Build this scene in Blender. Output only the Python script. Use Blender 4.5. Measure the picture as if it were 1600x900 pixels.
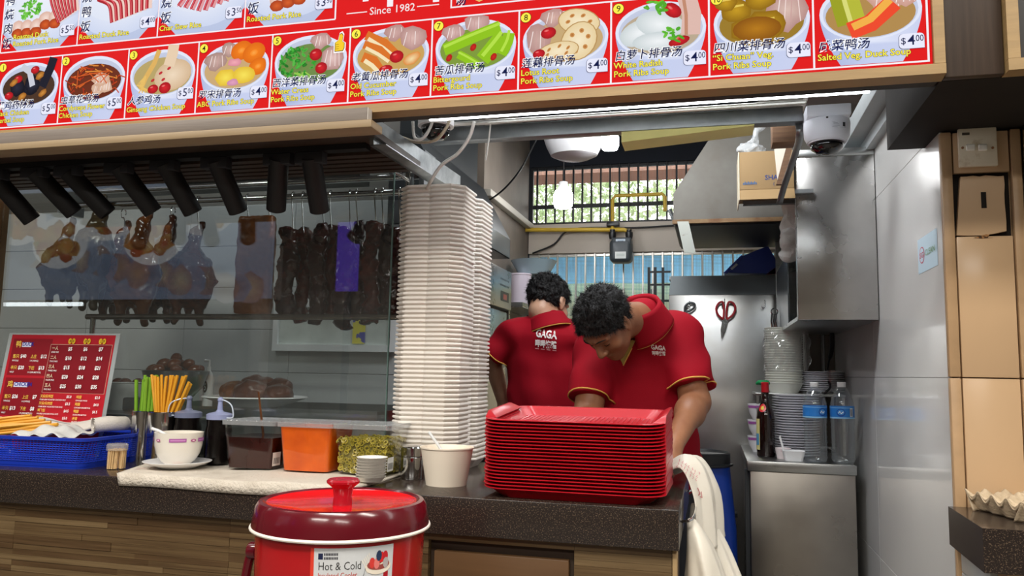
import bpy, bmesh, math, random
import numpy as np
from mathutils import Vector, Matrix

for _o in list(bpy.data.objects):
    bpy.data.objects.remove(_o)
SC = bpy.context.scene
COL = SC.collection
rnd = random.Random(7)

# ------------------------------------------------------------------ camera
FPX = 1232.4
CAM_H = 1.32
RM = Matrix(((0.96904387, 0.00840906, 0.24674533),
             (0.24619347, -0.10785619, -0.96320082),
             (0.0185134, 0.99413094, -0.10658763)))
cam = bpy.data.cameras.new('camera')
cam.sensor_width = 36.0
cam.lens = 36.0 * FPX / 1600.0
cam.clip_start = 0.05
cam.clip_end = 200
cam_o = bpy.data.objects.new('camera', cam)
COL.objects.link(cam_o)
cam_o.matrix_world = Matrix.Translation((0, 0, CAM_H)) @ RM.to_4x4()
SC.camera = cam_o

# ------------------------------------------------------------------ world, exposure
SC.view_settings.view_transform = 'Standard'
SC.view_settings.look = 'None'
SC.view_settings.exposure = 0.0
SC.view_settings.gamma = 1.0
SC.view_settings.use_curve_mapping = False
W = bpy.data.worlds.new('world')
SC.world = W
W.use_nodes = True
W.node_tree.nodes['Background'].inputs[0].default_value = (1.0, 0.99, 0.97, 1)
W.node_tree.nodes['Background'].inputs[1].default_value = 5.5
SC.cycles.transparent_max_bounces = 20


def area(name, loc, target, sx, sy, power, col=(1, 1, 1)):
    l = bpy.data.lights.new(name, 'AREA')
    l.shape = 'RECTANGLE'
    l.size, l.size_y = sx, sy
    l.energy = power
    l.color = col
    o = bpy.data.objects.new(name, l)
    COL.objects.link(o)
    o.location = loc
    o.rotation_euler = (Vector(target) - Vector(loc)).to_track_quat('-Z', 'Y').to_euler()
    return o


def point(name, loc, power, r=0.03, col=(1, 1, 1)):
    l = bpy.data.lights.new(name, 'POINT')
    l.energy = power
    l.shadow_soft_size = r
    l.color = col
    o = bpy.data.objects.new(name, l)
    COL.objects.link(o)
    o.location = loc
    return o


# ceiling lamps of the dining hall in front of the stall (long fluorescent troffers)
HALL = [area('hall_lamp', (x, y, 3.3), (x, y, 0), 1.5, 0.35, p, (1.0, 0.95, 0.87))
        for x, y, p in ((-2.6, 0.5, 62), (-0.4, -0.2, 80), (1.6, 0.5, 56), (-1.0, -2.4, 70), (1.2, -2.4, 55))]

# unseen lamps added to brighten kitchen and display, hidden behind the sign
KITCHEN = [area('kitchen_fill', l_, t_, 0.9, 0.2, p, (0.96, 0.98, 1.0))
           for l_, t_, p in (((-0.30, 2.56, 2.58), (-0.25, 3.7, 0.8), 19), ((-0.3, 4.0, 2.88), (-0.3, 4.0, 0), 7), ((-2.0, 2.95, 2.88), (-2.0, 2.95, 0), 8))]

# ------------------------------------------------------------------ pixel -> place helper (1600 x 900 frame)


def px(u, v, X=None, Y=None, Z=None):
    d = RM @ Vector((u - 800.0, 450.0 - v, -FPX))
    t = X / d.x if X is not None else Y / d.y if Y is not None else (Z - CAM_H) / d.z
    return Vector((d.x * t, d.y * t, d.z * t + CAM_H))


# ------------------------------------------------------------------ materials
def lin(c):
    if isinstance(c, str):
        c = tuple(int(c[i:i + 2], 16) for i in (0, 2, 4))
    return tuple((x / 255.0 / 12.92) if x / 255.0 <= 0.04045 else ((x / 255.0 + 0.055) / 1.055) ** 2.4 for x in c)


MATS = {}


def mat(name, col='808080', rough=0.5, metal=0.0, var=0.0, vscale=8.0, stretch=None, bump=0.0, bscale=60.0, col2=None,
        trans=0.0, ior=1.45, alpha=1.0, emit=None, estr=1.0, coat=0.0, sss=0.0, rvar=0.0, spec=0.5, attr=False, aniso=0.0, detail=4.0, sharp=None):
    if name in MATS:
        return MATS[name]
    m = bpy.data.materials.new(name)
    m.use_nodes = True
    nt = m.node_tree
    b = nt.nodes['Principled BSDF']
    c = lin(col)
    b.inputs['Base Color'].default_value = (*c, 1)
    b.inputs['Roughness'].default_value = rough
    b.inputs['Metallic'].default_value = metal
    b.inputs['Specular IOR Level'].default_value = spec
    b.inputs['IOR'].default_value = ior
    b.inputs['Transmission Weight'].default_value = trans
    b.inputs['Alpha'].default_value = alpha
    b.inputs['Coat Weight'].default_value = coat
    b.inputs['Coat Roughness'].default_value = 0.08
    if sss:
        b.inputs['Subsurface Weight'].default_value = sss
        b.inputs['Subsurface Radius'].default_value = (0.012, 0.005, 0.003)
        b.inputs['Subsurface Scale'].default_value = 1.0
    if aniso:
        b.inputs['Anisotropic'].default_value = aniso
    if emit is not None:
        b.inputs['Emission Color'].default_value = (*lin(emit), 1)
        b.inputs['Emission Strength'].default_value = estr
    if attr:
        a = nt.nodes.new('ShaderNodeAttribute')
        a.attribute_name = 'Col'
        nt.links.new(a.outputs['Color'], b.inputs['Base Color'])
        if attr == 'lit':
            nt.links.new(a.outputs['Color'], b.inputs['Emission Color'])
            b.inputs['Emission Strength'].default_value = estr
            mx = nt.nodes.new('ShaderNodeMix')
            mx.data_type = 'RGBA'
            mx.inputs['Factor'].default_value = 0.92
            nt.links.new(a.outputs['Color'], mx.inputs['A'])
            mx.inputs['B'].default_value = (0, 0, 0, 1)
            nt.links.new(mx.outputs['Result'], b.inputs['Base Color'])
    tc = None
    if var or bump or col2 or rvar:
        tc = nt.nodes.new('ShaderNodeTexCoord')
        mp = nt.nodes.new('ShaderNodeMapping')
        nt.links.new(tc.outputs['Object'], mp.inputs['Vector'])
        if stretch:
            mp.inputs['Scale'].default_value = stretch
    if var or col2 or rvar:
        n = nt.nodes.new('ShaderNodeTexNoise')
        n.inputs['Scale'].default_value = vscale
        n.inputs['Detail'].default_value = detail
        n.inputs['Roughness'].default_value = 0.6
        nt.links.new(mp.outputs['Vector'], n.inputs['Vector'])
        r = nt.nodes.new('ShaderNodeValToRGB')
        lo, hi = sharp if sharp else (0.3, 0.7)
        r.color_ramp.elements[0].position = lo
        r.color_ramp.elements[1].position = hi
        if col2:
            r.color_ramp.elements[0].color = (*lin(col2), 1)
            r.color_ramp.elements[1].color = (*c, 1)
        else:
            r.color_ramp.elements[0].color = (*[x * (1 - var) for x in c], 1)
            r.color_ramp.elements[1].color = (*[min(1, x * (1 + var)) for x in c], 1)
        nt.links.new(n.outputs['Fac'], r.inputs['Fac'])
        if var or col2:
            nt.links.new(r.outputs['Color'], b.inputs['Base Color'])
        if rvar:
            mr = nt.nodes.new('ShaderNodeMapRange')
            mr.inputs['To Min'].default_value = max(0.02, rough - rvar)
            mr.inputs['To Max'].default_value = rough + rvar
            nt.links.new(n.outputs['Fac'], mr.inputs['Value'])
            nt.links.new(mr.outputs['Result'], b.inputs['Roughness'])
    if bump:
        n2 = nt.nodes.new('ShaderNodeTexNoise')
        n2.inputs['Scale'].default_value = bscale
        n2.inputs['Detail'].default_value = 3.0
        nt.links.new(mp.outputs['Vector'], n2.inputs['Vector'])
        bp = nt.nodes.new('ShaderNodeBump')
        bp.inputs['Strength'].default_value = bump
        bp.inputs['Distance'].default_value = 0.01
        nt.links.new(n2.outputs['Fac'], bp.inputs['Height'])
        nt.links.new(bp.outputs['Normal'], b.inputs['Normal'])
    MATS[name] = m
    return m


STEEL = mat('brushed_steel', 'b4b6b5', 0.30, 1.0, var=0.10, vscale=3.0, rvar=0.10, bump=0.02, bscale=9, stretch=(1, 1, 14))
STEEL_SCUFF = mat('scuffed_steel', 'aeb0b1', 0.30, 1.0, var=0.16, vscale=5.0, rvar=0.16, bump=0.05, bscale=6)
STEEL_DULL = mat('dull_galvanised', '8f9395', 0.45, 0.9, var=0.15, vscale=14, rvar=0.1)
CHROME = mat('polished_steel', 'cfd0d0', 0.10, 1.0)
BLACK = mat('black_paint', '141416', 0.5)
BLACKP = mat('black_plastic', '17181a', 0.35)
WHITEP = mat('white_plastic', 'e8e9ea', 0.35)
NAVY = mat('dark_navy_paint', '10151f', 0.8, var=0.2, vscale=2)
WHITE_C = mat('white_melamine', 'eeeef0', 0.22)
RED_P = mat('red_plastic', 'b41422', 0.30, var=0.04, vscale=6)
PRINT = mat('flat_print', attr=True, rough=0.35)
PRINT_LIT = mat('backlit_print', attr='lit', rough=0.6, estr=0.92, spec=0.05)
GLASS = mat('clear_glass', 'ffffff', 0.0, trans=1.0, ior=1.45)
CLEARP = mat('clear_plastic', 'f4f7f8', 0.06, trans=1.0, ior=1.2)
CABLE_W = mat('white_cable', 'd8d6d0', 0.5)
CABLE_K = mat('black_cable', '0e0e10', 0.5)


def thin_glass(name, tint=(1, 1, 1), refl=0.12, rough=0.0, haze=0.0, hazecol=(0.7, 0.75, 0.78)):
    """a pane without refraction: clear, with mirror reflection rising at grazing angles and an optional pale haze that brightens it"""
    m = bpy.data.materials.new(name)
    m.use_nodes = True
    nt = m.node_tree
    nt.nodes.remove(nt.nodes['Principled BSDF'])
    out = nt.nodes['Material Output']
    tr = nt.nodes.new('ShaderNodeBsdfTransparent')
    tr.inputs[0].default_value = (*tint, 1)
    gl = nt.nodes.new('ShaderNodeBsdfGlossy')
    gl.inputs['Roughness'].default_value = rough
    fr = nt.nodes.new('ShaderNodeFresnel')
    # no refraction happens in this pane, so its inner face must mirror like its outer one
    ge = nt.nodes.new('ShaderNodeNewGeometry')
    io = nt.nodes.new('ShaderNodeMapRange')
    io.inputs['To Min'].default_value = 1.5
    io.inputs['To Max'].default_value = 1 / 1.5
    nt.links.new(ge.outputs['Backfacing'], io.inputs['Value'])
    nt.links.new(io.outputs['Result'], fr.inputs[0])
    ma = nt.nodes.new('ShaderNodeMath')
    ma.operation = 'ADD'
    ma.use_clamp = True
    ma.inputs[1].default_value = refl
    nt.links.new(fr.outputs[0], ma.inputs[0])
    mx = nt.nodes.new('ShaderNodeMixShader')
    nt.links.new(ma.outputs[0], mx.inputs[0])
    nt.links.new(tr.outputs[0], mx.inputs[1])
    nt.links.new(gl.outputs[0], mx.inputs[2])
    last = mx
    if haze:
        df = nt.nodes.new('ShaderNodeBsdfDiffuse')
        df.inputs[0].default_value = (*hazecol, 1)
        mx2 = nt.nodes.new('ShaderNodeMixShader')
        mx2.inputs[0].default_value = haze
        nt.links.new(mx.outputs[0], mx2.inputs[1])
        nt.links.new(df.outputs[0], mx2.inputs[2])
        last = mx2
    nt.links.new(last.outputs[0], out.inputs['Surface'])
    MATS[name] = m
    return m


# ------------------------------------------------------------------ mesh building
class MB:
    def __init__(s):
        s.v = []
        s.f = []
        s.mi = []
        s.cur = 0

    def add(s, vs, fs, M=None):
        o = len(s.v)
        if M is not None:
            vs = [M @ Vector(v) for v in vs]
        s.v += [tuple(v) for v in vs]
        s.f += [tuple(i + o for i in f) for f in fs]
        s.mi += [s.cur] * len(fs)
        return s

    def box(s, a, b, M=None):
        x0, y0, z0 = [min(p, q) for p, q in zip(a, b)]
        x1, y1, z1 = [max(p, q) for p, q in zip(a, b)]
        vs = [(x0, y0, z0), (x1, y0, z0), (x1, y1, z0), (x0, y1, z0), (x0, y0, z1), (x1, y0, z1), (x1, y1, z1), (x0, y1, z1)]
        return s.add(vs, [(0, 3, 2, 1), (4, 5, 6, 7), (0, 1, 5, 4), (1, 2, 6, 5), (2, 3, 7, 6), (3, 0, 4, 7)], M)

    def rbox(s, a, b, r=0.005, seg=2, M=None):
        bm = bmesh.new()
        bmesh.ops.create_cube(bm, size=1)
        c = [(p + q) / 2 for p, q in zip(a, b)]
        d = [abs(q - p) for p, q in zip(a, b)]
        for v in bm.verts:
            v.co = Vector((c[0] + v.co.x * d[0], c[1] + v.co.y * d[1], c[2] + v.co.z * d[2]))
        r = min(r, min(d) * 0.49)
        bmesh.ops.bevel(bm, geom=bm.edges[:], offset=r, segments=seg, affect='EDGES', profile=0.5)
        bm.verts.index_update()
        s.add([v.co.copy() for v in bm.verts], [[v.index for v in f.verts] for f in bm.faces], M)
        bm.free()
        return s

    def prism(s, pts, d, M=None):
        """closed outline (3D points, planar) swept by vector d"""
        n = len(pts)
        d = Vector(d)
        vs = [Vector(p) for p in pts] + [Vector(p) + d for p in pts]
        fs = [tuple(range(n))[::-1], tuple(range(n, 2 * n))] + [(i, (i + 1) % n, (i + 1) % n + n, i + n) for i in range(n)]
        return s.add(vs, fs, M)

    def tube(s, pts, r, n=10, caps=True, closed=False):
        pts = [Vector(p) for p in pts]
        m = len(pts)
        rs = r if isinstance(r, (list, tuple)) else [r] * m
        up = None
        rings = []
        for i in range(m):
            if closed:
                t = pts[(i + 1) % m] - pts[i - 1]
            else:
                t = pts[min(i + 1, m - 1)] - pts[max(i - 1, 0)]
            if t.length < 1e-9:
                t = Vector((0, 0, 1))
            t.normalize()
            if up is None:
                up = Vector((0, 0, 1)) if abs(t.z) < 0.9 else Vector((1, 0, 0))
            side = t.cross(up)
            if side.length < 1e-6:
                side = t.cross(Vector((0, 1, 0)))
            side.normalize()
            up = side.cross(t).normalized()
            rings.append([pts[i] + (side * math.cos(a) + up * math.sin(a)) * rs[i] for a in (2 * math.pi * k / n for k in range(n))])
        vs = [v for rg in rings for v in rg]
        fs = []
        for i in range(m if closed else m - 1):
            j = (i + 1) % m
            for k in range(n):
                fs.append((i * n + k, i * n + (k + 1) % n, j * n + (k + 1) % n, j * n + k))
        if caps and not closed:
            fs.append(tuple(range(n))[::-1])
            fs.append(tuple((m - 1) * n + k for k in range(n)))
        return s.add(vs, fs)

    def lathe(s, prof, c=(0, 0, 0), n=24, M=None, sx=1.0, sy=1.0, cap=True):
        """profile of (radius, height); revolved about Z at c"""
        vs, fs = [], []
        idx = []
        for r, z in prof:
            if r < 1e-6:
                idx.append([len(vs)])
                vs.append((c[0], c[1], c[2] + z))
            else:
                idx.append(list(range(len(vs), len(vs) + n)))
                for k in range(n):
                    a = 2 * math.pi * k / n
                    vs.append((c[0] + r * sx * math.cos(a), c[1] + r * sy * math.sin(a), c[2] + z))
        for A, B in zip(idx, idx[1:]):
            for k in range(n):
                k2 = (k + 1) % n
                if len(A) == 1 and len(B) == 1:
                    continue
                if len(A) == 1:
                    fs.append((A[0], B[k2], B[k]))
                elif len(B) == 1:
                    fs.append((A[k], A[k2], B[0]))
                else:
                    fs.append((A[k], A[k2], B[k2], B[k]))
        if cap:
            if len(idx[0]) > 1:
                fs.append(tuple(idx[0])[::-1])
            if len(idx[-1]) > 1:
                fs.append(tuple(idx[-1]))
        return s.add(vs, fs, M)

    def loft(s, rings, cap0=True, cap1=True, closed=True):
        n = len(rings[0])
        vs = [v for r in rings for v in r]
        fs = []
        for i in range(len(rings) - 1):
            for k in range(n if closed else n - 1):
                k2 = (k + 1) % n
                fs.append((i * n + k, i * n + k2, (i + 1) * n + k2, (i + 1) * n + k))
        if cap0:
            fs.append(tuple(range(n))[::-1])
        if cap1:
            fs.append(tuple((len(rings) - 1) * n + k for k in range(n)))
        return s.add(vs, fs)

    def sheet(s, fn, nu, nv, thick=0.0):
        """grid surface fn(a, b) -> point, a and b in 0..1; thick gives it a back side"""
        P = [[Vector(fn(i / nu, j / nv)) for j in range(nv + 1)] for i in range(nu + 1)]
        w = nv + 1
        vs = [p for r in P for p in r]
        fs = [(i * w + j, (i + 1) * w + j, (i + 1) * w + j + 1, i * w + j + 1) for i in range(nu) for j in range(nv)]
        if thick:
            N = len(vs)
            ns = []
            for i in range(nu + 1):
                for j in range(nv + 1):
                    a = P[min(i + 1, nu)][j] - P[max(i - 1, 0)][j]
                    b = P[i][min(j + 1, nv)] - P[i][max(j - 1, 0)]
                    q = a.cross(b)
                    ns.append(q.normalized() if q.length > 1e-12 else Vector((0, 0, 1)))
            vs = vs + [v - q * thick for v, q in zip(vs, ns)]
            fs = fs + [tuple(k + N for k in f[::-1]) for f in fs]
            edge = [(i, 0) for i in range(nu + 1)] + [(nu, j) for j in range(1, nv + 1)] + [(i, nv) for i in range(nu - 1, -1, -1)] + [(0, j) for j in range(nv - 1, 0, -1)]
            ids = [i * w + j for i, j in edge]
            for a, b in zip(ids, ids[1:] + ids[:1]):
                fs.append((b, a, a + N, b + N))
        return s.add(vs, fs)

    def ball(s, c, r, n=16, m=10, M=None):
        rx, ry, rz = r if isinstance(r, (tuple, list)) else (r, r, r)
        prof = [(math.sin(math.pi * k / m), -math.cos(math.pi * k / m)) for k in range(m + 1)]
        t = MB().lathe([(p if 0 < i < m else 0, z) for i, (p, z) in enumerate(prof)], n=n)
        vs = [(c[0] + v[0] * rx, c[1] + v[1] * ry, c[2] + v[2] * rz) for v in t.v]
        return s.add(vs, t.f, M)


ROOT = {}


def _loc(o):
    return ROOT.get(o.name, Vector((0, 0, 0)))


def make_mesh(name, mb, off, smooth, mats):
    me = bpy.data.meshes.new(name)
    me.from_pydata([(v[0] - off[0], v[1] - off[1], v[2] - off[2]) for v in mb.v], [], mb.f)
    for mm in mats:
        me.materials.append(mm)
    if len(mats) > 1:
        me.polygons.foreach_set('material_index', mb.mi)
    if smooth is not None and smooth is not False:
        me.polygons.foreach_set('use_smooth', [True] * len(me.polygons))
        if smooth is not True:
            bm = bmesh.new()
            bm.from_mesh(me)
            th = math.radians(smooth)
            for e in bm.edges:
                if len(e.link_faces) == 2 and e.calc_face_angle(0) > th:
                    e.smooth = False
            bm.to_mesh(me)
            bm.free()
    me.update()
    return me


def obj(name, mb, m, parent=None, smooth=35, label=None, local=False, kind=None):
    """one mesh object. world coordinates unless local; parent's root place is subtracted"""
    mats = m if isinstance(m, (list, tuple)) else [m]
    off = Vector((0, 0, 0)) if (parent is None or local) else _loc(parent)
    o = bpy.data.objects.new(name, make_mesh(name, mb, off, smooth, mats))
    COL.objects.link(o)
    if parent is not None:
        o.parent = parent
        ROOT[o.name] = _loc(parent)
    if label:
        o['label'] = label
    if kind:
        o['kind'] = kind
    return o


def thing(name, label, cat, loc=(0, 0, 0), group=None, kind=None, rot=(0, 0, 0)):
    o = bpy.data.objects.new(name, None)
    o.empty_display_size = 0.05
    COL.objects.link(o)
    o.location = loc
    o.rotation_euler = rot
    ROOT[o.name] = Vector(loc)
    o['label'] = label
    o['category'] = cat
    if group:
        o['group'] = group
    if kind:
        o['kind'] = kind
    return o


def tag(o, label, cat, group=None, kind=None):
    o['label'] = label
    o['category'] = cat
    if group:
        o['group'] = group
    if kind:
        o['kind'] = kind
    return o


def single(name, mb, m, label, cat, group=None, smooth=35, kind=None):
    """a thing that is one mesh, with its origin at its base"""
    xs = np.array(mb.v)
    c = Vector(((xs[:, 0].min() + xs[:, 0].max()) / 2, (xs[:, 1].min() + xs[:, 1].max()) / 2, xs[:, 2].min()))
    mats = m if isinstance(m, (list, tuple)) else [m]
    o = bpy.data.objects.new(name, make_mesh(name, mb, c, smooth, mats))
    COL.objects.link(o)
    o.location = c
    ROOT[o.name] = c
    return tag(o, label, cat, group, kind)


def struct(name, mb, m, smooth=35, label=None):
    o = obj(name, mb, m, None, smooth)
    o['kind'] = 'structure'
    if label:
        o['label'] = label
    return o


def dup(root, loc, rotz=0.0, label=None, group=None, rot=None, scale=None):
    r = root.copy()
    COL.objects.link(r)
    r.location = loc
    r.rotation_euler = rot if rot is not None else (0, 0, rotz)
    if scale is not None:
        r.scale = scale
    if label:
        r['label'] = label
    if group:
        r['group'] = group
    for ch in list(root.children):
        c = ch.copy()
        COL.objects.link(c)
        c.parent = r
        for g in ch.children:
            d = g.copy()
            COL.objects.link(d)
            d.parent = c
    return r


def spline(pts, n=8):
    """Catmull-Rom through points"""
    P = [Vector(p) for p in pts]
    P = [P[0] * 2 - P[1]] + P + [P[-1] * 2 - P[-2]]
    out = []
    for i in range(1, len(P) - 2):
        a, b, c, d = P[i - 1:i + 3]
        for k in range(n):
            t = k / n
            out.append(0.5 * ((2 * b) + (c - a) * t + (2 * a - 5 * b + 4 * c - d) * t * t + (3 * b - a - 3 * c + d) * t ** 3))
    out.append(P[-2])
    return out


# ------------------------------------------------------------------ implicit surfaces (for bodies and food)
def vnoise(p, scale, seed=0):
    """smooth value noise on arrays (...,3)"""
    q = p * scale
    i = np.floor(q).astype(np.int64)
    f = q - i
    f = f * f * (3 - 2 * f)

    def h(x, y, z):
        n = (x * 374761393 + y * 668265263 + z * 2147483647 + seed * 144665) & 0x7fffffff
        n = ((n ^ (n >> 13)) * 1274126177) & 0x7fffffff
        return (n & 0xffff) / 65535.0
    r = 0
    for dx in (0, 1):
        wx = f[..., 0] if dx else 1 - f[..., 0]
        for dy in (0, 1):
            wy = f[..., 1] if dy else 1 - f[..., 1]
            for dz in (0, 1):
                wz = f[..., 2] if dz else 1 - f[..., 2]
                r = r + wx * wy * wz * h(i[..., 0] + dx, i[..., 1] + dy, i[..., 2] + dz)
    return r * 2 - 1


def s_cap(p, a, b, ra, rb):
    a = np.array(a, float)
    b = np.array(b, float)
    ab = b - a
    t = np.clip(((p - a) @ ab) / (ab @ ab), 0, 1)
    return np.linalg.norm(p - a - t[..., None] * ab, axis=-1) - (ra + (rb - ra) * t)


def s_ell(p, c, r, Rm=None):
    q = p - np.array(c, float)
    if Rm is not None:
        q = q @ np.array(Rm)      # columns of Rm are the local axes
    r = np.array(r, float)
    k0 = np.linalg.norm(q / r, axis=-1)
    k1 = np.linalg.norm(q / (r * r), axis=-1)
    return k0 * (k0 - 1.0) / np.maximum(k1, 1e-9)


def smin(a, b, k):
    h = np.clip(0.5 + 0.5 * (b - a) / k, 0, 1)
    return b + (a - b) * h - k * h * (1 - h)


def smax(a, b, k):
    return -smin(-a, -b, k)


def surfnet(f, lo, hi, h):
    """surface nets: mesh of f(p) = 0 inside the box; only the voxels near the surface are evaluated"""
    lo = np.array(lo, float)
    n = np.ceil((np.array(hi, float) - lo) / h).astype(int) + 1
    B = 4
    nb = -(-n // B)
    n = nb * B
    cax = [lo[i] + h * (B * np.arange(nb[i]) + (B - 1) / 2) for i in range(3)]
    C = np.stack(np.meshgrid(*cax, indexing='ij'), -1)
    cv = f(C)
    near = np.abs(cv) < h * B * 1.35 + 0.012
    V = np.repeat(np.repeat(np.repeat(np.where(cv < 0, -1.0, 1.0), B, 0), B, 1), B, 2)
    idx = np.argwhere(near)
    sub = np.stack(np.meshgrid(*[np.arange(B)] * 3, indexing='ij'), -1).reshape(-1, 3)
    I = (idx[:, None, :] * B + sub[None]).reshape(-1, 3)
    V[tuple(I.T)] = f(lo + h * I)
    S = V < 0
    A = S[:-1, :-1, :-1].astype(np.int8)
    cnt = np.zeros(A.shape, np.int8)
    cs = [(i, j, k) for i in (0, 1) for j in (0, 1) for k in (0, 1)]
    for d in cs:
        cnt += S[d[0]:S.shape[0] - 1 + d[0], d[1]:S.shape[1] - 1 + d[1], d[2]:S.shape[2] - 1 + d[2]]
    act = (cnt > 0) & (cnt < 8)
    cell = np.argwhere(act)
    val = {d: V[tuple((cell + np.array(d)).T)] for d in cs}
    acc = np.zeros((len(cell), 3))
    num = np.zeros(len(cell))
    for d in cs:
        for axx in range(3):
            if d[axx]:
                continue
            e = list(d)
            e[axx] = 1
            va, vb = val[d], val[tuple(e)]
            cr = (va < 0) != (vb < 0)
            t = np.where(cr, va / np.where(np.abs(va - vb) < 1e-12, 1, va - vb), 0)
            pos = np.tile(np.array(d, float), (len(cell), 1))
            pos[:, axx] += t
            acc += pos * cr[:, None]
            num += cr
    ids = -np.ones(act.shape, int)
    ids[act] = np.arange(len(cell))
    verts = lo + h * (cell + acc / num[:, None])
    faces = []
    for axx in range(3):
        o1, o2 = (axx + 1) % 3, (axx + 2) % 3
        sA = [slice(None)] * 3
        sB = [slice(None)] * 3
        sA[axx] = slice(0, -1)
        sB[axx] = slice(1, None)
        cr = S[tuple(sA)] != S[tuple(sB)]
        I = np.argwhere(cr)
        if not len(I):
            continue
        I = I[(I[:, o1] > 0) & (I[:, o2] > 0) & (I[:, o1] < n[o1] - 1) & (I[:, o2] < n[o2] - 1)]
        inside = S[tuple(sA)][tuple(I.T)]
        q = []
        for a, b in ((0, 0), (-1, 0), (-1, -1), (0, -1)):
            J = I.copy()
            J[:, o1] += a
            J[:, o2] += b
            q.append(ids[tuple(J.T)])
        q = np.stack(q, 1)
        q[~inside] = q[~inside][:, ::-1]
        faces.append(q[(q >= 0).all(1)])
    F = np.concatenate(faces)
    mb = MB()
    mb.v = [tuple(v) for v in verts.tolist()]
    mb.f = [tuple(q) for q in F.tolist()]
    mb.mi = [0] * len(mb.f)
    return mb


# ------------------------------------------------------------------ flat print: polygons and lettering laid on a surface
_TXT = {}


def text_geo(s, weight=0.0, shear=0.0):
    key = (s, weight, shear)
    if key not in _TXT:
        c = bpy.data.curves.new('lettering', 'FONT')
        c.body = s
        c.resolution_u = 2
        c.offset = weight
        c.shear = shear
        o = bpy.data.objects.new('lettering', c)
        COL.objects.link(o)
        dg = bpy.context.evaluated_depsgraph_get()
        dg.update()
        m = o.evaluated_get(dg).to_mesh()
        vs = [(v.co.x, v.co.y) for v in m.vertices]
        fs = [tuple(p.vertices) for p in m.polygons]
        x1 = max([v[0] for v in vs] + [0.01])
        bpy.data.objects.remove(o)
        bpy.data.curves.remove(c)
        _TXT[key] = (vs, fs, x1)
    return _TXT[key]


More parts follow.
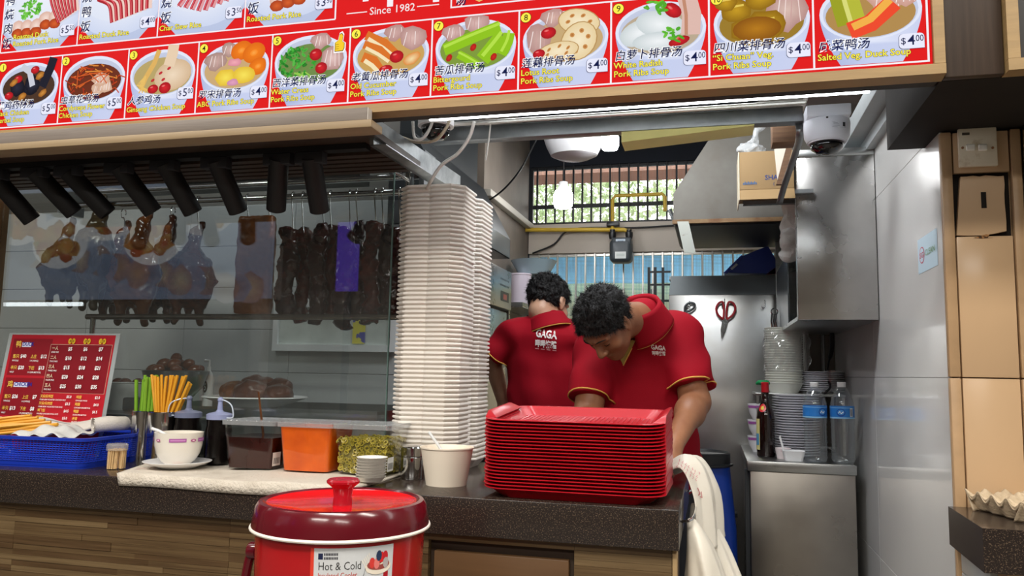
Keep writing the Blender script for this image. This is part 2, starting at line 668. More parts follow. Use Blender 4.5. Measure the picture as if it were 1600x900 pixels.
class Canvas:
    """flat printed artwork: fn(u, v, w) gives the place of print coordinate u, v at layer height w"""

    def __init__(s, fn, step=0.0004):
        s.fn = fn
        s.v, s.f, s.c = [], [], []
        s.k = 0
        s.step = step

    def raw(s, pts, faces, cols):
        s.k += 1
        o = len(s.v)
        w = s.k * s.step
        s.v += [tuple(s.fn(p[0], p[1], w)) for p in pts]
        s.f += [tuple(i + o for i in f) for f in faces]
        s.c += cols
        return s

    def layer(s, k):
        s.k = k
        return s

    def poly(s, pts, col):
        s.k -= 0
        return s.raw(pts, [tuple(range(len(pts)))], [lin(col)] * len(pts))

    def rect(s, x0, y0, x1, y1, col, col2=None, r=0, corners=(1, 1, 1, 1)):
        if r:
            pts = []
            for (cx, cy, a0), on in zip(((x0 + r, y0 + r, 180), (x1 - r, y0 + r, 270), (x1 - r, y1 - r, 0), (x0 + r, y1 - r, 90)), corners):
                if on:
                    for k in range(5):
                        a = math.radians(a0 + 22.5 * k)
                        pts.append((cx + r * math.cos(a), cy + r * math.sin(a)))
                else:
                    a = math.radians(a0 + 45)
                    pts.append((cx + r * (1 if math.cos(a) > 0 else -1), cy + r * (1 if math.sin(a) > 0 else -1)))
            return s.poly(pts, col)
        nx = 1
        pts = [(x0, y0), (x1, y0), (x1, y1), (x0, y1)]
        c1, c2 = lin(col), lin(col2 or col)
        return s.raw(pts, [(0, 1, 2, 3)], [c1, c1, c2, c2])

    def grid(s, x0, y0, x1, y1, col, n=12):
        """a rectangle cut in strips, for a curved surface"""
        pts = [(x0 + (x1 - x0) * i / n, y) for i in range(n + 1) for y in (y0, y1)]
        return s.raw(pts, [(2 * i, 2 * i + 2, 2 * i + 3, 2 * i + 1) for i in range(n)], [lin(col)] * len(pts))

    def border(s, x0, y0, x1, y1, t, col):
        s.k += 1
        for a in ((x0, y0, x1, y0 + t), (x0, y1 - t, x1, y1), (x0, y0 + t, x0 + t, y1 - t), (x1 - t, y0 + t, x1, y1 - t)):
            s.rect(*a, col)
            s.k -= 1
        s.k += 1

    def ell(s, cx, cy, rx, ry, col, col2=None, rot=0, n=20, a0=0, a1=360, clip=None):
        ca, sa = math.cos(math.radians(rot)), math.sin(math.radians(rot))
        pts = [(cx, cy)]
        for k in range(n + 1):
            a = math.radians(a0 + (a1 - a0) * k / n)
            x, y = rx * math.cos(a), ry * math.sin(a)
            pts.append((cx + x * ca - y * sa, cy + x * sa + y * ca))
        if clip:
            pts = [clip(*p) for p in pts]
        c1, c2 = lin(col), lin(col2 or col)
        return s.raw(pts, [(0, k, k + 1) for k in range(1, n + 1)], [c1] + [c2] * (n + 1))

    def blob(s, cx, cy, r, col, col2=None, seed=0, n=12, jag=0.25, sy=1.0, rot=0, clip=None):
        g = random.Random(seed)
        ca, sa = math.cos(math.radians(rot)), math.sin(math.radians(rot))
        pts = [(cx, cy)]
        rr = [r * (1 - jag * g.random()) for _ in range(n)]
        for k in range(n + 1):
            a = 2 * math.pi * k / n
            x, y = rr[k % n] * math.cos(a), rr[k % n] * sy * math.sin(a)
            pts.append((cx + x * ca - y * sa, cy + x * sa + y * ca))
        if clip:
            pts = [clip(*p) for p in pts]
        c1, c2 = lin(col), lin(col2 or col)
        return s.raw(pts, [(0, k, k + 1) for k in range(1, n + 1)], [c1] + [c2] * (n + 1))

    def strip(s, pts, w, col):
        P = [Vector((p[0], p[1], 0)) for p in pts]
        vs = []
        for i, p in enumerate(P):
            t = (P[min(i + 1, len(P) - 1)] - P[max(i - 1, 0)]).normalized()
            nrm = Vector((-t.y, t.x, 0)) * w / 2
            vs += [tuple(p + nrm)[:2], tuple(p - nrm)[:2]]
        return s.raw(vs, [(2 * i, 2 * i + 1, 2 * i + 3, 2 * i + 2) for i in range(len(P) - 1)], [lin(col)] * len(vs))

    def text(s, t, x, y, h, col, weight=0.0, align='l', outline=None, ow=0.05, shear=0.0, width=None):
        """h is the size of the lettering (capital height about 0.7 h)"""
        for cc, wt in (((outline, weight + ow),) if outline else ()) + ((col, weight),):
            vs, fs, x1 = text_geo(t, wt, shear)
            kx = (width / x1) if width else h
            dx = 0 if align == 'l' else -x1 * kx if align == 'r' else -x1 * kx / 2
            s.raw([(x + dx + a * kx, y + b * h) for a, b in vs], fs, [lin(cc)] * len(vs))
        return s

    def build(s, name, m, parent=None, label=None, off=None):
        off = off if off is not None else (_loc(parent) if parent is not None else Vector((0, 0, 0)))
        me = bpy.data.meshes.new(name)
        me.from_pydata([(v[0] - off[0], v[1] - off[1], v[2] - off[2]) for v in s.v], [], s.f)
        ca = me.color_attributes.new('Col', 'FLOAT_COLOR', 'POINT')
        ca.data.foreach_set('color', [x for c in s.c for x in (*c, 1.0)])
        me.materials.append(m)
        o = bpy.data.objects.new(name, me)
        COL.objects.link(o)
        if parent is not None:
            o.parent = parent
            ROOT[o.name] = _loc(parent)
        if label:
            o['label'] = label
        return o


def _fix(mb):
    v = np.array(mb.v)
    q = np.array(mb.f)
    a, b, c, d = (v[q[:, i]] for i in range(4))
    vol = np.einsum('ij,ij->i', a, np.cross(b, c)).sum() + np.einsum('ij,ij->i', a, np.cross(c, d)).sum()
    if vol < 0:
        mb.f = [f[::-1] for f in mb.f]
    return mb


def sdf(f, lo, hi, h):
    return _fix(surfnet(f, lo, hi, h))


# ================================================================== the setting
BACK_Y = 5.1
WALL_X = 0.60
M_TILE = mat('glossy_white_tile', 'dcdcda', 0.10, var=0.03, vscale=1.2, coat=0.4)
M_TILE_G = mat('grey_white_tile', 'b9bdbc', 0.25, var=0.05, vscale=2)
M_GROUT = mat('dark_grout', '6b6a66', 0.8)
M_BEIGE = mat('beige_laminate', 'c4a480', 0.22, var=0.04, vscale=1.5)
M_BEIGE2 = mat('beige_edge_strip', 'b2926e', 0.35, var=0.12, vscale=9)
M_TAN = mat('tan_painted_wood', 'a3875c', 0.45, var=0.14, vscale=5, stretch=(1, 1, 9), bump=0.03, bscale=30)
M_DWOOD = mat('dark_walnut_laminate', '43352b', 0.45, col2='33271f', vscale=6, stretch=(12, 12, 0.6))
M_PLANK = mat('oak_strip_laminate', '6a5539', 0.38, col2='523f29', vscale=5, stretch=(0.7, 6, 30), sharp=(0.35, 0.65), bump=0.02, bscale=20)
M_PLANK2 = mat('brown_strip_laminate', '5e4830', 0.38, col2='493621', vscale=5, stretch=(0.7, 6, 30), sharp=(0.35, 0.65))
M_PLANK3 = mat('pale_strip_laminate', '7a6547', 0.38, col2='635036', vscale=5, stretch=(0.7, 6, 30), sharp=(0.35, 0.65))
M_FLOOR = mat('grey_floor_tile', '6e6a64', 0.35, var=0.1, vscale=3)
M_HALLC = mat('hall_ceiling_paint', 'd8d4cc', 0.8)

fl = MB().box((-8, -7, -0.1), (6, BACK_Y + 0.1, 0))
struct('floor', fl, M_FLOOR)
struct('ground', MB().box((-12, BACK_Y + 0.1, -0.12), (12, 30, -0.02)), mat('yard_concrete', '9a968e', 0.9, var=0.1, vscale=1))
struct('ceiling', MB().box((-4.2, 2.05, 2.95), (0.75, BACK_Y + 0.1, 3.05)), NAVY)
struct('ceiling_hall', MB().box((-8, -7, 3.5), (6, 1.8, 3.6)), M_HALLC)
struct('wall_hall', MB().box((-8, -7.1, 0), (6, -7, 3.5)), mat('hall_far_wall', 'a49a8c', 0.7, var=0.1, vscale=0.8))

for nm_, xa_, xb_ in (('wall_added_left', -8.1, -8.0), ('wall_added_right', 6.0, 6.1)):  # unseen side walls, added to keep reflections in the display glass dark
    struct(nm_, MB().box((xa_, -7, 0), (xb_, 5.2, 3.5)), mat('hall_side_wall', '8f867a', 0.8))
struct('wall_hall_front', MB().box((-8, 1.95, 0), (-4.3, 2.05, 3.5)), mat('hall_side_wall'))
struct('wall_hall_front_right', MB().box((0.835, 2.35, 0), (6, 2.45, 3.5)), mat('hall_side_wall'))
# side wall, white tiles, each a slab
wr = struct('wall_right', MB().box((WALL_X + 0.006, 2.32, 0), (WALL_X + 0.15, BACK_Y, 3.0)), M_GROUT)
for z0, z1 in ((0.0, 0.655), (0.655, 1.328), (1.328, 2.0), (2.0, 2.9)):
    for y0, y1 in ((2.305, 3.3), (3.3, 4.3), (4.3, BACK_Y)):
        obj('tile', MB().rbox((WALL_X, y0 + 0.0006, z0 + 0.0008), (WALL_X + 0.007, y1 - 0.0006, z1 - 0.0008), 0.0008, 1), M_TILE, wr)
struct('trim_1', MB().rbox((WALL_X - 0.09, 2.32, 2.235), (WALL_X, 4.6, 2.31), 0.006).box((WALL_X - 0.03, 2.32, 2.19), (WALL_X, 4.6, 2.235)),
       mat('trunking_grey', '9aa0a2', 0.5, var=0.08, vscale=6))

# left inner wall / pillar beyond the hood
struct('wall_left', MB().box((-1.32, 4.03, 0), (-1.2, BACK_Y, 2.95)), mat('smoky_cream_paint', '8a7e72', 0.55, col2='584f47', vscale=1.3, stretch=(1, 1, 0.8)))
struct('trim_2', MB().rbox((-1.2, 4.03, 2.27), (-1.16, BACK_Y, 2.31), 0.004), mat('pale_trunking', 'b8b2a6', 0.5))
struct('wall_outer', MB().box((-4.3, 2.05, 0), (-4.2, BACK_Y, 3.0)), NAVY)

# tiled partition behind the roast display
pw = struct('partition_wall', MB().box((-4.2, 3.312, 0), (-1.34, 3.40, 2.95)), M_GROUT)
for i in range(5):
    for j in range(6):
        z0 = 0.9 + 0.2 * j
        obj('tile', MB().rbox((-4.19 + 0.57 * i + 0.001, 3.304, z0 + 0.001), (-4.19 + 0.57 * (i + 1) - 0.001, 3.313, z0 + 0.199), 0.0012, 1), M_TILE_G, pw)

# back wall with two barred window openings
UP = [px(825, 352, Y=BACK_Y), px(825, 262, Y=BACK_Y)]
UZ0, UZ1 = UP[0].z, UP[1].z
LZ1 = px(830, 397, Y=BACK_Y).z
LZ0 = 1.02
WX0 = -1.195
wb = MB()
y0, y1 = BACK_Y, BACK_Y + 0.1
wb.box((-4.2, y0, 0), (WX0, y1, 2.95))
wb.box((WX0, y0, 0), (WALL_X + 0.15, y1, LZ0))
wb.box((WX0, y0, UZ1), (WALL_X + 0.15, y1, 2.95))
wb.box((0.5, y0, LZ0), (WALL_X + 0.15, y1, UZ1))
struct('wall_back', wb, NAVY)
ws = struct('wall_back_strip', MB().box((WX0, y0 - 0.01, LZ1), (0.5, y1, UZ0)), mat('beige_grey_panel', 'b5aa9c', 0.5, var=0.06, vscale=2))
MESHSCREEN = bpy.data.materials.new('insect_mesh')
MESHSCREEN.use_nodes = True
_nt = MESHSCREEN.node_tree
_b = _nt.nodes['Principled BSDF']
_b.inputs['Base Color'].default_value = (0.12, 0.12, 0.12, 1)
_b.inputs['Roughness'].default_value = 0.6
_tc = _nt.nodes.new('ShaderNodeTexCoord')
_sp = _nt.nodes.new('ShaderNodeSeparateXYZ')
_nt.links.new(_tc.outputs['Object'], _sp.inputs[0])
_g = []
for ax in ('X', 'Z'):
    a = _nt.nodes.new('ShaderNodeMath')
    a.operation = 'MULTIPLY'
    a.inputs[1].default_value = 110.0
    _nt.links.new(_sp.outputs[ax], a.inputs[0])
    b2 = _nt.nodes.new('ShaderNodeMath')
    b2.operation = 'FRACT'
    _nt.links.new(a.outputs[0], b2.inputs[0])
    c2 = _nt.nodes.new('ShaderNodeMath')
    c2.operation = 'LESS_THAN'
    c2.inputs[1].default_value = 0.16
    _nt.links.new(b2.outputs[0], c2.inputs[0])
    _g.append(c2)
_mx = _nt.nodes.new('ShaderNodeMath')
_mx.operation = 'MAXIMUM'
_nt.links.new(_g[0].outputs[0], _mx.inputs[0])
_nt.links.new(_g[1].outputs[0], _mx.inputs[1])
_nt.links.new(_mx.outputs[0], _b.inputs['Alpha'])

M_BAR_S = mat('window_bar_steel', 'b9b5ad', 0.35, 0.8)
for nme, z0, z1, bm_, off, stp in (('window_1', UZ0, UZ1, BLACK, 0.0, 0.0615), ('window_2', LZ0, LZ1, M_BAR_S, 0.02, 0.0625)):
    fr = MB()
    t = 0.018
    fr.box((WX0, y0 + 0.02, z0), (0.5, y0 + 0.05, z0 + t)).box((WX0, y0 + 0.02, z1 - t), (0.5, y0 + 0.05, z1))
    fr.box((WX0, y0 + 0.02, z0 + t), (WX0 + t, y0 + 0.05, z1 - t)).box((0.5 - t, y0 + 0.02, z0 + t), (0.5, y0 + 0.05, z1 - t))
    if nme == 'window_1':
        fr.box((WX0 + t, y0 + 0.03, z0 + 0.115), (0.5 - t, y0 + 0.045, z0 + 0.140))
    else:
        fr.box((WX0 + t, y0 + 0.03, 1.52), (0.5 - t, y0 + 0.045, 1.535))
    w = struct(nme, fr, BLACK if nme == 'window_1' else M_BAR_S)
    k = 0
    proto = None
    x = WX0 + 0.05 + off
    while x < 0.47:
        if proto is None:
            proto = obj('bar', MB().rbox((-0.006, -0.006, z0), (0.006, 0.006, z1), 0.002, 1), bm_, w)
            proto.location = (x, y0 + 0.012, 0)
        else:
            c = proto.copy()
            COL.objects.link(c)
            c.location = (x, y0 + 0.012, 0)
        x += stp
    obj('mesh_screen', MB().box((WX0 + t, y0 + 0.055, z0 + t), (0.5 - t, y0 + 0.056, z1 - t)), MESHSCREEN, w)

# ------------------------------------------------------------------ outside the windows
tp = MB()
TARP0 = px(900, 443, Y=6.3).z


def tarp(a, b):
    X = -2.4 + 4.2 * a
    z = TARP0 + (2.5 - TARP0) * b
    return (X, 6.3 + 0.03 * math.sin(X * 9) + 0.02 * math.sin(b * 7), z)


tp.sheet(tarp, 40, 6, 0.004)
tq = thing('tarpaulin_screen', 'blue tarpaulin sheet stretched outside behind the lower barred window', 'tarpaulin', (-0.3, 6.3, -0.02))
obj('sheet', tp, mat('blue_tarp', '86caf0', 0.55, var=0.15, vscale=4, stretch=(4, 1, 1)), tq)
for x_ in (-2.38, 1.78):
    obj('pole', MB().tube([(x_, 6.36, -0.02), (x_, 6.36, 2.55)], 0.02, 8), STEEL_DULL, tq)
ob = MB().box((-3.5, 6.6, -0.1), (3, 6.7, TARP0 + 0.08))
bl = single('boundary_wall', ob, mat('cream_block_wall', 'fbe9bd', 0.8, var=0.05, vscale=2), 'cream boundary wall with small square vents outside the lower window', 'wall', kind='structure')
for k in range(12):
    for j in range(3):
        X = -1.8 + 0.26 * k
        obj('vent_hole', MB().box((X, 6.585, TARP0 - 0.06 - 0.11 * j), (X + 0.045, 6.599, TARP0 - 0.02 - 0.11 * j)), mat('vent_dark', '55534c', 0.8), bl, smooth=None)
single('shop_awning', MB().prism([(-4, 5.9, 2.78), (-4, 6.6, 3.25), (-4, 6.6, 3.30), (-4, 5.9, 2.86)], (7, 0, 0)),
       mat('brown_awning', '6b4a3a', 0.8, var=0.2, vscale=6), 'brown awning edge seen outside above the upper barred window', 'awning')
# leafy tree outside: thousands of small leaf blades, one crown part
M_LEAF = mat('tree_leaves', '8fa878', 0.6, col2='b4c4a0', vscale=3)
tr_ = thing('garden_tree', 'leafy green tree outside the upper barred window', 'tree', (-1.6, 9.0, -0.02))
obj('trunk', MB().tube(spline([(-1.6, 9, -0.02), (-1.62, 9, 1.2), (-1.5, 9.05, 2.6)], 6), 0.09, 10), mat('tree_bark', '5a4636', 0.9, var=0.2), tr_)
g = np.random.RandomState(3)
lf = MB()
vs, fs = [], []
for k in range(5200):
    c = g.normal(size=3) * np.array([1.1, 0.5, 0.5]) + np.array([-1.7, 9.0, 3.4])
    d = g.normal(size=3)
    d /= np.linalg.norm(d)
    e = np.cross(d, g.normal(size=3))
    e /= np.linalg.norm(e)
    L, w_ = 0.055, 0.022
    o = len(vs)
    vs += [tuple(c - d * L), tuple(c + e * w_), tuple(c + d * L), tuple(c - e * w_)]
    fs.append((o, o + 1, o + 2, o + 3))
lf.add(vs, fs)
cr = obj('crown', lf, M_LEAF, tr_, smooth=None)
cr['kind'] = 'stuff'

# ------------------------------------------------------------------ pillar between the stalls
pl = struct('pillar', MB().box((WALL_X + 0.012, 2.31, 0), (0.82, 2.46, 1.985)), M_BEIGE2)
PX0 = 0.598
for z0, z1 in ((0.0, 1.327), (1.330, 1.985)):
    obj('edge_strip', MB().rbox((PX0, 2.288, z0), (PX0 + 0.026, 2.312, z1), 0.003), M_BEIGE2, pl)
    obj('edge_strip', MB().rbox((0.765, 2.288, z0), (0.789, 2.312, z1), 0.003), M_BEIGE2, pl)
obj('panel', MB().rbox((PX0 + 0.030, 2.292, 0), (0.761, 2.311, 1.327), 0.002), M_BEIGE, pl)
# upper panel has a broken-out rectangle
q = MB()
zA, zB = 1.70, 1.86
q.rbox((PX0 + 0.030, 2.292, 1.330), (0.761, 2.311, zA), 0.002)
q.rbox((PX0 + 0.030, 2.292, zB + 0.012), (0.761, 2.311, 1.983), 0.002)
obj('panel', q, M_BEIGE, pl)
DARK_GAP = mat('broken_recess', '18130f', 0.9)
obj('recess', MB().box((PX0 + 0.030, 2.305, zA), (0.761, 2.311, zB + 0.012)), DARK_GAP, pl)
g2 = random.Random(4)


def jag(p, q_, n, amp):
    return [(p[0] + (q_[0] - p[0]) * i / n + (g2.uniform(-amp, amp) if 0 < i < n else 0), 2.291, p[1] + (q_[1] - p[1]) * i / n + (g2.uniform(-amp, amp) if 0 < i < n else 0)) for i in range(n)]


xa, xb = PX0 + 0.0305, 0.746
loop = jag((xa, zA + 0.004), (xb - 0.03, zA + 0.002), 3, 0.001) + jag((xb - 0.03, zA + 0.006), (xb, zA + 0.012), 3, 0.001) + jag((xb, zA + 0.012), (xb, zB), 6, 0.0015) + jag((xb, zB), (xa, zB + 0.004), 8, 0.002)
obj('cover_board', MB().prism(loop, (0, 0.014, 0)), M_BEIGE, pl, smooth=None)
obj('slot', MB().box((0.690, 2.2895, 1.775), (0.702, 2.2912, 1.818)), DARK_GAP, pl, smooth=None)
obj('chipped_board', MB().prism([(xa + 0.04, 2.2905, zA - 0.004), (xa + 0.06, 2.2905, zA - 0.006), (xa + 0.085, 2.2905, zA - 0.004), (xb - 0.045, 2.2905, zA - 0.005), (xb - 0.04, 2.2905, zA + 0.004), (xa + 0.07, 2.2905, zA + 0.005)], (0, 0.004, 0)), mat('raw_chipboard', 'a9794a', 0.9, col2='4a3320', vscale=90, sharp=(0.45, 0.55)), pl, smooth=None)
struct('trim_3', MB().rbox((0.792, 2.27, 0), (0.83, 2.31, 2.0), 0.004), mat('chrome_corner_strip', 'b9b2a6', 0.12, 1.0, bump=0.25, bscale=9))
struct('pillar_soffit', MB().box((0.50, 1.90, 1.99), (0.84, 2.46, 2.9)), mat('dark_soffit', '17130f', 0.8, var=0.3, vscale=9))  # near-black brown with random tone
# double light switch
a = px(1495, 203, Y=2.29)
b = px(1558, 260, Y=2.29)
sw = thing('light_switch', 'stained cream double rocker light switch on the beige pillar', 'light switch', ((a.x + b.x) / 2, 2.29, b.z))
obj('plate', MB().rbox((a.x, 2.28, b.z), (b.x, 2.2915, a.z), 0.003), mat('stained_cream_plastic', 'e6dcc6', 0.3, col2='b79f77', vscale=22, sharp=(0.25, 0.45)), sw)
for u in (1516, 1535):
    c = px(u, 231, Y=2.28)
    r_ = obj('rocker', MB().rbox((c.x - 0.011, 2.274, c.z - 0.009), (c.x + 0.011, 2.281, c.z + 0.009), 0.004, 3), mat('rocker_white', 'efece2', 0.25), sw)
for u in (1504, 1551):
    c = px(u, 231, Y=2.28)
    obj('screw', MB().lathe([(0.0035, 0), (0.0035, 0.0015), (0.0, 0.0018)], n=12, M=Matrix.Translation((c.x, 2.28, c.z)) @ Matrix.Rotation(math.pi / 2, 4, 'X')), mat('rusty_screw', 'a97f5b', 0.5, 0.5), sw)
c = px(1509, 209, Y=2.28)
obj('label_tag', MB().box((c.x - 0.009, 2.2793, c.z - 0.004), (c.x + 0.009, 2.2803, c.z + 0.003)), mat('label_grey', '4b463c', 0.5), sw, smooth=None)

# ------------------------------------------------------------------ counter
M_GRANITE = mat('dark_speckled_granite', '2a2320', 0.22, col2='6b5a4a', vscale=330, sharp=(0.36, 0.42), coat=0.1, detail=2)
CF, CB, CT, CU, CX = 1.972, 2.748, 1.0, 0.904, -0.083
wt = single('worktop', MB().rbox((-2.75, CF, CU), (CX, CB, CT), 0.003), M_GRANITE, 'dark speckled granite worktop of the stall counter', 'worktop')
cb = thing('counter_unit', 'oak strip clad base of the stall counter under the granite', 'counter', (-1.4, 2.4, 0))
obj('carcass', MB().box((-2.7, 2.02, 0), (CX - 0.03, CB - 0.03, CU)), mat('counter_carcass', '3a2c20', 0.7), cb)
DRX0, DRX1 = px(672, 870, Y=1.995).x, px(893, 880, Y=1.995).x
pr = random.Random(11)
z = CU - 0.001
while z > 0.60:
    h = pr.choice((0.016, 0.020, 0.024))
    for xs, xe in ((-2.7, -2.045), (-2.045, -1.31), (-1.31, DRX0 - 0.006), (DRX0 - 0.006, DRX1 + 0.006), (DRX1 + 0.006, CX - 0.018)):
        if xs >= DRX0 - 0.01 and xe <= DRX1 + 0.01 and z < 0.885:
            continue
        x = xs
        while x < xe - 1e-4:
            L = pr.uniform(0.2, 0.55)
            e = min(xe, x + L)
            if xe - e < 0.08:
                e = xe
            d = pr.choice((0, 0, 0.0008, 0.0016))
            obj('plank', MB().box((x + 0.0003, 1.998 - d, z - h + 0.0006), (e - 0.0003, 2.021, z)), pr.choice((M_PLANK, M_PLANK, M_PLANK2, M_PLANK3)), cb, smooth=None)
            x = e
    z -= h
obj('lower_panel', MB().box((-2.7, 1.998, 0), (DRX0 - 0.006, 2.021, z)), M_PLANK, cb)
obj('lower_panel', MB().box((DRX1 + 0.006, 1.998, 0), (CX - 0.018, 2.021, z)), M_PLANK, cb)
obj('door', MB().rbox((DRX0 + 0.008, 2.002, 0.25), (DRX1 - 0.008, 2.03, px(780, 868, Y=2.0).z), 0.003), mat('brown_cabinet_door', '5d432a', 0.4, var=0.12, vscale=4, stretch=(0.6, 1, 9)), cb)
obj('corner_post', MB().rbox((CX - 0.017, 1.994, 0), (CX - 0.006, 2.06, CU), 0.001), mat('pale_corner_strip', 'a58a62', 0.4), cb)
# neighbouring stall's counter
single('granite_ledge', MB().prism([(0.568, 1.976, 0.905), (1.5, 1.976, 0.905), (1.5, 2.284, 0.905), (0.580, 2.284, 0.905)], (0, 0, 0.095)), M_GRANITE,
       'dark granite counter ledge of the next stall beside the beige pillar', 'counter')
nb = struct('ledge_base_wall', MB().box((0.62, 2.0, 0), (1.5, 2.284, 0.904)), M_BEIGE2)
for k in range(5):
    obj('tile', MB().rbox((0.604, 2.06, 0.9 - 0.06 * (k + 1) + 0.001), (0.621, 2.28, 0.9 - 0.06 * k - 0.001), 0.002), M_TILE_G, nb)
# ================================================================== backlit menu board over the counter
SY = 1.87
SZ0, SZ1 = 2.018, 2.85
SX0, SX1 = -2.16, 0.479
sg = thing('menu_board', 'long red backlit menu board with soup bowl pictures above the counter', 'sign', (-0.85, SY, 1.99))
obj('lightbox', MB().box((SX0 - 0.02, SY + 0.002, 1.995), (SX1 + 0.02, SY + 0.075, SZ1)), mat('lightbox_back', '2b2622', 0.6), sg)
obj('frame_rail', MB().prism([(SX0, SY + 0.03, 1.990), (SX0, SY - 0.012, 1.994), (SX0, SY - 0.012, SZ0 - 0.001), (SX0, SY + 0.03, SZ0 - 0.001)], (SX1 + 0.024 - SX0, 0, 0)), M_TAN, sg)
obj('frame_rail', MB().box((SX1 + 0.001, SY - 0.0115, SZ0), (SX1 + 0.0236, SY + 0.03, SZ1)), M_TAN, sg)
obj('frame_rail', MB().box((SX0 - 0.024, SY - 0.0115, 1.994), (SX0 - 0.001, SY + 0.03, SZ1)), M_TAN, sg)


def SF(oy):
    return lambda u, v, w: (u, SY - 0.0005 - w - oy, v)


def spl2(p):
    return [(q.x, q.y) for q in spline([(a, b, 0) for a, b in p], 5)]


RED, YEL, NVY = 'e01a1c', 'fff04a', '141c4c'
bg = Canvas(SF(0))
bg.rect(SX0, SZ0, SX1, SZ1, RED)
Z0, Z1 = 2.0285, 2.2395
CW = 0.2346
DIV = [0.471 - 0.2400 - CW * k for k in range(10, -1, -1)] + [0.471]    # left edges of cells 1..11, then right end
for x in DIV:
    bg.rect(x - 0.0022, Z0, x + 0.0022, Z1, 'f4f0f6')
    bg.k -= 1
for z in (Z0, Z1):
    bg.rect(DIV[0], z - 0.002, 0.4733, z + 0.002, 'f4f0f6')
    bg.k -= 1
bg.k += 1
UD = [-2.114, -1.832, -1.553, -1.268, -0.989]
UZ = 2.266
for x in UD:
    bg.rect(x - 0.0022, UZ, x + 0.0022, 2.62, 'f4f0f6')
    bg.k -= 1
bg.rect(UD[0], UZ - 0.002, UD[-1], UZ + 0.002, 'f4f0f6')
bg.k -= 1
bg.rect(-0.657, UZ - 0.002, 0.474, UZ + 0.002, 'f4f0f6')
bg.k -= 1
bg.rect(-0.659, UZ - 0.002, -0.655, 2.62, 'f4f0f6')
# title
bg.text('呷呷', -0.915, 2.300, 0.13, 'f6f2f6', weight=0.03)
bg.text('Since 1982', -0.823, 2.268, 0.030, 'f3e6e8', align='c', weight=0.006)
for a, b in ((-0.955, -0.895), (-0.752, -0.690)):
    bg.rect(a, 2.276, b, 2.279, 'f3e6e8')
    bg.k -= 1
bg.text('汤', -0.645, 2.272, 0.03, NVY, weight=0.02, outline='ffffff')
bg.blob(-0.58, 2.315, 0.045, 'c98a35', 'e8c070', seed=4)
bg.build('backing_print', PRINT_LIT, sg)


def price(c, x1, z, p):
    c.rect(x1 - 0.0585, z, x1 - 0.005, z + 0.036, '2a2f55', r=0.009, corners=(1, 0, 1, 1))
    c.rect(x1 - 0.0575, z + 0.001, x1 - 0.0055, z + 0.036, 'e8eafc', r=0.009, corners=(1, 0, 1, 1))
    c.text('$', x1 - 0.0545, z + 0.012, 0.0215, NVY, weight=0.004)
    c.text(p[0], x1 - 0.0405, z + 0.009, 0.0335, NVY, weight=0.004)
    c.text(p[1], x1 - 0.0235, z + 0.0165, 0.0215, NVY, weight=0.004, width=0.0165)


def leafy(c, cx, cz, r, seed, n=26, cols=('2f8f2a', '3faa35', '1f6f22', '58b848'), clip=None):
    g = random.Random(seed)
    for k in range(n):
        a, d = g.uniform(0, 6.28), r * math.sqrt(g.random())
        c.ell(cx + d * math.cos(a), cz + 0.75 * d * math.sin(a), g.uniform(0.006, 0.011), g.uniform(0.003, 0.005), g.choice(cols), g.choice(cols), rot=g.uniform(0, 180), n=8, clip=clip)


def meat(c, cx, cz, r, seed, col='d9b8b4', col2='b58c88', sy=0.8, rot=0, clip=None):
    c.blob(cx, cz, r, col, col2, seed=seed, jag=0.3, sy=sy, rot=rot, clip=clip)
    g = random.Random(seed + 9)
    for k in range(4):
        t = -0.5 + k * 0.33
        c.strip([(cx + r * t + g.uniform(-.003, .003), cz - r * sy * 0.5), (cx + r * t * 0.8 + 0.003, cz + r * sy * 0.5)], 0.0022, g.choice(('c9a09c', 'ecd6d2', 'f0e2e0')))


def date(c, cx, cz, r=0.013, sy=0.75, rot=10):
    c.ell(cx, cz, r, r * sy, 'd8222c', 'a3121c', rot=rot, n=14)
    c.ell(cx - r * 0.25, cz + r * 0.3, r * 0.35, r * 0.16, 'f08a86', 'd8323a', rot=rot, n=8)


def bowl(c, x0, x1, broth='b9a67a'):
    cx = (x0 + x1) / 2 + 0.002
    cz = Z0 + 0.128
    rx, ry = 0.1085, 0.070
    # outside of the bowl, cropped by the picture's lower edge
    pts, cols = [], []
    n = 14
    A, B = [], []
    for k in range(n + 1):
        t = k / n
        z = cz - t * (cz - Z0 - 0.003)
        hw = rx * (1 - 0.40 * t ** 1.7)
        A.append((cx - hw, z))
        B.append((cx + hw, z))
    vs = []
    for k in range(n + 1):
        m = ((A[k][0] + B[k][0]) / 2, A[k][1])
        vs += [A[k], m, B[k]]
        e = lin((176, 188, 226))
        md = lin((226, 232, 250))
        f = lin((196, 206, 238)) if k > n * 0.6 else md
        cols += [e, f, lin((200, 208, 238))]
    fs = []
    for k in range(n):
        for j in (0, 1):
            fs.append((3 * k + j, 3 * k + j + 1, 3 * k + j + 4, 3 * k + j + 3))
    c.raw(vs, fs, cols)
    c.ell(cx, cz, rx, ry, 'eef1fc', 'dfe5f8', n=32)
    c.ell(cx, cz - 0.002, rx * 0.93, ry * 0.90, 'a9b2cf', 'c3cbe2', n=32)
    c.ell(cx, cz - 0.008, rx * 0.88, ry * 0.78, broth, broth, n=32)

    def clip(x, z):
        dx, dz = (x - cx) / (rx * 0.92), (z - cz + 0.003) / (ry * 0.90)
        d = math.hypot(dx, dz)
        if d > 1 and z < cz + 0.02:
            return (cx + dx / d * rx * 0.92, cz - 0.003 + dz / d * ry * 0.90)
        return (min(max(x, x0 + 0.004), x1 - 0.004), min(z, Z1 - 0.003))
    return cx, cz, clip


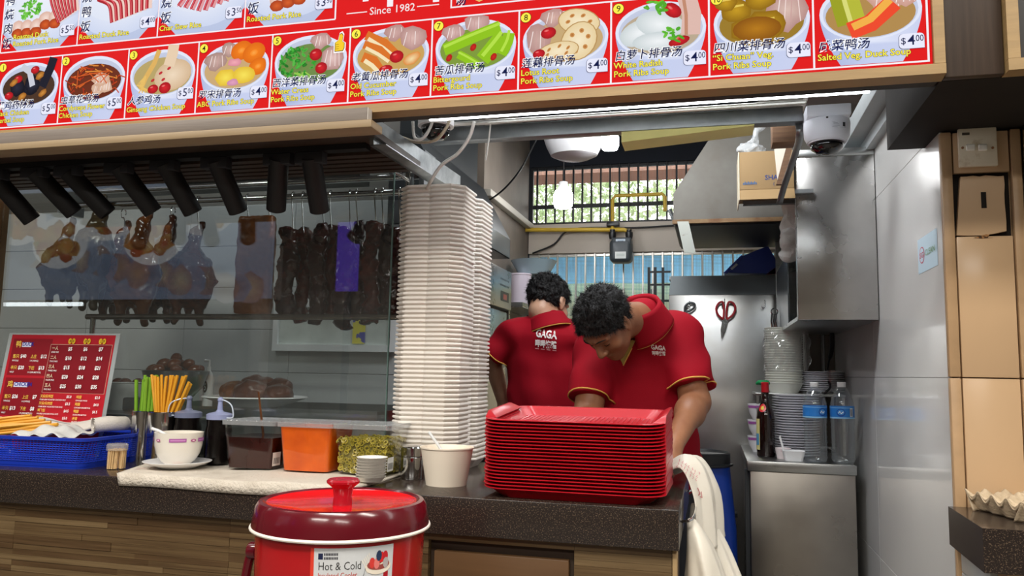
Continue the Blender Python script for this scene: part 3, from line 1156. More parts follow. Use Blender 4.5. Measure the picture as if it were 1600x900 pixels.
SOUPS = [('黑鸡药材汤', ('Black Chicken', 'Herbal Soup'), ('5', '00')), ('虫草花鸡汤', ('Cordyceps Flower', 'Chicken Soup'), ('5', '00')),
         ('人参鸡汤', ('Ginseng Chicken Soup',), ('5', '00')), ('罗宋排骨汤', ('ABC Pork Ribs Soup',), ('4', '00')),
         ('西洋菜排骨汤', ('Water Cress', 'Pork Ribs Soup'), ('4', '00')), ('老黄瓜排骨汤', ('Old Cucumber', 'Pork Ribs Soup'), ('4', '00')),
         ('苦瓜排骨汤', ('Bittergourd', 'Pork Ribs Soup'), ('4', '00')), ('莲藕排骨汤', ('Lotus Root', 'Pork Ribs Soup'), ('4', '00')),
         ('白萝卜排骨汤', ('White Radish', 'Pork Ribs Soup'), ('4', '00')), ('四川菜排骨汤', ('“Si Chuan” Veg.', 'Pork Ribs Soup'), ('4', '00')),
         ('咸菜鸭汤', ('Salted Veg. Duck Soup',), ('4', '00'))]
BROTH = ['4a3326', '6b2f1c', 'b7a36a', 'c9a878', '6f8a4a', 'c8a15c', '7e9a3c', 'c6a877', 'b9a890', '9a7a2c', 'b08a50']
for i, (zh, en, pr_) in enumerate(SOUPS):
    x0, x1 = DIV[i] + 0.0022, DIV[i + 1] - 0.0022
    c = Canvas(SF(0.0016), 0.00006)
    cx, cz, cl = bowl(c, x0, x1, BROTH[i])
    g = random.Random(100 + i)
    if i == 0:
        for k in range(5):
            c.blob(cx - 0.02 + g.uniform(-.03, .05), cz - 0.01 + g.uniform(-.02, .03), 0.03, '2a2b3e', '14141f', seed=k, clip=cl)
        c.strip([(cx + 0.05, cz - 0.01), (cx + 0.075, cz + 0.045), (cx + 0.085, cz + 0.078)], 0.03, '1e1e2c')
        c.strip([(cx - 0.03, cz + 0.06), (cx + 0.0, cz + 0.04), (cx + 0.015, cz - 0.005)], 0.02, 'c8cbd8')
        for dx, dz in ((-0.07, -0.03), (0.02, 0.045), (-0.04, 0.02)):
            date(c, cx + dx, cz + dz, 0.016)
        for dx, dz in ((-0.055, 0.01), (-0.02, -0.035), (0.055, -0.03), (0.04, 0.025)):
            c.blob(cx + dx, cz + dz, 0.019, 'cf8f3e', '9b5f22', seed=int(dx * 999), sy=0.6, rot=30, clip=cl)
    elif i == 1:
        for k in range(34):
            a = g.uniform(0, 6.28)
            d = 0.05 + 0.035 * g.random()
            p = (cx + d * math.cos(a), cz - 0.006 + 0.6 * d * math.sin(a))
            c.strip([p, (p[0] + g.uniform(-.02, .02), p[1] + g.uniform(-.012, .012)), (p[0] + g.uniform(-.035, .035), p[1] + g.uniform(-.015, .01))], 0.0035, g.choice(('c2441c', 'd9692a', 'a8301a', 'e08a3a')))
        for k in range(5):
            meat(c, cx + 0.02 + g.uniform(-.03, .03), cz - 0.012 + g.uniform(-.02, .02), 0.032, k, 'e8cdb8', 'cfa68c', 0.7, clip=cl)
        for k in range(8):
            c.strip([(cx + g.uniform(-.06, .06), cz + g.uniform(-.03, .03)), (cx + g.uniform(-.06, .06), cz + g.uniform(-.03, .03))], 0.003, 'cf5a24')
    elif i == 2:
        c.ell(cx + 0.035, cz - 0.008, 0.062, 0.045, 'ecd7bd', 'd3b592', rot=15, clip=cl)
        c.strip([(cx + 0.02, cz + 0.02), (cx + 0.03, cz + 0.055), (cx + 0.033, cz + 0.082)], 0.036, 'e6cdb0')
        c.strip([(cx - 0.015, cz + 0.07), (cx - 0.03, cz + 0.03), (cx - 0.055, cz - 0.01), (cx - 0.07, cz - 0.045)], 0.016, 'dcb060')
        for k in range(5):
            c.strip([(cx - 0.055, cz - 0.005), (cx - 0.06 - 0.006 * k, cz - 0.03), (cx - 0.075 + 0.012 * k, cz - 0.055)], 0.004, 'e6bd66')
        date(c, cx - 0.028, cz - 0.046, 0.018)
        date(c, cx + 0.012, cz - 0.045, 0.02, 0.85)
        for dx, dz in ((0.005, -0.02), (-0.005, 0.0), (0.022, 0.012), (-0.03, -0.02)):
            c.ell(cx + dx, cz + dz, 0.007, 0.004, 'd4303a', 'b0202a', rot=30, n=8)
    elif i == 3:
        meat(c, cx - 0.06, cz + 0.02, 0.04, 3, 'c9aaa2', 'a88780', clip=cl)
        meat(c, cx - 0.02, cz + 0.05, 0.03, 4, 'd4b4aa', 'a88780', clip=cl)
        for dx, dz, r in ((0.02, 0.045, 0.034), (0.06, 0.035, 0.036), (0.075, -0.005, 0.03)):
            c.ell(cx + dx, cz + dz, r, r * 0.8, 'f5851c', 'dd6a10', rot=20, clip=cl)
            c.ell(cx + dx, cz + dz, r * 0.35, r * 0.25, 'f9a648', 'f5851c', rot=20, clip=cl)
        for dx, dz in ((-0.025, -0.03), (0.032, -0.027)):
            c.blob(cx + dx, cz + dz, 0.036, 'f6e25a', 'e2bd38', seed=int(dx * 999), jag=0.15, sy=0.75, clip=cl)
        c.blob(cx + 0.0, cz + 0.012, 0.025, 'f0a9b4', 'd98a9c', seed=9, sy=0.5, clip=cl)
        c.blob(cx - 0.002, cz - 0.046, 0.022, 'e2a2c0', 'c98aaa', seed=2, sy=0.5, clip=cl)
    elif i == 4:
        meat(c, cx + 0.03, cz + 0.052, 0.034, 3, clip=cl)
        meat(c, cx + 0.065, cz + 0.0, 0.042, 5, 'e3c4c0', sy=1.1, rot=30, clip=cl)
        leafy(c, cx - 0.042, cz - 0.005, 0.055, 5, 60, clip=cl)
        for k in range(7):
            c.strip([(cx - 0.03 + g.uniform(-.02, .02), cz - 0.035), (cx + 0.0 + g.uniform(-.03, .03), cz - 0.06)], 0.004, '8fc850')
        date(c, cx + 0.018, cz + 0.012, 0.019, 0.9)
        date(c, cx + 0.036, cz - 0.027, 0.018, 0.9)
        # thumbs-up mark
        tx, tz = x1 - 0.026, Z1 - 0.045
        hand = [(-0.012, -0.022), (0.010, -0.022), (0.014, -0.014), (0.014, 0.0), (0.008, 0.004), (0.010, 0.020), (0.006, 0.027), (0.000, 0.024), (-0.003, 0.008), (-0.012, 0.002)]
        c.poly([(tx + p * 1.35, tz + q_ * 1.22) for p, q_ in hand], 'ffffff')
        c.poly([(tx + p * 1.12, tz + q_ * 1.06) for p, q_ in hand], '3a2c14')
        c.poly([(tx + p, tz + q_ * 0.98) for p, q_ in hand], 'f8cf2e')
        for k in range(3):
            c.strip([(tx - 0.011, tz - 0.016 + 0.006 * k), (tx - 0.001, tz - 0.015 + 0.006 * k)], 0.0012, '8a6414')
    elif i == 5:
        meat(c, cx + 0.012, cz + 0.055, 0.034, 3, 'cfaaa4', clip=cl)
        meat(c, cx + 0.06, cz + 0.035, 0.045, 4, 'dcb9b2', clip=cl)
        for a, b, w in (((-0.072, 0.055), (0.02, -0.012), 0.026), ((-0.078, 0.03), (0.0, -0.02), 0.022), ((-0.08, -0.005), (-0.03, -0.045), 0.028)):
            c.strip([(cx + a[0], cz + a[1]), (cx + (a[0] + b[0]) / 2 + 0.008, cz + (a[1] + b[1]) / 2 + 0.006), (cx + b[0], cz + b[1])], w, 'd9742a')
            c.strip([(cx + a[0] + 0.006, cz + a[1] - 0.010), (cx + (a[0] + b[0]) / 2 + 0.004, cz + (a[1] + b[1]) / 2 - 0.006), (cx + b[0] - 0.004, cz + b[1] - 0.004)], w * 0.42, 'f3e3b8')
        c.blob(cx + 0.06, cz - 0.022, 0.03, 'f0dca8', 'dd8a3c', seed=4, sy=0.55, rot=30, clip=cl)
        date(c, cx + 0.018, cz - 0.012, 0.020, 0.85)
        date(c, cx - 0.012, cz - 0.045, 0.020, 0.6)
    elif i == 6:
        meat(c, cx - 0.06, cz + 0.04, 0.034, 3, clip=cl)
        meat(c, cx + 0.0, cz + 0.06, 0.04, 4, clip=cl)
        for a, m_, b, w in (((-0.085, -0.005), (-0.02, 0.018), (0.065, 0.045), 0.032), ((0.02, -0.04), (0.05, -0.005), (0.07, 0.02), 0.04), ((-0.045, -0.02), (-0.02, -0.035), (0.01, -0.055), 0.022), ((0.07, -0.03), (0.085, 0.0), (0.09, 0.025), 0.03)):
            c.strip([(cx + p, cz + q_) for p, q_ in spl2((a, m_, b))], w, '8fc41e')
            c.strip([(cx + p, cz + q_ + w * 0.25) for p, q_ in spl2((a, m_, b))], w * 0.25, 'b4e04a')
        for dx, dz in ((-0.07, -0.028), (-0.005, -0.005), (0.05, -0.035)):
            c.ell(cx + dx, cz + dz, 0.011, 0.008, 'd02a20', 'a81a16', rot=60, n=8)
    elif i == 7:
        meat(c, cx - 0.03, cz + 0.055, 0.036, 3, 'd8b4a8', clip=cl)
        meat(c, cx - 0.07, cz + 0.0, 0.038, 4, 'c8a8a0', sy=1.2, clip=cl)
        for dx, dz, rx, ry, ro in ((0.035, 0.038, 0.052, 0.032, -15), (0.035, -0.012, 0.05, 0.042, 60), (-0.018, -0.035, 0.052, 0.024, 8)):
            c.ell(cx + dx, cz + dz, rx * 1.05, ry * 1.07, 'caa878', 'b8925c', rot=ro, clip=cl)
            c.ell(cx + dx, cz + dz, rx, ry, 'f4e6c6', 'e6cfa0', rot=ro, clip=cl)
            for k in range(6):
                a = k * 1.047 + 0.3
                ca, sa = math.cos(math.radians(ro)), math.sin(math.radians(ro))
                ex, ez = rx * 0.55 * math.cos(a), ry * 0.55 * math.sin(a)
                c.ell(cx + dx + ex * ca - ez * sa, cz + dz + ex * sa + ez * ca, rx * 0.13, ry * 0.15, 'a8622a', 'd29a5a', rot=ro + 40, n=8)
        date(c, cx - 0.042, cz + 0.015, 0.020, 0.75)
        date(c, cx - 0.066, cz - 0.038, 0.016, 0.75)
    elif i == 8:
        for k, (dx, dz, rx, ry, ro) in enumerate(((-0.05, -0.005, 0.05, 0.032, 20), (0.0, 0.012, 0.06, 0.034, -15), (-0.005, -0.030, 0.062, 0.024, 0))):
            c.ell(cx + dx, cz + dz, rx, ry, 'eff3f6', 'c9d3d6', rot=ro, clip=cl)
        c.strip([(cx + 0.062, cz + 0.082), (cx + 0.075, cz + 0.03), (cx + 0.072, cz - 0.02)], 0.045, 'dcb8ae')
        c.strip([(cx + 0.055, cz + 0.08), (cx + 0.062, cz + 0.03), (cx + 0.062, cz - 0.02)], 0.008, 'c08a70')
        date(c, cx + 0.03, cz + 0.045, 0.024, 0.7, -40)
        date(c, cx + 0.045, cz - 0.034, 0.026, 0.45, 15)
        leafy(c, cx - 0.012, cz + 0.055, 0.026, 3, 14, ('6cc23a', '4fa82c'), clip=cl)
        leafy(c, cx + 0.03, cz - 0.016, 0.026, 4, 12, ('6cc23a', '4fa82c'), clip=cl)
    elif i == 9:
        meat(c, cx + 0.06, cz + 0.02, 0.05, 3, 'd8bcb2', sy=1.2, clip=cl)
        for dx, dz, r in ((-0.055, 0.03, 0.04), (0.0, 0.055, 0.042), (-0.08, 0.05, 0.03), (0.01, -0.012, 0.05), (-0.03, -0.02, 0.045)):
            c.blob(cx + dx, cz + dz, r, 'c59a22', '8f6812', seed=int(dx * 999) % 77, sy=0.8, jag=0.2, clip=cl)
            c.strip([(cx + dx - r * 0.5, cz + dz + r * 0.2), (cx + dx + r * 0.4, cz + dz + r * 0.3)], 0.005, 'e4c85a')
        c.ell(cx - 0.01, cz - 0.02, 0.055, 0.03, 'b67a1a', '8a5410', n=16, clip=cl)
    else:
        meat(c, cx + 0.035, cz + 0.03, 0.045, 3, 'e6bfb2', 'c99a8c', sy=1.1, clip=cl)
        meat(c, cx + 0.075, cz + 0.035, 0.035, 5, 'e0b6aa', 'c99a8c', sy=1.2, clip=cl)
        for dx, w, cc in ((-0.075, 0.03, '9aa024'), (-0.045, 0.034, 'b4b83a'), (-0.06, 0.01, 'd6d878')):
            c.strip([(cx + dx, cz + 0.06), (cx + dx + 0.008, cz + 0.02), (cx + dx + 0.02, cz - 0.03)], w, cc)
        c.strip([(cx - 0.045, cz - 0.045), (cx, cz - 0.03), (cx + 0.05, cz + 0.015)], 0.042, 'ec4a2c')
        c.strip([(cx - 0.038, cz - 0.036), (cx, cz - 0.02), (cx + 0.042, cz + 0.022)], 0.018, 'f0b04a')
    # number disc
    c.ell(x0 + 0.016, Z1 - 0.022, 0.0142, 0.0142, '1c1a12', n=20)
    c.ell(x0 + 0.016, Z1 - 0.022, 0.0130, 0.0130, 'fbee4c', n=20)
    c.text(str(i + 1), x0 + 0.016, Z1 - 0.0295, 0.0225, '141410', weight=0.004, align='c', width=None if i < 9 else 0.018)
    two = len(en) == 2
    c.text(zh, x0 + 0.007, Z0 + (0.058 if two else 0.042), 0.0275, NVY, weight=0.012, outline='ffffff', ow=0.05, shear=0.15, width=len(zh) * 0.0262 + 0.006)
    for k, ln in enumerate(en):
        c.text(ln, x0 + 0.005, Z0 + (0.036 - 0.0215 * k if two else 0.018), 0.0215, YEL, weight=0.012, outline='3c3410', ow=0.035)
    price(c, x1, Z0 + (0.030 if i not in (2,) else 0.044), pr_)
    c.build('menu_cell', PRINT_LIT, sg, label='printed bowl of soup number %d with its name and price' % (i + 1))

# upper row: rice plates
RICE = [('鸭烧肉饭', ('Roasted Duck', 'Roasted Pork Rice'), ('5', '50')), ('烧鸭饭', ('Roasted Duck Rice',), ('4', '00')), ('叉烧饭', ('Char Siew Rice',), ('3', '50')), ('烧肉饭', ('Roasted Pork Rice',), ('3', '50'))]
for i, (zh, en, pr_) in enumerate(RICE):
    x0, x1 = UD[i] + 0.0022, UD[i + 1] - 0.0022
    zb = UZ + 0.002
    c = Canvas(SF(0.0016), 0.00006)
    g = random.Random(50 + i)
    cx = (x0 + x1) / 2

    def cl(x, z, x0=x0, x1=x1, zb=zb):
        return (min(max(x, x0), x1), max(z, zb))
    c.rect(x0, zb, x1, 2.62, 'b8c4e2', 'd8def0')
    c.ell(cx, zb + 0.14, 0.165, 0.125, 'f2f5fd', 'ccd6ef', n=36, clip=cl)
    c.ell(cx, zb + 0.15, 0.135, 0.090, 'e8edf8', 'dde4f4', n=36, clip=cl)
    c.poly([(x0, zb), (x0 + 0.06, zb), (x0, zb + 0.06)], RED)
    c.poly([(x1, zb), (x1, zb + 0.06), (x1 - 0.06, zb)], RED)
    if i in (0, 3):
        for k in range(5):
            X = cx - 0.082 + 0.034 * k if i == 0 else cx - 0.04 + 0.034 * k
            Z = zb + 0.062 + (0.02 if k > 2 else 0) + 0.006 * k * (i == 3)
            c.blob(X, Z + 0.012, 0.026, 'f2dcd2', 'd9b0a0', seed=k, jag=0.12, sy=0.9)
            c.blob(X, Z - 0.008, 0.023, 'd8602a', 'a83c18', seed=k + 7, jag=0.12, sy=0.75)
        leafy(c, cx - 0.035 if i == 0 else cx - 0.07, zb + 0.125, 0.04, 8, 40, ('5fb83a', '3f9428', '7fcf52'))
    if i in (0, 1, 2):
        n = 8
        for k in range(n):
            t = k / (n - 1)
            if i == 0:
                p = [(cx + 0.03 + 0.09 * t, zb + 0.19), (cx + 0.045 + 0.085 * t, zb + 0.135), (cx + 0.075 + 0.06 * t, zb + 0.075 + 0.03 * t)]
                w = 0.018
            elif i == 1:
                p = [(cx - 0.075 + 0.15 * t, zb + 0.14 + 0.03 * t), (cx - 0.03 + 0.13 * t, zb + 0.115 + 0.03 * t), (cx - 0.015 + 0.12 * t, zb + 0.058 + 0.03 * t)]
                w = 0.023
            else:
                p = [(cx - 0.05 + 0.155 * t, zb + 0.17), (cx - 0.055 + 0.15 * t, zb + 0.115), (cx - 0.075 + 0.155 * t, zb + 0.06 + 0.05 * abs(t - 0.5))]
                w = 0.017
            c.strip(spl2(p), w, 'a8202a' if i != 2 else 'b0243a')
            c.strip([(a + w * 0.25, b) for a, b in spl2(p)], w * 0.5, 'eccdc2' if i != 2 else 'e09a9e')
            c.strip([(a - w * 0.32, b) for a, b in spl2(p)], w * 0.16, 'e2606a')
        if i == 2:
            leafy(c, x0 + 0.055, zb + 0.15, 0.03, 4, 20, ('8fcf6a', '5fae44'))
    for k, ch in enumerate(zh):
        c.text(ch, x0 + 0.006, zb + (0.012 if i == 0 else 0.04) + 0.046 * (len(zh) - 1 - k), 0.036, NVY, weight=0.014, outline='ffffff', ow=0.04, shear=0.12)
    two = len(en) == 2
    for k, ln in enumerate(en):
        c.text(ln, x0 + (0.048 if two else 0.006), zb + (0.034 - 0.022 * k if two else 0.014), 0.0225, YEL, weight=0.012, outline='3c3410', ow=0.035)
    price(c, x1, zb + 0.028, pr_)
    c.build('menu_cell', PRINT_LIT, sg, label='printed plate of rice with roast meat, its name and price')

# dark wood panel beside the board and the frame of the next stall's sign
single('fascia_panel', MB().rbox((0.504, 1.875, 1.99), (0.622, 1.899, 2.88), 0.002), M_DWOOD, 'dark walnut fascia panel between the two stall signs above the pillar', 'panel')
ns = thing('stall_sign_frame', 'tan wooden sign frame of the next stall beyond the walnut panel', 'sign frame', (0.8, 1.87, 1.99))
obj('frame_rail', MB().box((0.624, 1.855, 2.016), (0.648, 1.90, 2.88)), M_TAN, ns)
obj('frame_rail', MB().box((0.624, 1.855, 1.99), (1.3, 1.90, 2.0155)), M_TAN, ns)
obj('sign_face', MB().box((0.648, 1.875, 2.016), (1.3, 1.90, 2.88)), mat('dark_sign_face', '1a1412', 0.4), ns)
# ================================================================== light shelf, spotlights, glass display, roast meats
M_FAS = mat('weathered_grey_board', '887e76', 0.55, col2='736a62', vscale=5, stretch=(0.5, 3, 12), bump=0.05, bscale=25)
M_FAS2 = mat('pale_batten', '9c8768', 0.5, var=0.1, vscale=6, stretch=(0.5, 3, 12))
ls = thing('light_shelf', 'weathered wooden light shelf under the menu board carrying black spotlights', 'shelf', (-1.8, 2.1, 1.968))
obj('fascia_board', MB().rbox((-2.75, 1.832, 1.966), (-0.866, 1.8575, 2.000), 0.002), M_FAS, ls)
obj('board_end', MB().box((-0.866, 1.833, 1.967), (-0.8645, 1.857, 1.999)), mat('white_end_cap', 'cfcac2', 0.5), ls)
obj('batten', MB().rbox((-2.75, 1.828, 1.945), (-0.852, 1.90, 1.9655), 0.002), M_FAS2, ls)
obj('shelf_board', MB().box((-2.75, 1.90, 1.968), (-0.905, 2.32, 1.986)), M_DWOOD, ls)
for i in range(5):
    obj('slat', MB().box((-2.75, 2.10 + 0.045 * i, 1.953), (-0.92, 2.13 + 0.045 * i, 1.9675)), M_DWOOD, ls)
TY = 2.045
obj('lighting_track', MB().box((-2.75, TY - 0.017, 1.951), (-0.96, TY + 0.017, 1.9675)), BLACK, ls)
SPOTS = [((-28, 243), (-8, 278), (36, 328)), ((57, 240), (55, 268), (105, 321)), ((124, 239), (107, 269), (165, 330)), ((207, 233), (186, 260), (231, 320)),
         ((276, 229), (258, 255), (296, 322)), ((351, 225), (338, 250), (367, 318)), ((417, 221), (436, 246), (432, 316)), ((496, 217), (486, 245), (497, 314))]
M_SPOT = mat('matt_black_spot', '0f0f11', 0.55)
for i, (ad, tp_, bt) in enumerate(SPOTS):
    a = px(*ad, Y=TY)
    t = px(*tp_, Y=TY)
    b = px(*bt, Y=TY + 0.075)
    d = (b - t).normalized()
    b = t + d * 0.172
    s = thing('track_spotlight', 'matt black cylinder spotlight hung from the track over the roast meats', 'spotlight', (t.x, TY, b.z), group='black track spotlights under the light shelf')
    obj('adapter', MB().rbox((t.x - 0.045, TY - 0.016, 1.918), (t.x + 0.045, TY + 0.016, 1.9505), 0.002), mat('charcoal_adapter', '26272b', 0.5), s)
    top = Vector((t.x, TY, 1.918))
    ax_pt = t + d * 0.02
    obj('stem', MB().tube([top, (t.x, TY, t.z + 0.004), ax_pt], 0.007, 10), mat('stem_grey', '55565a', 0.35, 0.6), s)
    up = d.to_track_quat('Z', 'Y').to_matrix().to_4x4()
    obj('housing', MB().lathe([(0.0, 0.004), (0.024, 0.004), (0.028, 0.0), (0.0295, 0.002), (0.0295, 0.170), (0.027, 0.172), (0.026, 0.160), (0.0, 0.155)], n=28, M=Matrix.Translation(t) @ up), M_SPOT, s)
    obj('lens', MB().lathe([(0.0, 0.158), (0.022, 0.158), (0.022, 0.160), (0.0, 0.160)], n=20, M=Matrix.Translation(t) @ up), mat('spot_lens', '8a8578', 0.1), s)

# glass front of the display
GP = thin_glass('display_glass_pane', (0.93, 0.96, 0.95), refl=0.06, haze=0.02, hazecol=(0.55, 0.6, 0.6))
dg_ = thing('display_glass', 'tall clear glass front of the roast meat display', 'glass screen', (-1.8, 2.40, 1.0))
GX0, GX1, GZ1 = -2.635, -1.03, 2.045
cor = [(GX0, 2.40, 1.0), (GX1, 2.40, 1.0), (GX1, 2.40, GZ1)] + [(GX0 + 0.05 - 0.05 * math.sin(k * math.pi / 12), 2.40, GZ1 - 0.05 + 0.05 * math.cos(k * math.pi / 12)) for k in range(7)]
obj('pane', MB().prism(cor, (0, 0.006, 0)), GP, dg_, smooth=None)
obj('pane_edge', MB().box((GX1, 2.399, 1.0), (GX1 + 0.003, 2.407, GZ1)), mat('glass_edge_green', '6f8a84', 0.2, trans=0.3), dg_, smooth=None)
for u, v in ((29, 284), (607, 262)):
    c = px(u, v, Y=2.40)
    M = Matrix.Translation((c.x, 2.386, c.z)) @ Matrix.Rotation(-math.pi / 2, 4, 'X')
    so = obj('standoff', MB().lathe([(0.0, 0), (0.0155, 0.0), (0.017, 0.002), (0.017, 0.013), (0.012, 0.014)], n=20, M=M), CHROME, dg_)
    obj('standoff_rod', MB().tube([(c.x, 2.407, c.z), (c.x, 2.575, c.z)], 0.008, 12), CHROME, so)
c = px(607, 262, Y=2.40)
pp = thing('support_post', 'polished steel pipe post holding the display glass beside the foam boxes', 'post', (c.x, 2.59, 1.0))
obj('pipe', MB().tube([(c.x, 2.592, 1.0), (c.x, 2.592, c.z + 0.02)], 0.016, 16), CHROME, pp)
obj('flange', MB().lathe([(0.0, 0.0), (0.045, 0), (0.045, 0.006), (0.0, 0.008)], (c.x, 2.592, c.z + 0.02), 24), CHROME, pp)
c0 = px(29, 284, Y=2.40)
struct('trim_4', MB().box((-2.70, 2.36, 1.0), (-2.637, 2.43, 1.968)), mat('brown_side_post', '7a5a38', 0.5, var=0.15, vscale=5))

# steel display base, rails
M_STEEL_D = mat('display_steel', '9fa3a2', 0.32, 1.0, var=0.12, vscale=4, rvar=0.1)
db = thing('display_cabinet', 'steel cabinet under the roast meat display with a perforated deck', 'cabinet', (-1.85, 2.75, 1.0))
obj('body', MB().rbox((-2.62, 2.47, 1.001), (-1.06, 2.735, 1.13), 0.003), M_STEEL_D, db)
obj('deck', MB().rbox((-2.62, 2.44, 1.13), (-1.05, 3.05, 1.145), 0.003), M_STEEL_D, db)
obj('leg', MB().box((-2.6, 3.0, 0), (-2.56, 3.04, 1.13)), M_STEEL_D, db)
obj('leg', MB().box((-1.10, 3.0, 0), (-1.06, 3.04, 1.13)), M_STEEL_D, db)
TX0, TX1, TY0, TY1 = -2.05, -1.085, 2.46, 3.0
tr = thing('drip_tray', 'perforated steel drip tray under the hanging roast meats', 'tray', (-1.55, 2.7, 1.145))
tm = MB()
tm.box((TX0, TY0, 1.1455), (TX1, TY0 + 0.004, 1.182)).box((TX0, TY1 - 0.004, 1.1455), (TX1, TY1, 1.182)).box((TX0, TY0 + 0.004, 1.1455), (TX0 + 0.004, TY1 - 0.004, 1.182)).box((TX1 - 0.004, TY0 + 0.004, 1.1455), (TX1, TY1 - 0.004, 1.182))
obj('rim', tm, M_STEEL_D, tr)
PERF = mat('perforated_dark_steel', '8b8f8e', 0.4, 0.8, col2='2b2d2d', vscale=120, sharp=(0.45, 0.5), detail=1)
obj('perforated_plate', MB().box((TX0 + 0.004, TY0 + 0.004, 1.150), (TX1 - 0.004, TY1 - 0.004, 1.154)), PERF, tr)

RY = 2.66
hr = thing('hanging_rail', 'polished steel hanging rails with hooks above the roast meats', 'rail', (-1.8, RY, 1.95))
for u, v, Y in ((300, 272, 2.72), (300, 292, 2.70), (300, 314, RY)):
    c = px(u, v, Y=Y)
    obj('rail_tube', MB().tube([(-2.63, Y, c.z), (-1.0, Y, c.z)], 0.012, 12), CHROME, hr)
for X in (-2.6, -1.02):
    obj('bracket', MB().box((X - 0.01, 2.63, 1.94), (X + 0.01, 2.75, 2.12)), STEEL_DULL, hr)
obj('canopy', MB().prism([(-2.63, 2.78, 2.06), (-2.63, 2.86, 2.05), (-2.63, 2.86, 2.3), (-2.63, 2.6, 2.3)], (1.30, 0, 0)), mat('sooty_steel', '4a4a48', 0.35, 0.9, var=0.2, vscale=5, stretch=(0.4, 4, 14)), hr)
RZ = px(300, 314, Y=RY).z
lr = thing('lower_rail', 'lower steel guard rail in front of the hanging roast meats', 'rail', (-1.7, 2.55, 1.145))
c = px(300, 495, Y=2.56)
obj('rail_tube', MB().tube([(-2.36, 2.56, c.z), (-0.97, 2.56, c.z)], 0.011, 12), mat('greasy_rail', '8d8479', 0.25, 0.9, col2='5a4030', vscale=14, sharp=(0.35, 0.5)), lr)
for X in (-2.33, -1.02):
    obj('post', MB().tube([(X, 2.56, 1.145), (X, 2.56, c.z)], 0.010, 12), CHROME, lr)

# serving hatch frame seen behind the meats
hf = thing('hatch_frame', 'white framed serving hatch in the tiled partition behind the roast meats', 'hatch', (-2.0, 3.29, 1.42))
a, b = px(428, 548, Y=3.29), px(622, 480, Y=3.29)
obj('frame', MB().box((a.x, 3.27, a.z), (b.x, 3.303, a.z + 0.03)).box((a.x, 3.27, a.z + 0.03), (a.x + 0.025, 3.303, b.z)).box((b.x - 0.025, 3.27, a.z + 0.03), (b.x, 3.303, b.z)).box((a.x, 3.27, b.z), (b.x, 3.303, b.z + 0.025)), mat('white_hatch_frame', 'd9dcdc', 0.4), hf)
obj('backing', MB().box((a.x + 0.025, 3.285, a.z + 0.03), (b.x - 0.025, 3.303, b.z)), mat('hatch_sheet', 'c3cbc6', 0.4, var=0.15, vscale=9), hf)
cc = px(560, 530, Y=3.28)
obj('poster', MB().box((cc.x - 0.03, 3.28, cc.z - 0.02), (cc.x + 0.03, 3.2845, cc.z + 0.12)), mat('yellow_poster', 'd8cf4a', 0.5, col2='4a4fa0', vscale=20, sharp=(0.45, 0.5)), hf)

# roast ducks --------------------------------------------------------
M_DUCK = mat('lacquered_duck_skin', '5b2c15', 0.22, col2='2a130a', vscale=16, coat=0.5, bump=0.25, bscale=45)
M_DUCK2 = mat('amber_duck_skin', '8a4e1c', 0.24, col2='4a2410', vscale=14, coat=0.5, bump=0.25, bscale=45)
M_DUCK3 = mat('olive_brown_duck_skin', '5d4a26', 0.28, col2='332614', vscale=14, coat=0.4, bump=0.25, bscale=45)


def duck_field(seed):
    def f(p):
        d = s_ell(p, (0, 0, -0.235), (0.082, 0.062, 0.112))
        d = smin(d, s_ell(p, (0.0, -0.015, -0.19), (0.062, 0.058, 0.075)), 0.03)
        d = smin(d, s_cap(p, (0, 0, -0.15), (0.012, 0.0, -0.055), 0.036, 0.022), 0.03)
        d = smin(d, s_cap(p, (0.012, 0, -0.055), (0.03, 0.0, -0.012), 0.020, 0.014), 0.02)
        for s in (-1, 1):
            d = smin(d, s_cap(p, (s * 0.060, -0.012, -0.17), (s * 0.088, -0.02, -0.245), 0.020, 0.013), 0.02)
            d = smin(d, s_cap(p, (s * 0.088, -0.02, -0.245), (s * 0.070, -0.018, -0.30), 0.013, 0.007), 0.012)
            d = smin(d, s_cap(p, (s * 0.045, -0.01, -0.30), (s * 0.042, -0.012, -0.375), 0.030, 0.014), 0.025)
            d = smin(d, s_cap(p, (s * 0.042, -0.012, -0.375), (s * 0.046, -0.012, -0.405), 0.011, 0.013), 0.01)
        d = smin(d, s_cap(p, (0, 0.02, -0.33), (0, 0.03, -0.385), 0.022, 0.008), 0.02)
        return d + 0.006 * vnoise(p, 38, seed) + 0.003 * vnoise(p, 90, seed + 3)
    return sdf(f, (-0.12, -0.085, -0.43), (0.12, 0.075, 0.012), 0.006)


def hook(x, y, z0, z1):
    pts = [(x, y + 0.012, z1 - 0.006), (x, y + 0.014, z1 + 0.008), (x, y, z1 + 0.018), (x, y - 0.013, z1 + 0.006), (x, y - 0.008, z1 - 0.02), (x + 0.004, y, z0 + 0.02), (x + 0.008, y + 0.004, z0 - 0.02)]
    return MB().tube(spline(pts, 5), 0.0024, 8)


DM = [duck_field(1), duck_field(5)]
proto = []
for k in (0, 1):
    proto.append(make_mesh('body', DM[k], (0, 0, 0), True, [M_DUCK]))


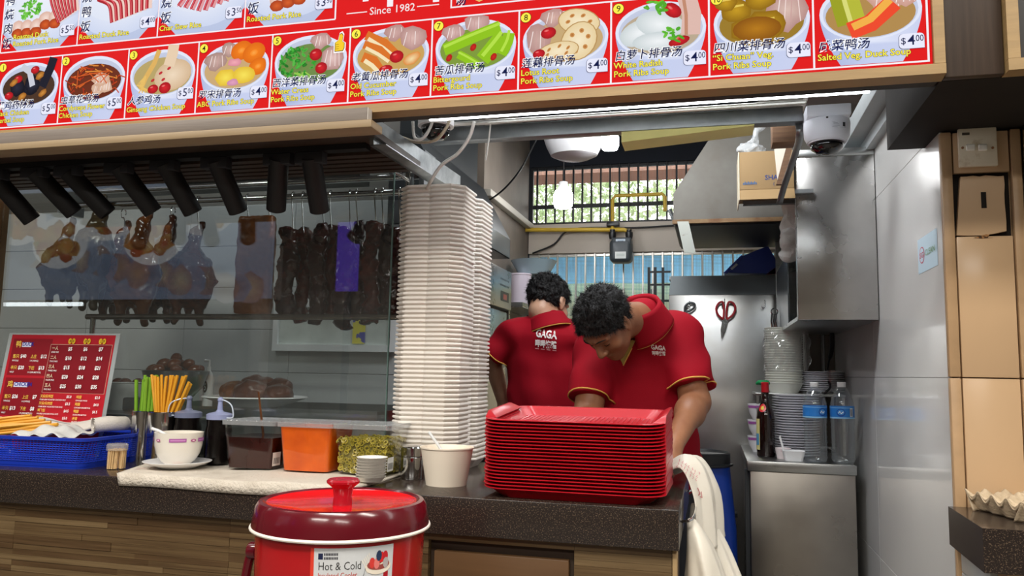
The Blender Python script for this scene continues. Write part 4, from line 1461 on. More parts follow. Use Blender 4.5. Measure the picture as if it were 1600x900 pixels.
def put_duck(u, bot, Y, rz, k, m, label, group, s=1.0):
    X = px(u, 420, Y=Y).x
    zb = px(u, bot, Y=Y).z
    L = RZ - 0.02 - zb
    s = min(1.25, L / 0.42) if s is None else s
    o = thing('roast_duck', label, 'roast duck', (X, Y, zb), group=group)
    me = proto[k].copy()
    me.materials.clear()
    me.materials.append(m)
    bo = bpy.data.objects.new('body', me)
    COL.objects.link(bo)
    bo.parent = o
    bo.rotation_euler = (0, 0, rz)
    bo.scale = (s, s, s)
    ztop = 0.41 * s
    bo.location = (0, 0, ztop)
    hk = obj('hook', hook(X + 0.02 * s * math.cos(rz), Y, zb + ztop - 0.012, RZ), CHROME, o)
    return o


GD = 'roast ducks hanging on the rail behind the glass'
put_duck(98, 478, RY + 0.03, 0.4, 0, M_DUCK3, 'smaller dull brown roast duck hanging at the end of the rail by the wooden post', GD, 0.9)
put_duck(148, 482, RY - 0.02, -0.5, 1, M_DUCK3, 'olive brown roast duck with a pale greasy skin hanging behind the glass', GD, 1.12)
put_duck(183, 500, RY + 0.17, 0.9, 0, M_DUCK, 'dark lacquered roast duck hanging close between two other ducks', GD, 1.05)
put_duck(214, 506, RY - 0.01, 0.2, 1, M_DUCK2, 'amber skinned roast duck hanging behind the glass', GD, 1.1)
put_duck(258, 502, RY + 0.16, -0.3, 0, M_DUCK, 'dark red roast duck hanging next to the amber one', GD, 1.08)
put_duck(298, 505, RY + 0.0, 0.6, 1, M_DUCK, 'dark roast duck hanging last before the pork belly slab', GD, 0.98)

# roast pork belly slab
X0, X1 = px(372, 400, Y=RY).x, px(427, 400, Y=RY).x
zt, zb = px(400, 338, Y=RY).z, px(400, 492, Y=RY).z
pb = thing('pork_belly', 'flat golden brown slab of roast pork belly hanging from two hooks', 'roast pork', ((X0 + X1) / 2, RY, zb))


def belly(p):
    q = np.abs(p - np.array([(X0 + X1) / 2, RY, (zt + zb) / 2])) - np.array([(X1 - X0) / 2 - 0.012, 0.010, (zt - zb) / 2 - 0.012])
    d = np.linalg.norm(np.maximum(q, 0), axis=-1) + np.minimum(q.max(-1), 0) - 0.012
    return d + 0.004 * vnoise(p, 25, 8) + 0.0025 * vnoise(p, 80, 2)


obj('slab', sdf(belly, (X0 - 0.02, RY - 0.04, zb - 0.02), (X1 + 0.02, RY + 0.04, zt + 0.02), 0.005), mat('roast_pork_skin', '9a5a22', 0.35, col2='6b3512', vscale=9, coat=0.2, bump=0.2, bscale=60), pb, smooth=True)
for X in (X0 + 0.03, X1 - 0.03):
    obj('hook', hook(X, RY, zt - 0.01, RZ), CHROME, pb)

# char siew strips and ribs
M_CS = mat('char_siew_glaze', '4a1810', 0.16, col2='1c0a07', vscale=30, coat=0.7, bump=0.5, bscale=70)
M_CS2 = mat('red_char_siew_glaze', '6b2114', 0.18, col2='2a0d08', vscale=24, coat=0.6, bump=0.5, bscale=70)
CSK = 1.25
CS = [(452, 350, 500, 0.030, 0.022, 0, 'broad'), (478, 352, 508, 0.024, 0.024, 1, 'knobbly'), (500, 346, 512, 0.026, 0.022, 0, 'long'), (521, 346, 500, 0.024, 0.022, 1, 'thick'),
      (542, 350, 520, 0.028, 0.020, 0, 'wide'), (562, 340, 505, 0.024, 0.024, 0, 'curved'), (582, 342, 512, 0.026, 0.022, 1, 'lumpy'), (602, 345, 500, 0.024, 0.022, 0, 'thin'), (620, 350, 496, 0.022, 0.022, 0, 'dark')]
for k, (u, vt, vb, rx, ry, mi, adj) in enumerate(CS):
    Y = RY + (0.03 if k % 2 else -0.02)
    t, b = px(u, vt, Y=Y), px(u, vb, Y=Y)
    o = thing('char_siew_strip', 'dark glazed strip of roast pork hanging on a hook behind the glass', 'roast pork', (t.x, Y, b.z), group='char siew strips hanging on the rail')
    L = t.z - b.z

    def f(p, t=t, b=b, rx=rx * CSK, ry=ry, k=k, Y=Y, L=L):
        q = p - np.array([t.x, Y, (t.z + b.z) / 2])
        w = np.clip(q[..., 2] / L, -0.5, 0.5)
        wob = 0.008 * np.sin(w * 9 + k * 1.7)
        r = 1 + 0.22 * np.sin(w * 15 + k * 2.3) * 0.6 - 0.5 * np.clip(np.abs(w) - 0.3, 0, 1)
        d = np.sqrt(((q[..., 0] - wob) / (rx * r)) ** 2 + (q[..., 1] / (ry * r)) ** 2) - 1
        d = d * min(rx, ry)
        d = smax(d, np.abs(q[..., 2]) - L / 2 + 0.01, 0.02)
        return d + 0.006 * vnoise(p, 45, k) + 0.003 * vnoise(p, 110, k + 40)
    obj('meat', sdf(f, (t.x - 0.055, Y - 0.045, b.z - 0.012), (t.x + 0.055, Y + 0.045, t.z + 0.012), 0.005), M_CS2 if mi else M_CS, o, smooth=True)
    obj('hook', hook(t.x, Y if abs(Y - RY) < 0.001 else RY, t.z - 0.015, RZ), CHROME, o)

# braised eggs in a steel bowl, plate of braised meat -------------------------------
c = px(262, 606, Y=2.66)
DZ = 1.145
bx_, by_ = c.x, 2.70
single('steel_pan', MB().rbox((bx_ - 0.13, by_ - 0.13, DZ + 0.0005), (bx_ + 0.13 if bx_ + 0.13 < -2.055 else -2.056, by_ + 0.13, DZ + 0.055), 0.01, 3), M_STEEL_D, 'upturned steel pan raising the bowl of braised eggs', 'pan')
DZ += 0.0555
bw = single('steel_bowl', MB().lathe([(0.0, 0.0), (0.07, 0.0), (0.105, 0.04), (0.122, 0.10), (0.128, 0.102), (0.124, 0.104), (0.117, 0.10), (0.10, 0.044), (0.068, 0.006), (0.0, 0.006)], (bx_, by_, DZ), 32), M_STEEL_D,
            'steel bowl piled with brown braised eggs on the display deck', 'bowl')
M_EGG = mat('braised_egg', '6a3a22', 0.22, var=0.2, vscale=20, coat=0.3)
eg = random.Random(5)
k = 0
for ring, (n, rr, z) in enumerate(((7, 0.082, 0.105), (4, 0.045, 0.128), (7, 0.088, 0.075), (1, 0.0, 0.150))):
    for i in range(n):
        a = 6.283 * i / n + 0.5 * ring
        M = Matrix.Translation((bx_ + rr * math.cos(a), by_ + rr * math.sin(a), DZ + z)) @ Matrix.Rotation(eg.uniform(0, 3), 4, 'Z') @ Matrix.Rotation(1.2, 4, 'X')
        single('braised_egg', MB().lathe([(0.0, -0.028), (0.012, -0.025), (0.0205, -0.012), (0.022, 0.0), (0.0195, 0.014), (0.011, 0.026), (0.0, 0.030)], n=14, M=M), M_EGG, 'glossy brown braised egg in the steel bowl', 'egg', group='braised eggs in the steel bowl', smooth=True)
DZ -= 0.0555
# small white tub with eggs beside
c = px(196, 598, Y=2.66)
single('white_tub', MB().lathe([(0.0, 0), (0.075, 0), (0.09, 0.105), (0.095, 0.107), (0.09, 0.11), (0.085, 0.105), (0.07, 0.006), (0, 0.006)], (c.x - 0.045, 2.72, DZ), 28), WHITEP, 'white plastic tub half hidden behind the laminated price sheet', 'tub')
for i, (dx, dy) in enumerate(((-0.04, 0), (0.02, -0.03), (0.03, 0.03), (-0.01, 0.0))):
    single('braised_egg', MB().ball((c.x - 0.045 + dx, 2.72 + dy, DZ + 0.104), (0.026, 0.022, 0.021)), M_EGG, 'brown braised egg in the white plastic tub', 'egg', group='braised eggs in the white tub', smooth=True)
c = px(395, 612, Y=2.64)
PZ = 1.1545
single('stand_bowl', MB().lathe([(0.0, 0.0), (0.09, 0.0), (0.10, 0.004), (0.075, 0.022), (0.0, 0.022)], (c.x, 2.66, PZ), 28), WHITE_C, 'upturned white bowl under the plate of braised meat', 'bowl')
single('serving_plate', MB().lathe([(0.0, 0.0), (0.10, 0.0), (0.11, 0.004), (0.185, 0.032), (0.192, 0.034), (0.189, 0.038), (0.11, 0.010), (0.0, 0.008)], (c.x, 2.66, PZ + 0.022), 40), WHITE_C, 'white oval serving plate of braised meat on the drip tray', 'plate')
M_BR = mat('braised_meat', '6a3418', 0.3, col2='3d1c0c', vscale=14, coat=0.3, bump=0.3, bscale=40)
for i, (dx, dy, dz, rx, ry, rz_) in enumerate(((-0.085, 0.01, 0.05, 0.065, 0.06, 0.042), (0.0, -0.03, 0.055, 0.07, 0.055, 0.045), (0.09, 0.0, 0.047, 0.06, 0.06, 0.036), (-0.02, 0.05, 0.075, 0.08, 0.05, 0.04), (0.06, 0.055, 0.066, 0.06, 0.05, 0.04))):
    ctr = (c.x + dx, 2.66 + dy, PZ + 0.022 + dz)

    def f(p, ctr=ctr, i=i, r=(rx, ry, rz_)):
        return s_ell(p, ctr, r) + 0.007 * vnoise(p, 30, i) + 0.003 * vnoise(p, 80, i + 9)
    single('braised_meat', sdf(f, [ctr[0] - 0.09, ctr[1] - 0.08, ctr[2] - 0.06], [ctr[0] + 0.09, ctr[1] + 0.08, ctr[2] + 0.06], 0.006), M_BR, 'brown braised meat piece heaped on the white serving plate', 'braised meat', group='braised meat on the serving plate', smooth=True)
# pump bottle
c = px(323, 560, Y=2.78)
sb = thing('pump_bottle', 'small white pump bottle with a black mark standing on the display deck', 'bottle', (c.x, 2.80, DZ))
obj('bottle', MB().lathe([(0.0, 0.0), (0.03, 0), (0.032, 0.01), (0.032, 0.15), (0.024, 0.185), (0.012, 0.20), (0.012, 0.22), (0.0, 0.22)], (c.x, 2.80, DZ), 20), WHITEP, sb)
sb.scale = (0.62, 0.62, 0.80)
obj('pump', MB().tube([(c.x, 2.80, DZ + 0.22), (c.x, 2.80, DZ + 0.25), (c.x - 0.035, 2.80, DZ + 0.25)], 0.007, 8), WHITEP, sb)
cv = Canvas(lambda u, v, w: (c.x + 0.0325 * math.sin(u), 2.80 - 0.0328 * math.cos(u) - w, v))
cv.ell(0, DZ + 0.12, 0.5, 0.03, '101010')
cv.text('5', -0.2, DZ + 0.102, 0.05, 'f0f0f0', width=0.35)
cv.build('label', PRINT, sb)

# opposite stall across the hall: its lit sign is what the glass mirrors
op = thing('opposite_sign', 'lit blue and white picture sign of the stall across the hall', 'sign', (-5.2, -1.55, 0))
obj('cabinet', MB().box((-7.2, -1.75, 1.95), (-3.9, -1.60, 3.35)), mat('opposite_cabinet', '6f6a66', 0.5), op)
obj('support', MB().box((-7.1, -1.75, 0), (-7.0, -1.6, 1.95)).box((-4.1, -1.75, 0), (-4.0, -1.6, 1.95)), mat('opposite_cabinet', '6f6a66'), op)
cv = Canvas(lambda u, v, w: (u, -1.595 + w, v), 0.002)
cv.rect(-7.2, 1.95, -3.9, 3.35, '8a9ab8', 'c4d4ee')
for k in range(26):
    cv.blob(-7.1 + 3.1 * ((k * 37) % 26) / 26, 2.05 + 0.5 * ((k * 11) % 7) / 7, 0.16, ('7a8aa8', 'a08a78', '5f6f8a', 'c8b8a0')[k % 4], ('8a9ab8', '90808a')[k % 2], seed=k)
g = random.Random(3)
for i in range(5):
    cx, cz = -6.75 + 0.58 * i, 2.75 - 0.25 * (i % 2)
    cv.ell(cx, cz, 0.33, 0.26, 'eef2fa')
    for k in range(30):
        cv.blob(cx + g.uniform(-.2, .2), cz + g.uniform(-.14, .14), 0.085, g.choice(('b04a34', 'd98a4a', 'cfa05a', '8a3a2c', 'e6c88a', '6a9a44')), g.choice(('a05030', 'c09050')), seed=k)
cv.build('picture_panel', mat('opposite_lit_print', attr='lit', rough=0.4, estr=0.75), op)
obj('lamp_tube', MB().tube([(-7.1, -1.52, 1.9), (-5.9, -1.52, 1.9)], 0.02, 10), mat('opposite_tube', 'ffffff', emit='f2fbff', estr=5.0), op)

# purple lit panel across the hall, mirrored in the glass over the char siew
a, b = px(523, 455, Y=6.4), px(561, 346, Y=6.4)
pp_ = thing('purple_light_panel', 'tall purple glowing light panel on a post across the hall', 'lamp', ((a.x + b.x) / 2, -1.6, 0))
obj('screen', MB().rbox((a.x, -1.63, a.z), (b.x, -1.60, b.z), 0.004), mat('purple_glow', '3a2a80', 0.4, emit='5a3ac8', estr=1.1), pp_)
obj('post', MB().box(((a.x + b.x) / 2 - 0.03, -1.66, 0), ((a.x + b.x) / 2 + 0.03, -1.632, a.z)), BLACK, pp_)
# ================================================================== things on the counter
# laminated price sheet leaning on the glass
A = px(8, 664, Y=2.325)
A.z = 1.0
Bx = px(176, 664, Y=2.325).x
TL, TR = px(18, 523, Y=2.385), px(183, 524, Y=2.385)
PH = TL.z - 1.0
W_ = 0.455
PXc = (TL.x + TR.x) / 2
ps = thing('price_sheet', 'laminated dark red price sheet for duck and chicken leaning on the glass', 'price list', (PXc, 2.33, 1.0))


def pf(u, v, w):
    """u 0..1 across, v 0..1 up the sheet"""
    return (PXc - W_ / 2 + u * W_, 2.325 + 0.06 * v - w, 1.0005 + PH * v)


obj('lamination', MB().add([pf(-0.035, 0, -0.002), pf(1.035, 0, -0.002), pf(1.035, 1.015, -0.002), pf(-0.035, 1.015, -0.002), pf(-0.035, 0, -0.0005), pf(1.035, 0, -0.0005), pf(1.035, 1.015, -0.0005), pf(-0.035, 1.015, -0.0005)],
                           [(0, 3, 2, 1), (4, 5, 6, 7), (0, 1, 5, 4), (1, 2, 6, 5), (2, 3, 7, 6), (3, 0, 4, 7)]), mat('lamination_film', 'cfd8da', 0.1, alpha=0.35), ps, smooth=None)
cv = Canvas(pf, 0.00008)
cv.rect(0, 0, 1, 1, 'c01f2c', 'b81c2a')
V0 = 1 - (664 - 524) / 424.0 * 1.0
# visible part of the sheet spans v from about 0.3 to 1
def vy(t):          # t: 0 at the top of the print, 1 at the lowest visible row
    return 1 - t * 0.70


def pt(s, u, t, h, col='ffffff', **k):
    cv.text(s, u, vy(t), h, col, width=None, **k)


AS = W_ / PH


def ptx(s, u, t, h, col='ffffff', wt=0.012, align='l'):
    vs, fs, x1 = text_geo(s, wt)
    kx = h / AS * 0.95
    dx = 0 if align == 'l' else -x1 * kx if align == 'r' else -x1 * kx / 2
    cv.raw([(u + dx + a * kx, vy(t) + b * h) for a, b in vs], fs, [lin(col)] * len(vs))


cv.rect(0.025, vy(0.50), 0.41, vy(0.05), '8f1420', r=0)
cv.rect(0.025, vy(0.98), 0.41, vy(0.53), '8f1420', r=0)
cv.rect(0.40, vy(0.70), 0.985, vy(0.115), 'd8b8a0')
cv.rect(0.403, vy(0.697), 0.982, vy(0.119), '86131f')
for t0, zh, en, rows in ((0.13, '鸭', 'DUCK', (('整只', 'WHOLE', '$40', '上庄', '1/4 (WING)', '$12'), ('半只', 'HALF', '$20', '下庄', '1/4 (DRUMSTICK)', '$13'))),
                         (0.62, '鸡', 'CHICKEN', (('整只', 'WHOLE', '$26', '上庄', '1/4 (WING)', '$7'), ('半只', 'HALF', '$13', '下庄', '1/4 (DRUMSTICK)', '$8')))):
    ptx(zh, 0.055, t0 + 0.02, 0.062, 'ffd75a')
    n = 0.09 if en == 'DUCK' else 0.135
    cv.rect(0.118, vy(t0 + 0.022), 0.118 + n, vy(t0 - 0.035), 'dfe3fa')
    ptx(en, 0.122, t0 + 0.008, 0.045, '1a2c9a', 0.03)
    for k, (a, b, c_, d, e, f_) in enumerate(rows):
        t = t0 + 0.155 + 0.14 * k
        ptx(a, 0.05, t, 0.036, 'ffd75a')
        ptx(b, 0.05, t + 0.045, 0.020)
        ptx(c_, 0.125, t, 0.042, wt=0.03)
        ptx(d, 0.225, t, 0.034, 'ffd75a')
        ptx(e, 0.225, t + 0.045, 0.019)
        ptx(f_, 0.325, t, 0.042, wt=0.03)
for u, s in ((0.60, '单拼'), (0.745, '双拼'), (0.89, '三拼')):
    for k in (0, 1):
        cv.ell(u - 0.017 + 0.034 * k, vy(0.075), 0.0165, 0.024, 'f2c92c')
    ptx(s, u, 0.090, 0.028, '5a2a10', 0.01, 'c')
for k, (a, b, r) in enumerate((('一人', 'ONE PAX', ('$5', '$6', '$7')), ('二人', 'TWO PAX', ('$10', '$12', '$14')), ('三人', 'THREE PAX', ('$15', '$18', '$21')), ('四人', 'FOUR PAX', ('$20', '$24', '$28')), ('五人', 'FIVE PAX', ('$25', '$30', '$35')))):
    t = 0.19 + 0.112 * k
    ptx(a, 0.425, t - 0.01, 0.034, 'f4e6c0')
    ptx(b, 0.425, t + 0.03, 0.019)
    for u, s in zip((0.60, 0.745, 0.89), r):
        ptx(s, u, t, 0.042, wt=0.03, align='c')
for k, (a, b, c_, d, e, f_) in enumerate((('叉烧烧鸡饭', 'CHAR SIEW ROASTED CHICKEN RICE', '$5.0', '鸡翅', 'CHICKEN WING', '$2.0'), ('叉烧/烧肉饭', 'CHAR SIEW / ROASTED PORK RICE', '$3.5', '鸡腿', 'CHICKEN DRUMSTICK', '$4.0'),
                                          ('鸡飞饭', 'DOUBLE CHICKEN WING RICE', '$4.5', '鸭腿', 'DUCK DRUMSTICK', '$6.5'), ('鸡腿饭', 'DRUMSTICK RICE', '$5.0', '卤蛋', 'BRAISED EGG', '$0.7'), ('', '', '', '白饭', 'RICE', '$2.0'))):
    t = 0.755 + 0.083 * k
    if a:
        ptx(a, 0.405, t, 0.028, 'ffd75a')
        ptx(b, 0.405, t + 0.034, 0.0165)
        ptx(c_, 0.70, t, 0.030, wt=0.02, align='r')
    ptx(d, 0.745, t, 0.028, 'ffd75a')
    ptx(e, 0.745, t + 0.034, 0.0165)
    ptx(f_, 0.965, t, 0.030, wt=0.02, align='r')
cv.build('print', PRINT, ps)

# blue perforated basket ----------------------------------------------------------
bk = thing('plastic_basket', 'blue perforated plastic basket holding yellow chopsticks and plastic bags', 'basket', (-2.2, 2.2, 1.0), rot=(0, 0, math.radians(2)))
M_BLUE = mat('blue_plastic', '1d3fc4', 0.35, var=0.05, vscale=5)
BW, BD, BH = 0.30, 0.165, 0.096      # half width, half depth, height


def bring(z, ins=0.0, n=6):
    t = z / BH
    hw, hd = BW - 0.030 * (1 - t) - ins, BD - 0.022 * (1 - t) - ins
    r = 0.03
    pts = []
    for cx, cy, a0 in ((hw - r, hd - r, 0), (-hw + r, hd - r, 90), (-hw + r, -hd + r, 180), (hw - r, -hd + r, 270)):
        for k in range(n):
            a = math.radians(a0 + 90 * k / (n - 1))
            pts.append(Vector((cx + r * math.cos(a), cy + r * math.sin(a), z)))
    return pts


LOC = dict(local=True)
obj('floor', MB().loft([bring(0.0), bring(0.006)]), M_BLUE, bk, **LOC)
obj('rim', MB().loft([bring(BH - 0.010), bring(BH - 0.010, -0.006), bring(BH, -0.006), bring(BH, 0.006), bring(BH - 0.010, 0.006), bring(BH - 0.010)], False, False), M_BLUE, bk, **LOC)
obj('lower_band', MB().loft([bring(0.004), bring(0.020), bring(0.020, 0.003), bring(0.004, 0.003)], False, False), M_BLUE, bk, **LOC)
# lattice wall: vertical and horizontal ribs, joined
lat = MB()


def perim(z, m):
    R_ = bring(z)
    L = [0.0]
    for a, b in zip(R_, R_[1:] + R_[:1]):
        L.append(L[-1] + (b - a).length)
    out = []
    for k in range(m):
        s_ = L[-1] * k / m
        for i in range(len(R_)):
            if L[i] <= s_ < L[i + 1] + 1e-9:
                f_ = (s_ - L[i]) / max(1e-9, L[i + 1] - L[i])
                out.append(R_[i].lerp(R_[(i + 1) % len(R_)], f_))
                break
    return out


m_ = 150
p0, p1 = perim(0.018, m_), perim(BH - 0.008, m_)
for a, b in zip(p0, p1):
    lat.tube([a, b], 0.0019, 4, False)
for k in range(11):
    z = 0.020 + 0.0068 * k
    lat.tube(bring(z), 0.0019, 4, False, closed=True)
lw = obj('lattice_wall', lat, M_BLUE, bk, **LOC)
lw['kind'] = 'stuff'
# place it: front right corner at the pixel (100, 738)
fr_ = px(103, 739, Z=1.0)
bk.location = (fr_.x - BW + 0.005, 2.192, 1.0)
BKX, BKY = bk.location.x, bk.location.y
M_CHOP = mat('yellow_chopstick', 'e2a32c', 0.4, var=0.08, vscale=4)
cg = random.Random(8)
for k in range(20):
    row = k % 10
    X = BKX - 0.06 + 0.0135 * row + cg.uniform(-.003, .003)
    Z = 1.112 + 0.0125 * (k // 10) + 0.004 * (row % 2)
    a = Vector((X + 0.05, BKY - 0.06, Z + 0.026 - 0.003 * row))
    b = a + Vector((-0.20, cg.uniform(-0.08, -0.03), -0.024))
    single('chopstick', MB().tube([b, a], [0.0046, 0.0058], 6), M_CHOP, 'yellow plastic chopstick lying across the blue basket', 'chopstick', group='yellow chopsticks in the blue basket')
# white folded cloth on the basket


def clothf(a, b):
    X = BKX - 0.27 + 0.50 * a
    return (X, BKY + 0.02 + 0.12 * b + 0.01 * math.sin(a * 9), 1.108 + 0.022 * math.sin(b * math.pi) + 0.007 * math.sin(a * 14 + b * 5) + (0.022 * max(0, a - 0.72) / 0.28 * (1 if b < 0.7 else 0.3)))


tc_ = thing('folded_cloth', 'folded white kitchen cloth with a thin blue stripe lying over the blue basket', 'cloth', (BKX, BKY + 0.08, 1.10))
M_CLOTH = mat('white_cotton', 'd8d2ca', 0.9, var=0.05, vscale=12, bump=0.2, bscale=200)
obj('fabric', MB().sheet(clothf, 40, 14, 0.010), M_CLOTH, tc_, smooth=True)
obj('stripe', MB().sheet(lambda a, b: Vector(clothf(0.1 + 0.55 * a, 0.14 + 0.14 * a + 0.02 * b)) + Vector((0, -0.0008, 0.0012)), 30, 2, 0), mat('blue_stripe', '4a5f8a', 0.9), tc_, smooth=True)
# rolled corner of the cloth
rl = MB()
for rr in (0.024, 0.017, 0.010):
    rl.tube(spline([(BKX + 0.21, BKY - 0.02, 1.125), (BKX + 0.235, BKY + 0.03, 1.128), (BKX + 0.225, BKY + 0.10, 1.125)], 5), rr, 14, False)
obj('rolled_end', rl, M_CLOTH, tc_, smooth=True)
# clear bag with spoons


def bagf(a, b):
    X = BKX + 0.02 + 0.19 * a
    Y = BKY - 0.15 + 0.17 * b
    return (X, Y, 1.098 + 0.028 * math.sin(a * math.pi) * math.sin(b * math.pi) + 0.006 * math.sin(a * 17 + b * 4) + 0.005 * math.sin(b * 15 - a * 6))


M_BAG = mat('milky_bag_film', 'e6e6e2', 0.3, alpha=0.75, bump=0.3, bscale=40)
single('spoon_bag', MB().sheet(bagf, 26, 20, 0.001), M_BAG, 'crumpled translucent bag of plastic spoons in the blue basket', 'plastic bag', smooth=True)

# toothpick jar ---------------------------------------------------------------
c = px(181, 733, Z=1.0)
tj = thing('toothpick_jar', 'small clear jar packed with wooden toothpicks', 'jar', (c.x, c.y, 1.0))
obj('jar', MB().lathe([(0.0, 0.0), (0.028, 0), (0.029, 0.003), (0.029, 0.062), (0.0275, 0.062), (0.0275, 0.002), (0.0, 0.002)], (c.x, c.y, 1.0), 24), thin_glass('jar_plastic', (0.99, 0.99, 0.98), -0.02), tj)
tm = MB()
for k in range(60):
    a, r_ = cg.uniform(0, 6.28), 0.0265 * math.sqrt(cg.random())
    tm.tube([(c.x + r_ * math.cos(a), c.y + r_ * math.sin(a), 1.003), (c.x + r_ * math.cos(a + .1), c.y + r_ * math.sin(a + .1), 1.060 + cg.uniform(0, .003))], 0.0021, 5)
tk = obj('toothpicks', tm, mat('toothpick_wood', 'ecc894', 0.7, var=0.15, vscale=30), tj)
tk['kind'] = 'stuff'
obj('lid', MB().lathe([(0.030, 0.058), (0.031, 0.059), (0.031, 0.074), (0.028, 0.078), (0.0, 0.078)], (c.x, c.y, 1.0), 24), thin_glass('jar_lid_plastic', (0.9, 0.88, 0.85), 0.10, haze=0.25, hazecol=(0.8, 0.76, 0.7)), tj)

# steel holders with straws and chopsticks ----------------------------------------
HZ = px(240, 642, Y=2.29).z
for name, u0, u1, label, stick in (('straw_holder', 208, 238, 'polished steel cylinder holding green wrapped straws', 'g'), ('chopstick_holder', 238, 278, 'wider polished steel cylinder holding yellow chopsticks', 'y')):
    a, b = px(u0, 680, Y=2.29), px(u1, 680, Y=2.29)
    r_ = (b.x - a.x) / 2 * 0.97
    cx, cy = (a.x + b.x) / 2, 2.29 - (0.015 if stick == 'y' else 0)
    single(name, MB().lathe([(0.0, 0.0), (r_, 0.0), (r_, HZ - 1.0 - 0.002), (r_ + 0.0015, HZ - 1.0), (r_ - 0.001, HZ - 1.0), (r_ - 0.002, 0.004), (0.0, 0.004)], (cx, cy, 1.0), 32), CHROME, label, 'holder')
    n = 16 if stick == 'g' else 22
    for k in range(n):
        t = k / (n - 1)
        if stick == 'g':
            bx0 = cx - r_ * 0.75 + 1.5 * r_ * t
            by0 = cy + cg.uniform(-.012, .012)
            tx = cx - 0.035 + 0.085 * t
            top = px(240, 588 + cg.uniform(-3, 10), Y=2.29).z
            single('green_straw', MB().tube([(bx0, by0, 1.005), (tx, by0 + cg.uniform(-.02, .02), top)], 0.0052, 7), mat('green_straw', '7fae34', 0.4, var=0.1, vscale=12), 'green paper wrapped straw standing in the steel holder', 'straw', group='green straws in the steel holder')
        else:
            bx0 = cx + r_ * 0.55 * (0.2 - 1.2 * t)
            by0 = cy + cg.uniform(-.015, .015)
            ang = 0.02 + 0.055 * t
            top = px(260, (586 if k < n - 2 else 596) + 1.5 * (k % 3), Y=2.27).z
            tx = px(234 + 62 * t, 587, Y=2.27).x
            single('chopstick', MB().tube([(bx0, by0, 1.005), (tx, by0 + cg.uniform(-.012, .012), top)], 0.0047, 6), M_CHOP, 'yellow chopstick standing upright in the steel cylinder', 'chopstick', group='yellow chopsticks in the steel cylinder')

# towel under the sauces ---------------------------------------------------------
tw = thing('counter_towel', 'folded cream towel with red stitching spread under the sauce tubs', 'towel', (-1.3, 2.15, 1.0))
tx0, tx1 = px(178, 742, Z=1.0).x, px(624, 742, Z=1.0).x


def towf(a, b):
    # b: 0 hanging front edge .. 1 back edge
    front = 1.972
    xl = -1.80 + 0.14 * (1 - b)
    xr = -0.925
    X = xl + (xr - xl) * a
    L = 0.40
    s = b * L
    fold = 0.03
    if s < fold:
        Y, Z = front - 0.0045, 1.0 + 0.006 - (fold - s)
    else:
        Y, Z = front - 0.004 + (s - fold), 1.010 + 0.0015 * math.sin(a * 21) * math.cos(b * 6)
    return (X, Y, Z + 0.002 * math.sin(a * 9 + b * 3))


M_TOWEL = mat('cream_towel', 'd9d0c2', 0.95, col2='bfb4a4', vscale=10, sharp=(0.2, 0.5), bump=0.6, bscale=140)
obj('fabric', MB().sheet(lambda a, b: towf(a, b), 60, 26, 0.007), M_TOWEL, tw, smooth=True)
cv = Canvas(lambda u, v, w: (u, v, 1.0125 + w * 3))
sg2 = random.Random(6)
for a in (px(238, 735, Z=1.012), px(600, 737, Z=1.012)):
    for k in range(9):
        x_, y_ = a.x - 0.06 + 0.014 * k, a.y + 0.006 * k
        cv.strip([(x_ + sg2.uniform(-.004, .004), y_ - 0.008), (x_ + sg2.uniform(-.004, .006), y_ + 0.002), (x_ + sg2.uniform(0, .010), y_ + 0.010)], 0.003, 'c22a34')
cv.build('red_stitching', PRINT, tw)

TZ = 1.0135     # top of the towel
# rice bowl with purple band, spoon and saucer ---------------------------------------
c = px(280, 733, Z=1.012)
c.y = 2.13
c.x = px(280, 680, Y=2.13).x
single('saucer', MB().lathe([(0.0, 0.0), (0.055, 0.0), (0.06, 0.003), (0.098, 0.017), (0.100, 0.0195), (0.096, 0.0205), (0.055, 0.008), (0.0, 0.006)], (c.x + 0.0, c.y, TZ), 36), WHITE_C, 'white saucer under the purple banded rice bowl', 'saucer')
rb = thing('rice_bowl', 'white rice bowl with a purple band standing on the saucer', 'bowl', (c.x, c.y, TZ + 0.0082))
z0 = TZ + 0.0082
BR = 0.0815
prof = [(a_ * 0.87, b_) for a_, b_ in [(0.0, 0.0), (0.042, 0.0), (0.044, 0.004), (0.058, 0.014), (0.072, 0.034), (0.079, 0.060), (BR, 0.096), (BR + 0.0005, 0.098), (BR - 0.003, 0.098), (0.075, 0.060), (0.066, 0.034), (0.04, 0.012), (0.0, 0.009)]]
obj('body', MB().lathe(prof, (c.x, c.y, z0), 40), mat('cream_porcelain', 'ece6da', 0.15, coat=0.3), rb)
cv = Canvas(lambda u, v, w: (c.x + (0.0692 + 0.0606 * (v - 0.062) + 0.0008 + w) * math.sin(u), c.y - (0.0692 + 0.0606 * (v - 0.062) + 0.0008 + w) * math.cos(u), z0 + v), 0.0001)
for u0, u1 in ((0.25, 0.95), (-1.25, -0.72), (1.5, 2.1), (2.6, 3.2), (3.7, 4.3)):
    cv.grid(u0, 0.072, u1, 0.083, 'b064a8')
    cv.grid(u0 + 0.05, 0.076, u1 - 0.05, 0.079, 'd69ace')
for u in (-0.28, 1.25):
    cv.ell(u, 0.077, 0.13, 0.0045, 'b85a90', n=12)
    cv.ell(u, 0.077, 0.06, 0.0022, 'f0d0e0', n=10)
cv.build('printed_band', PRINT, rb)['kind'] = 'stuff'
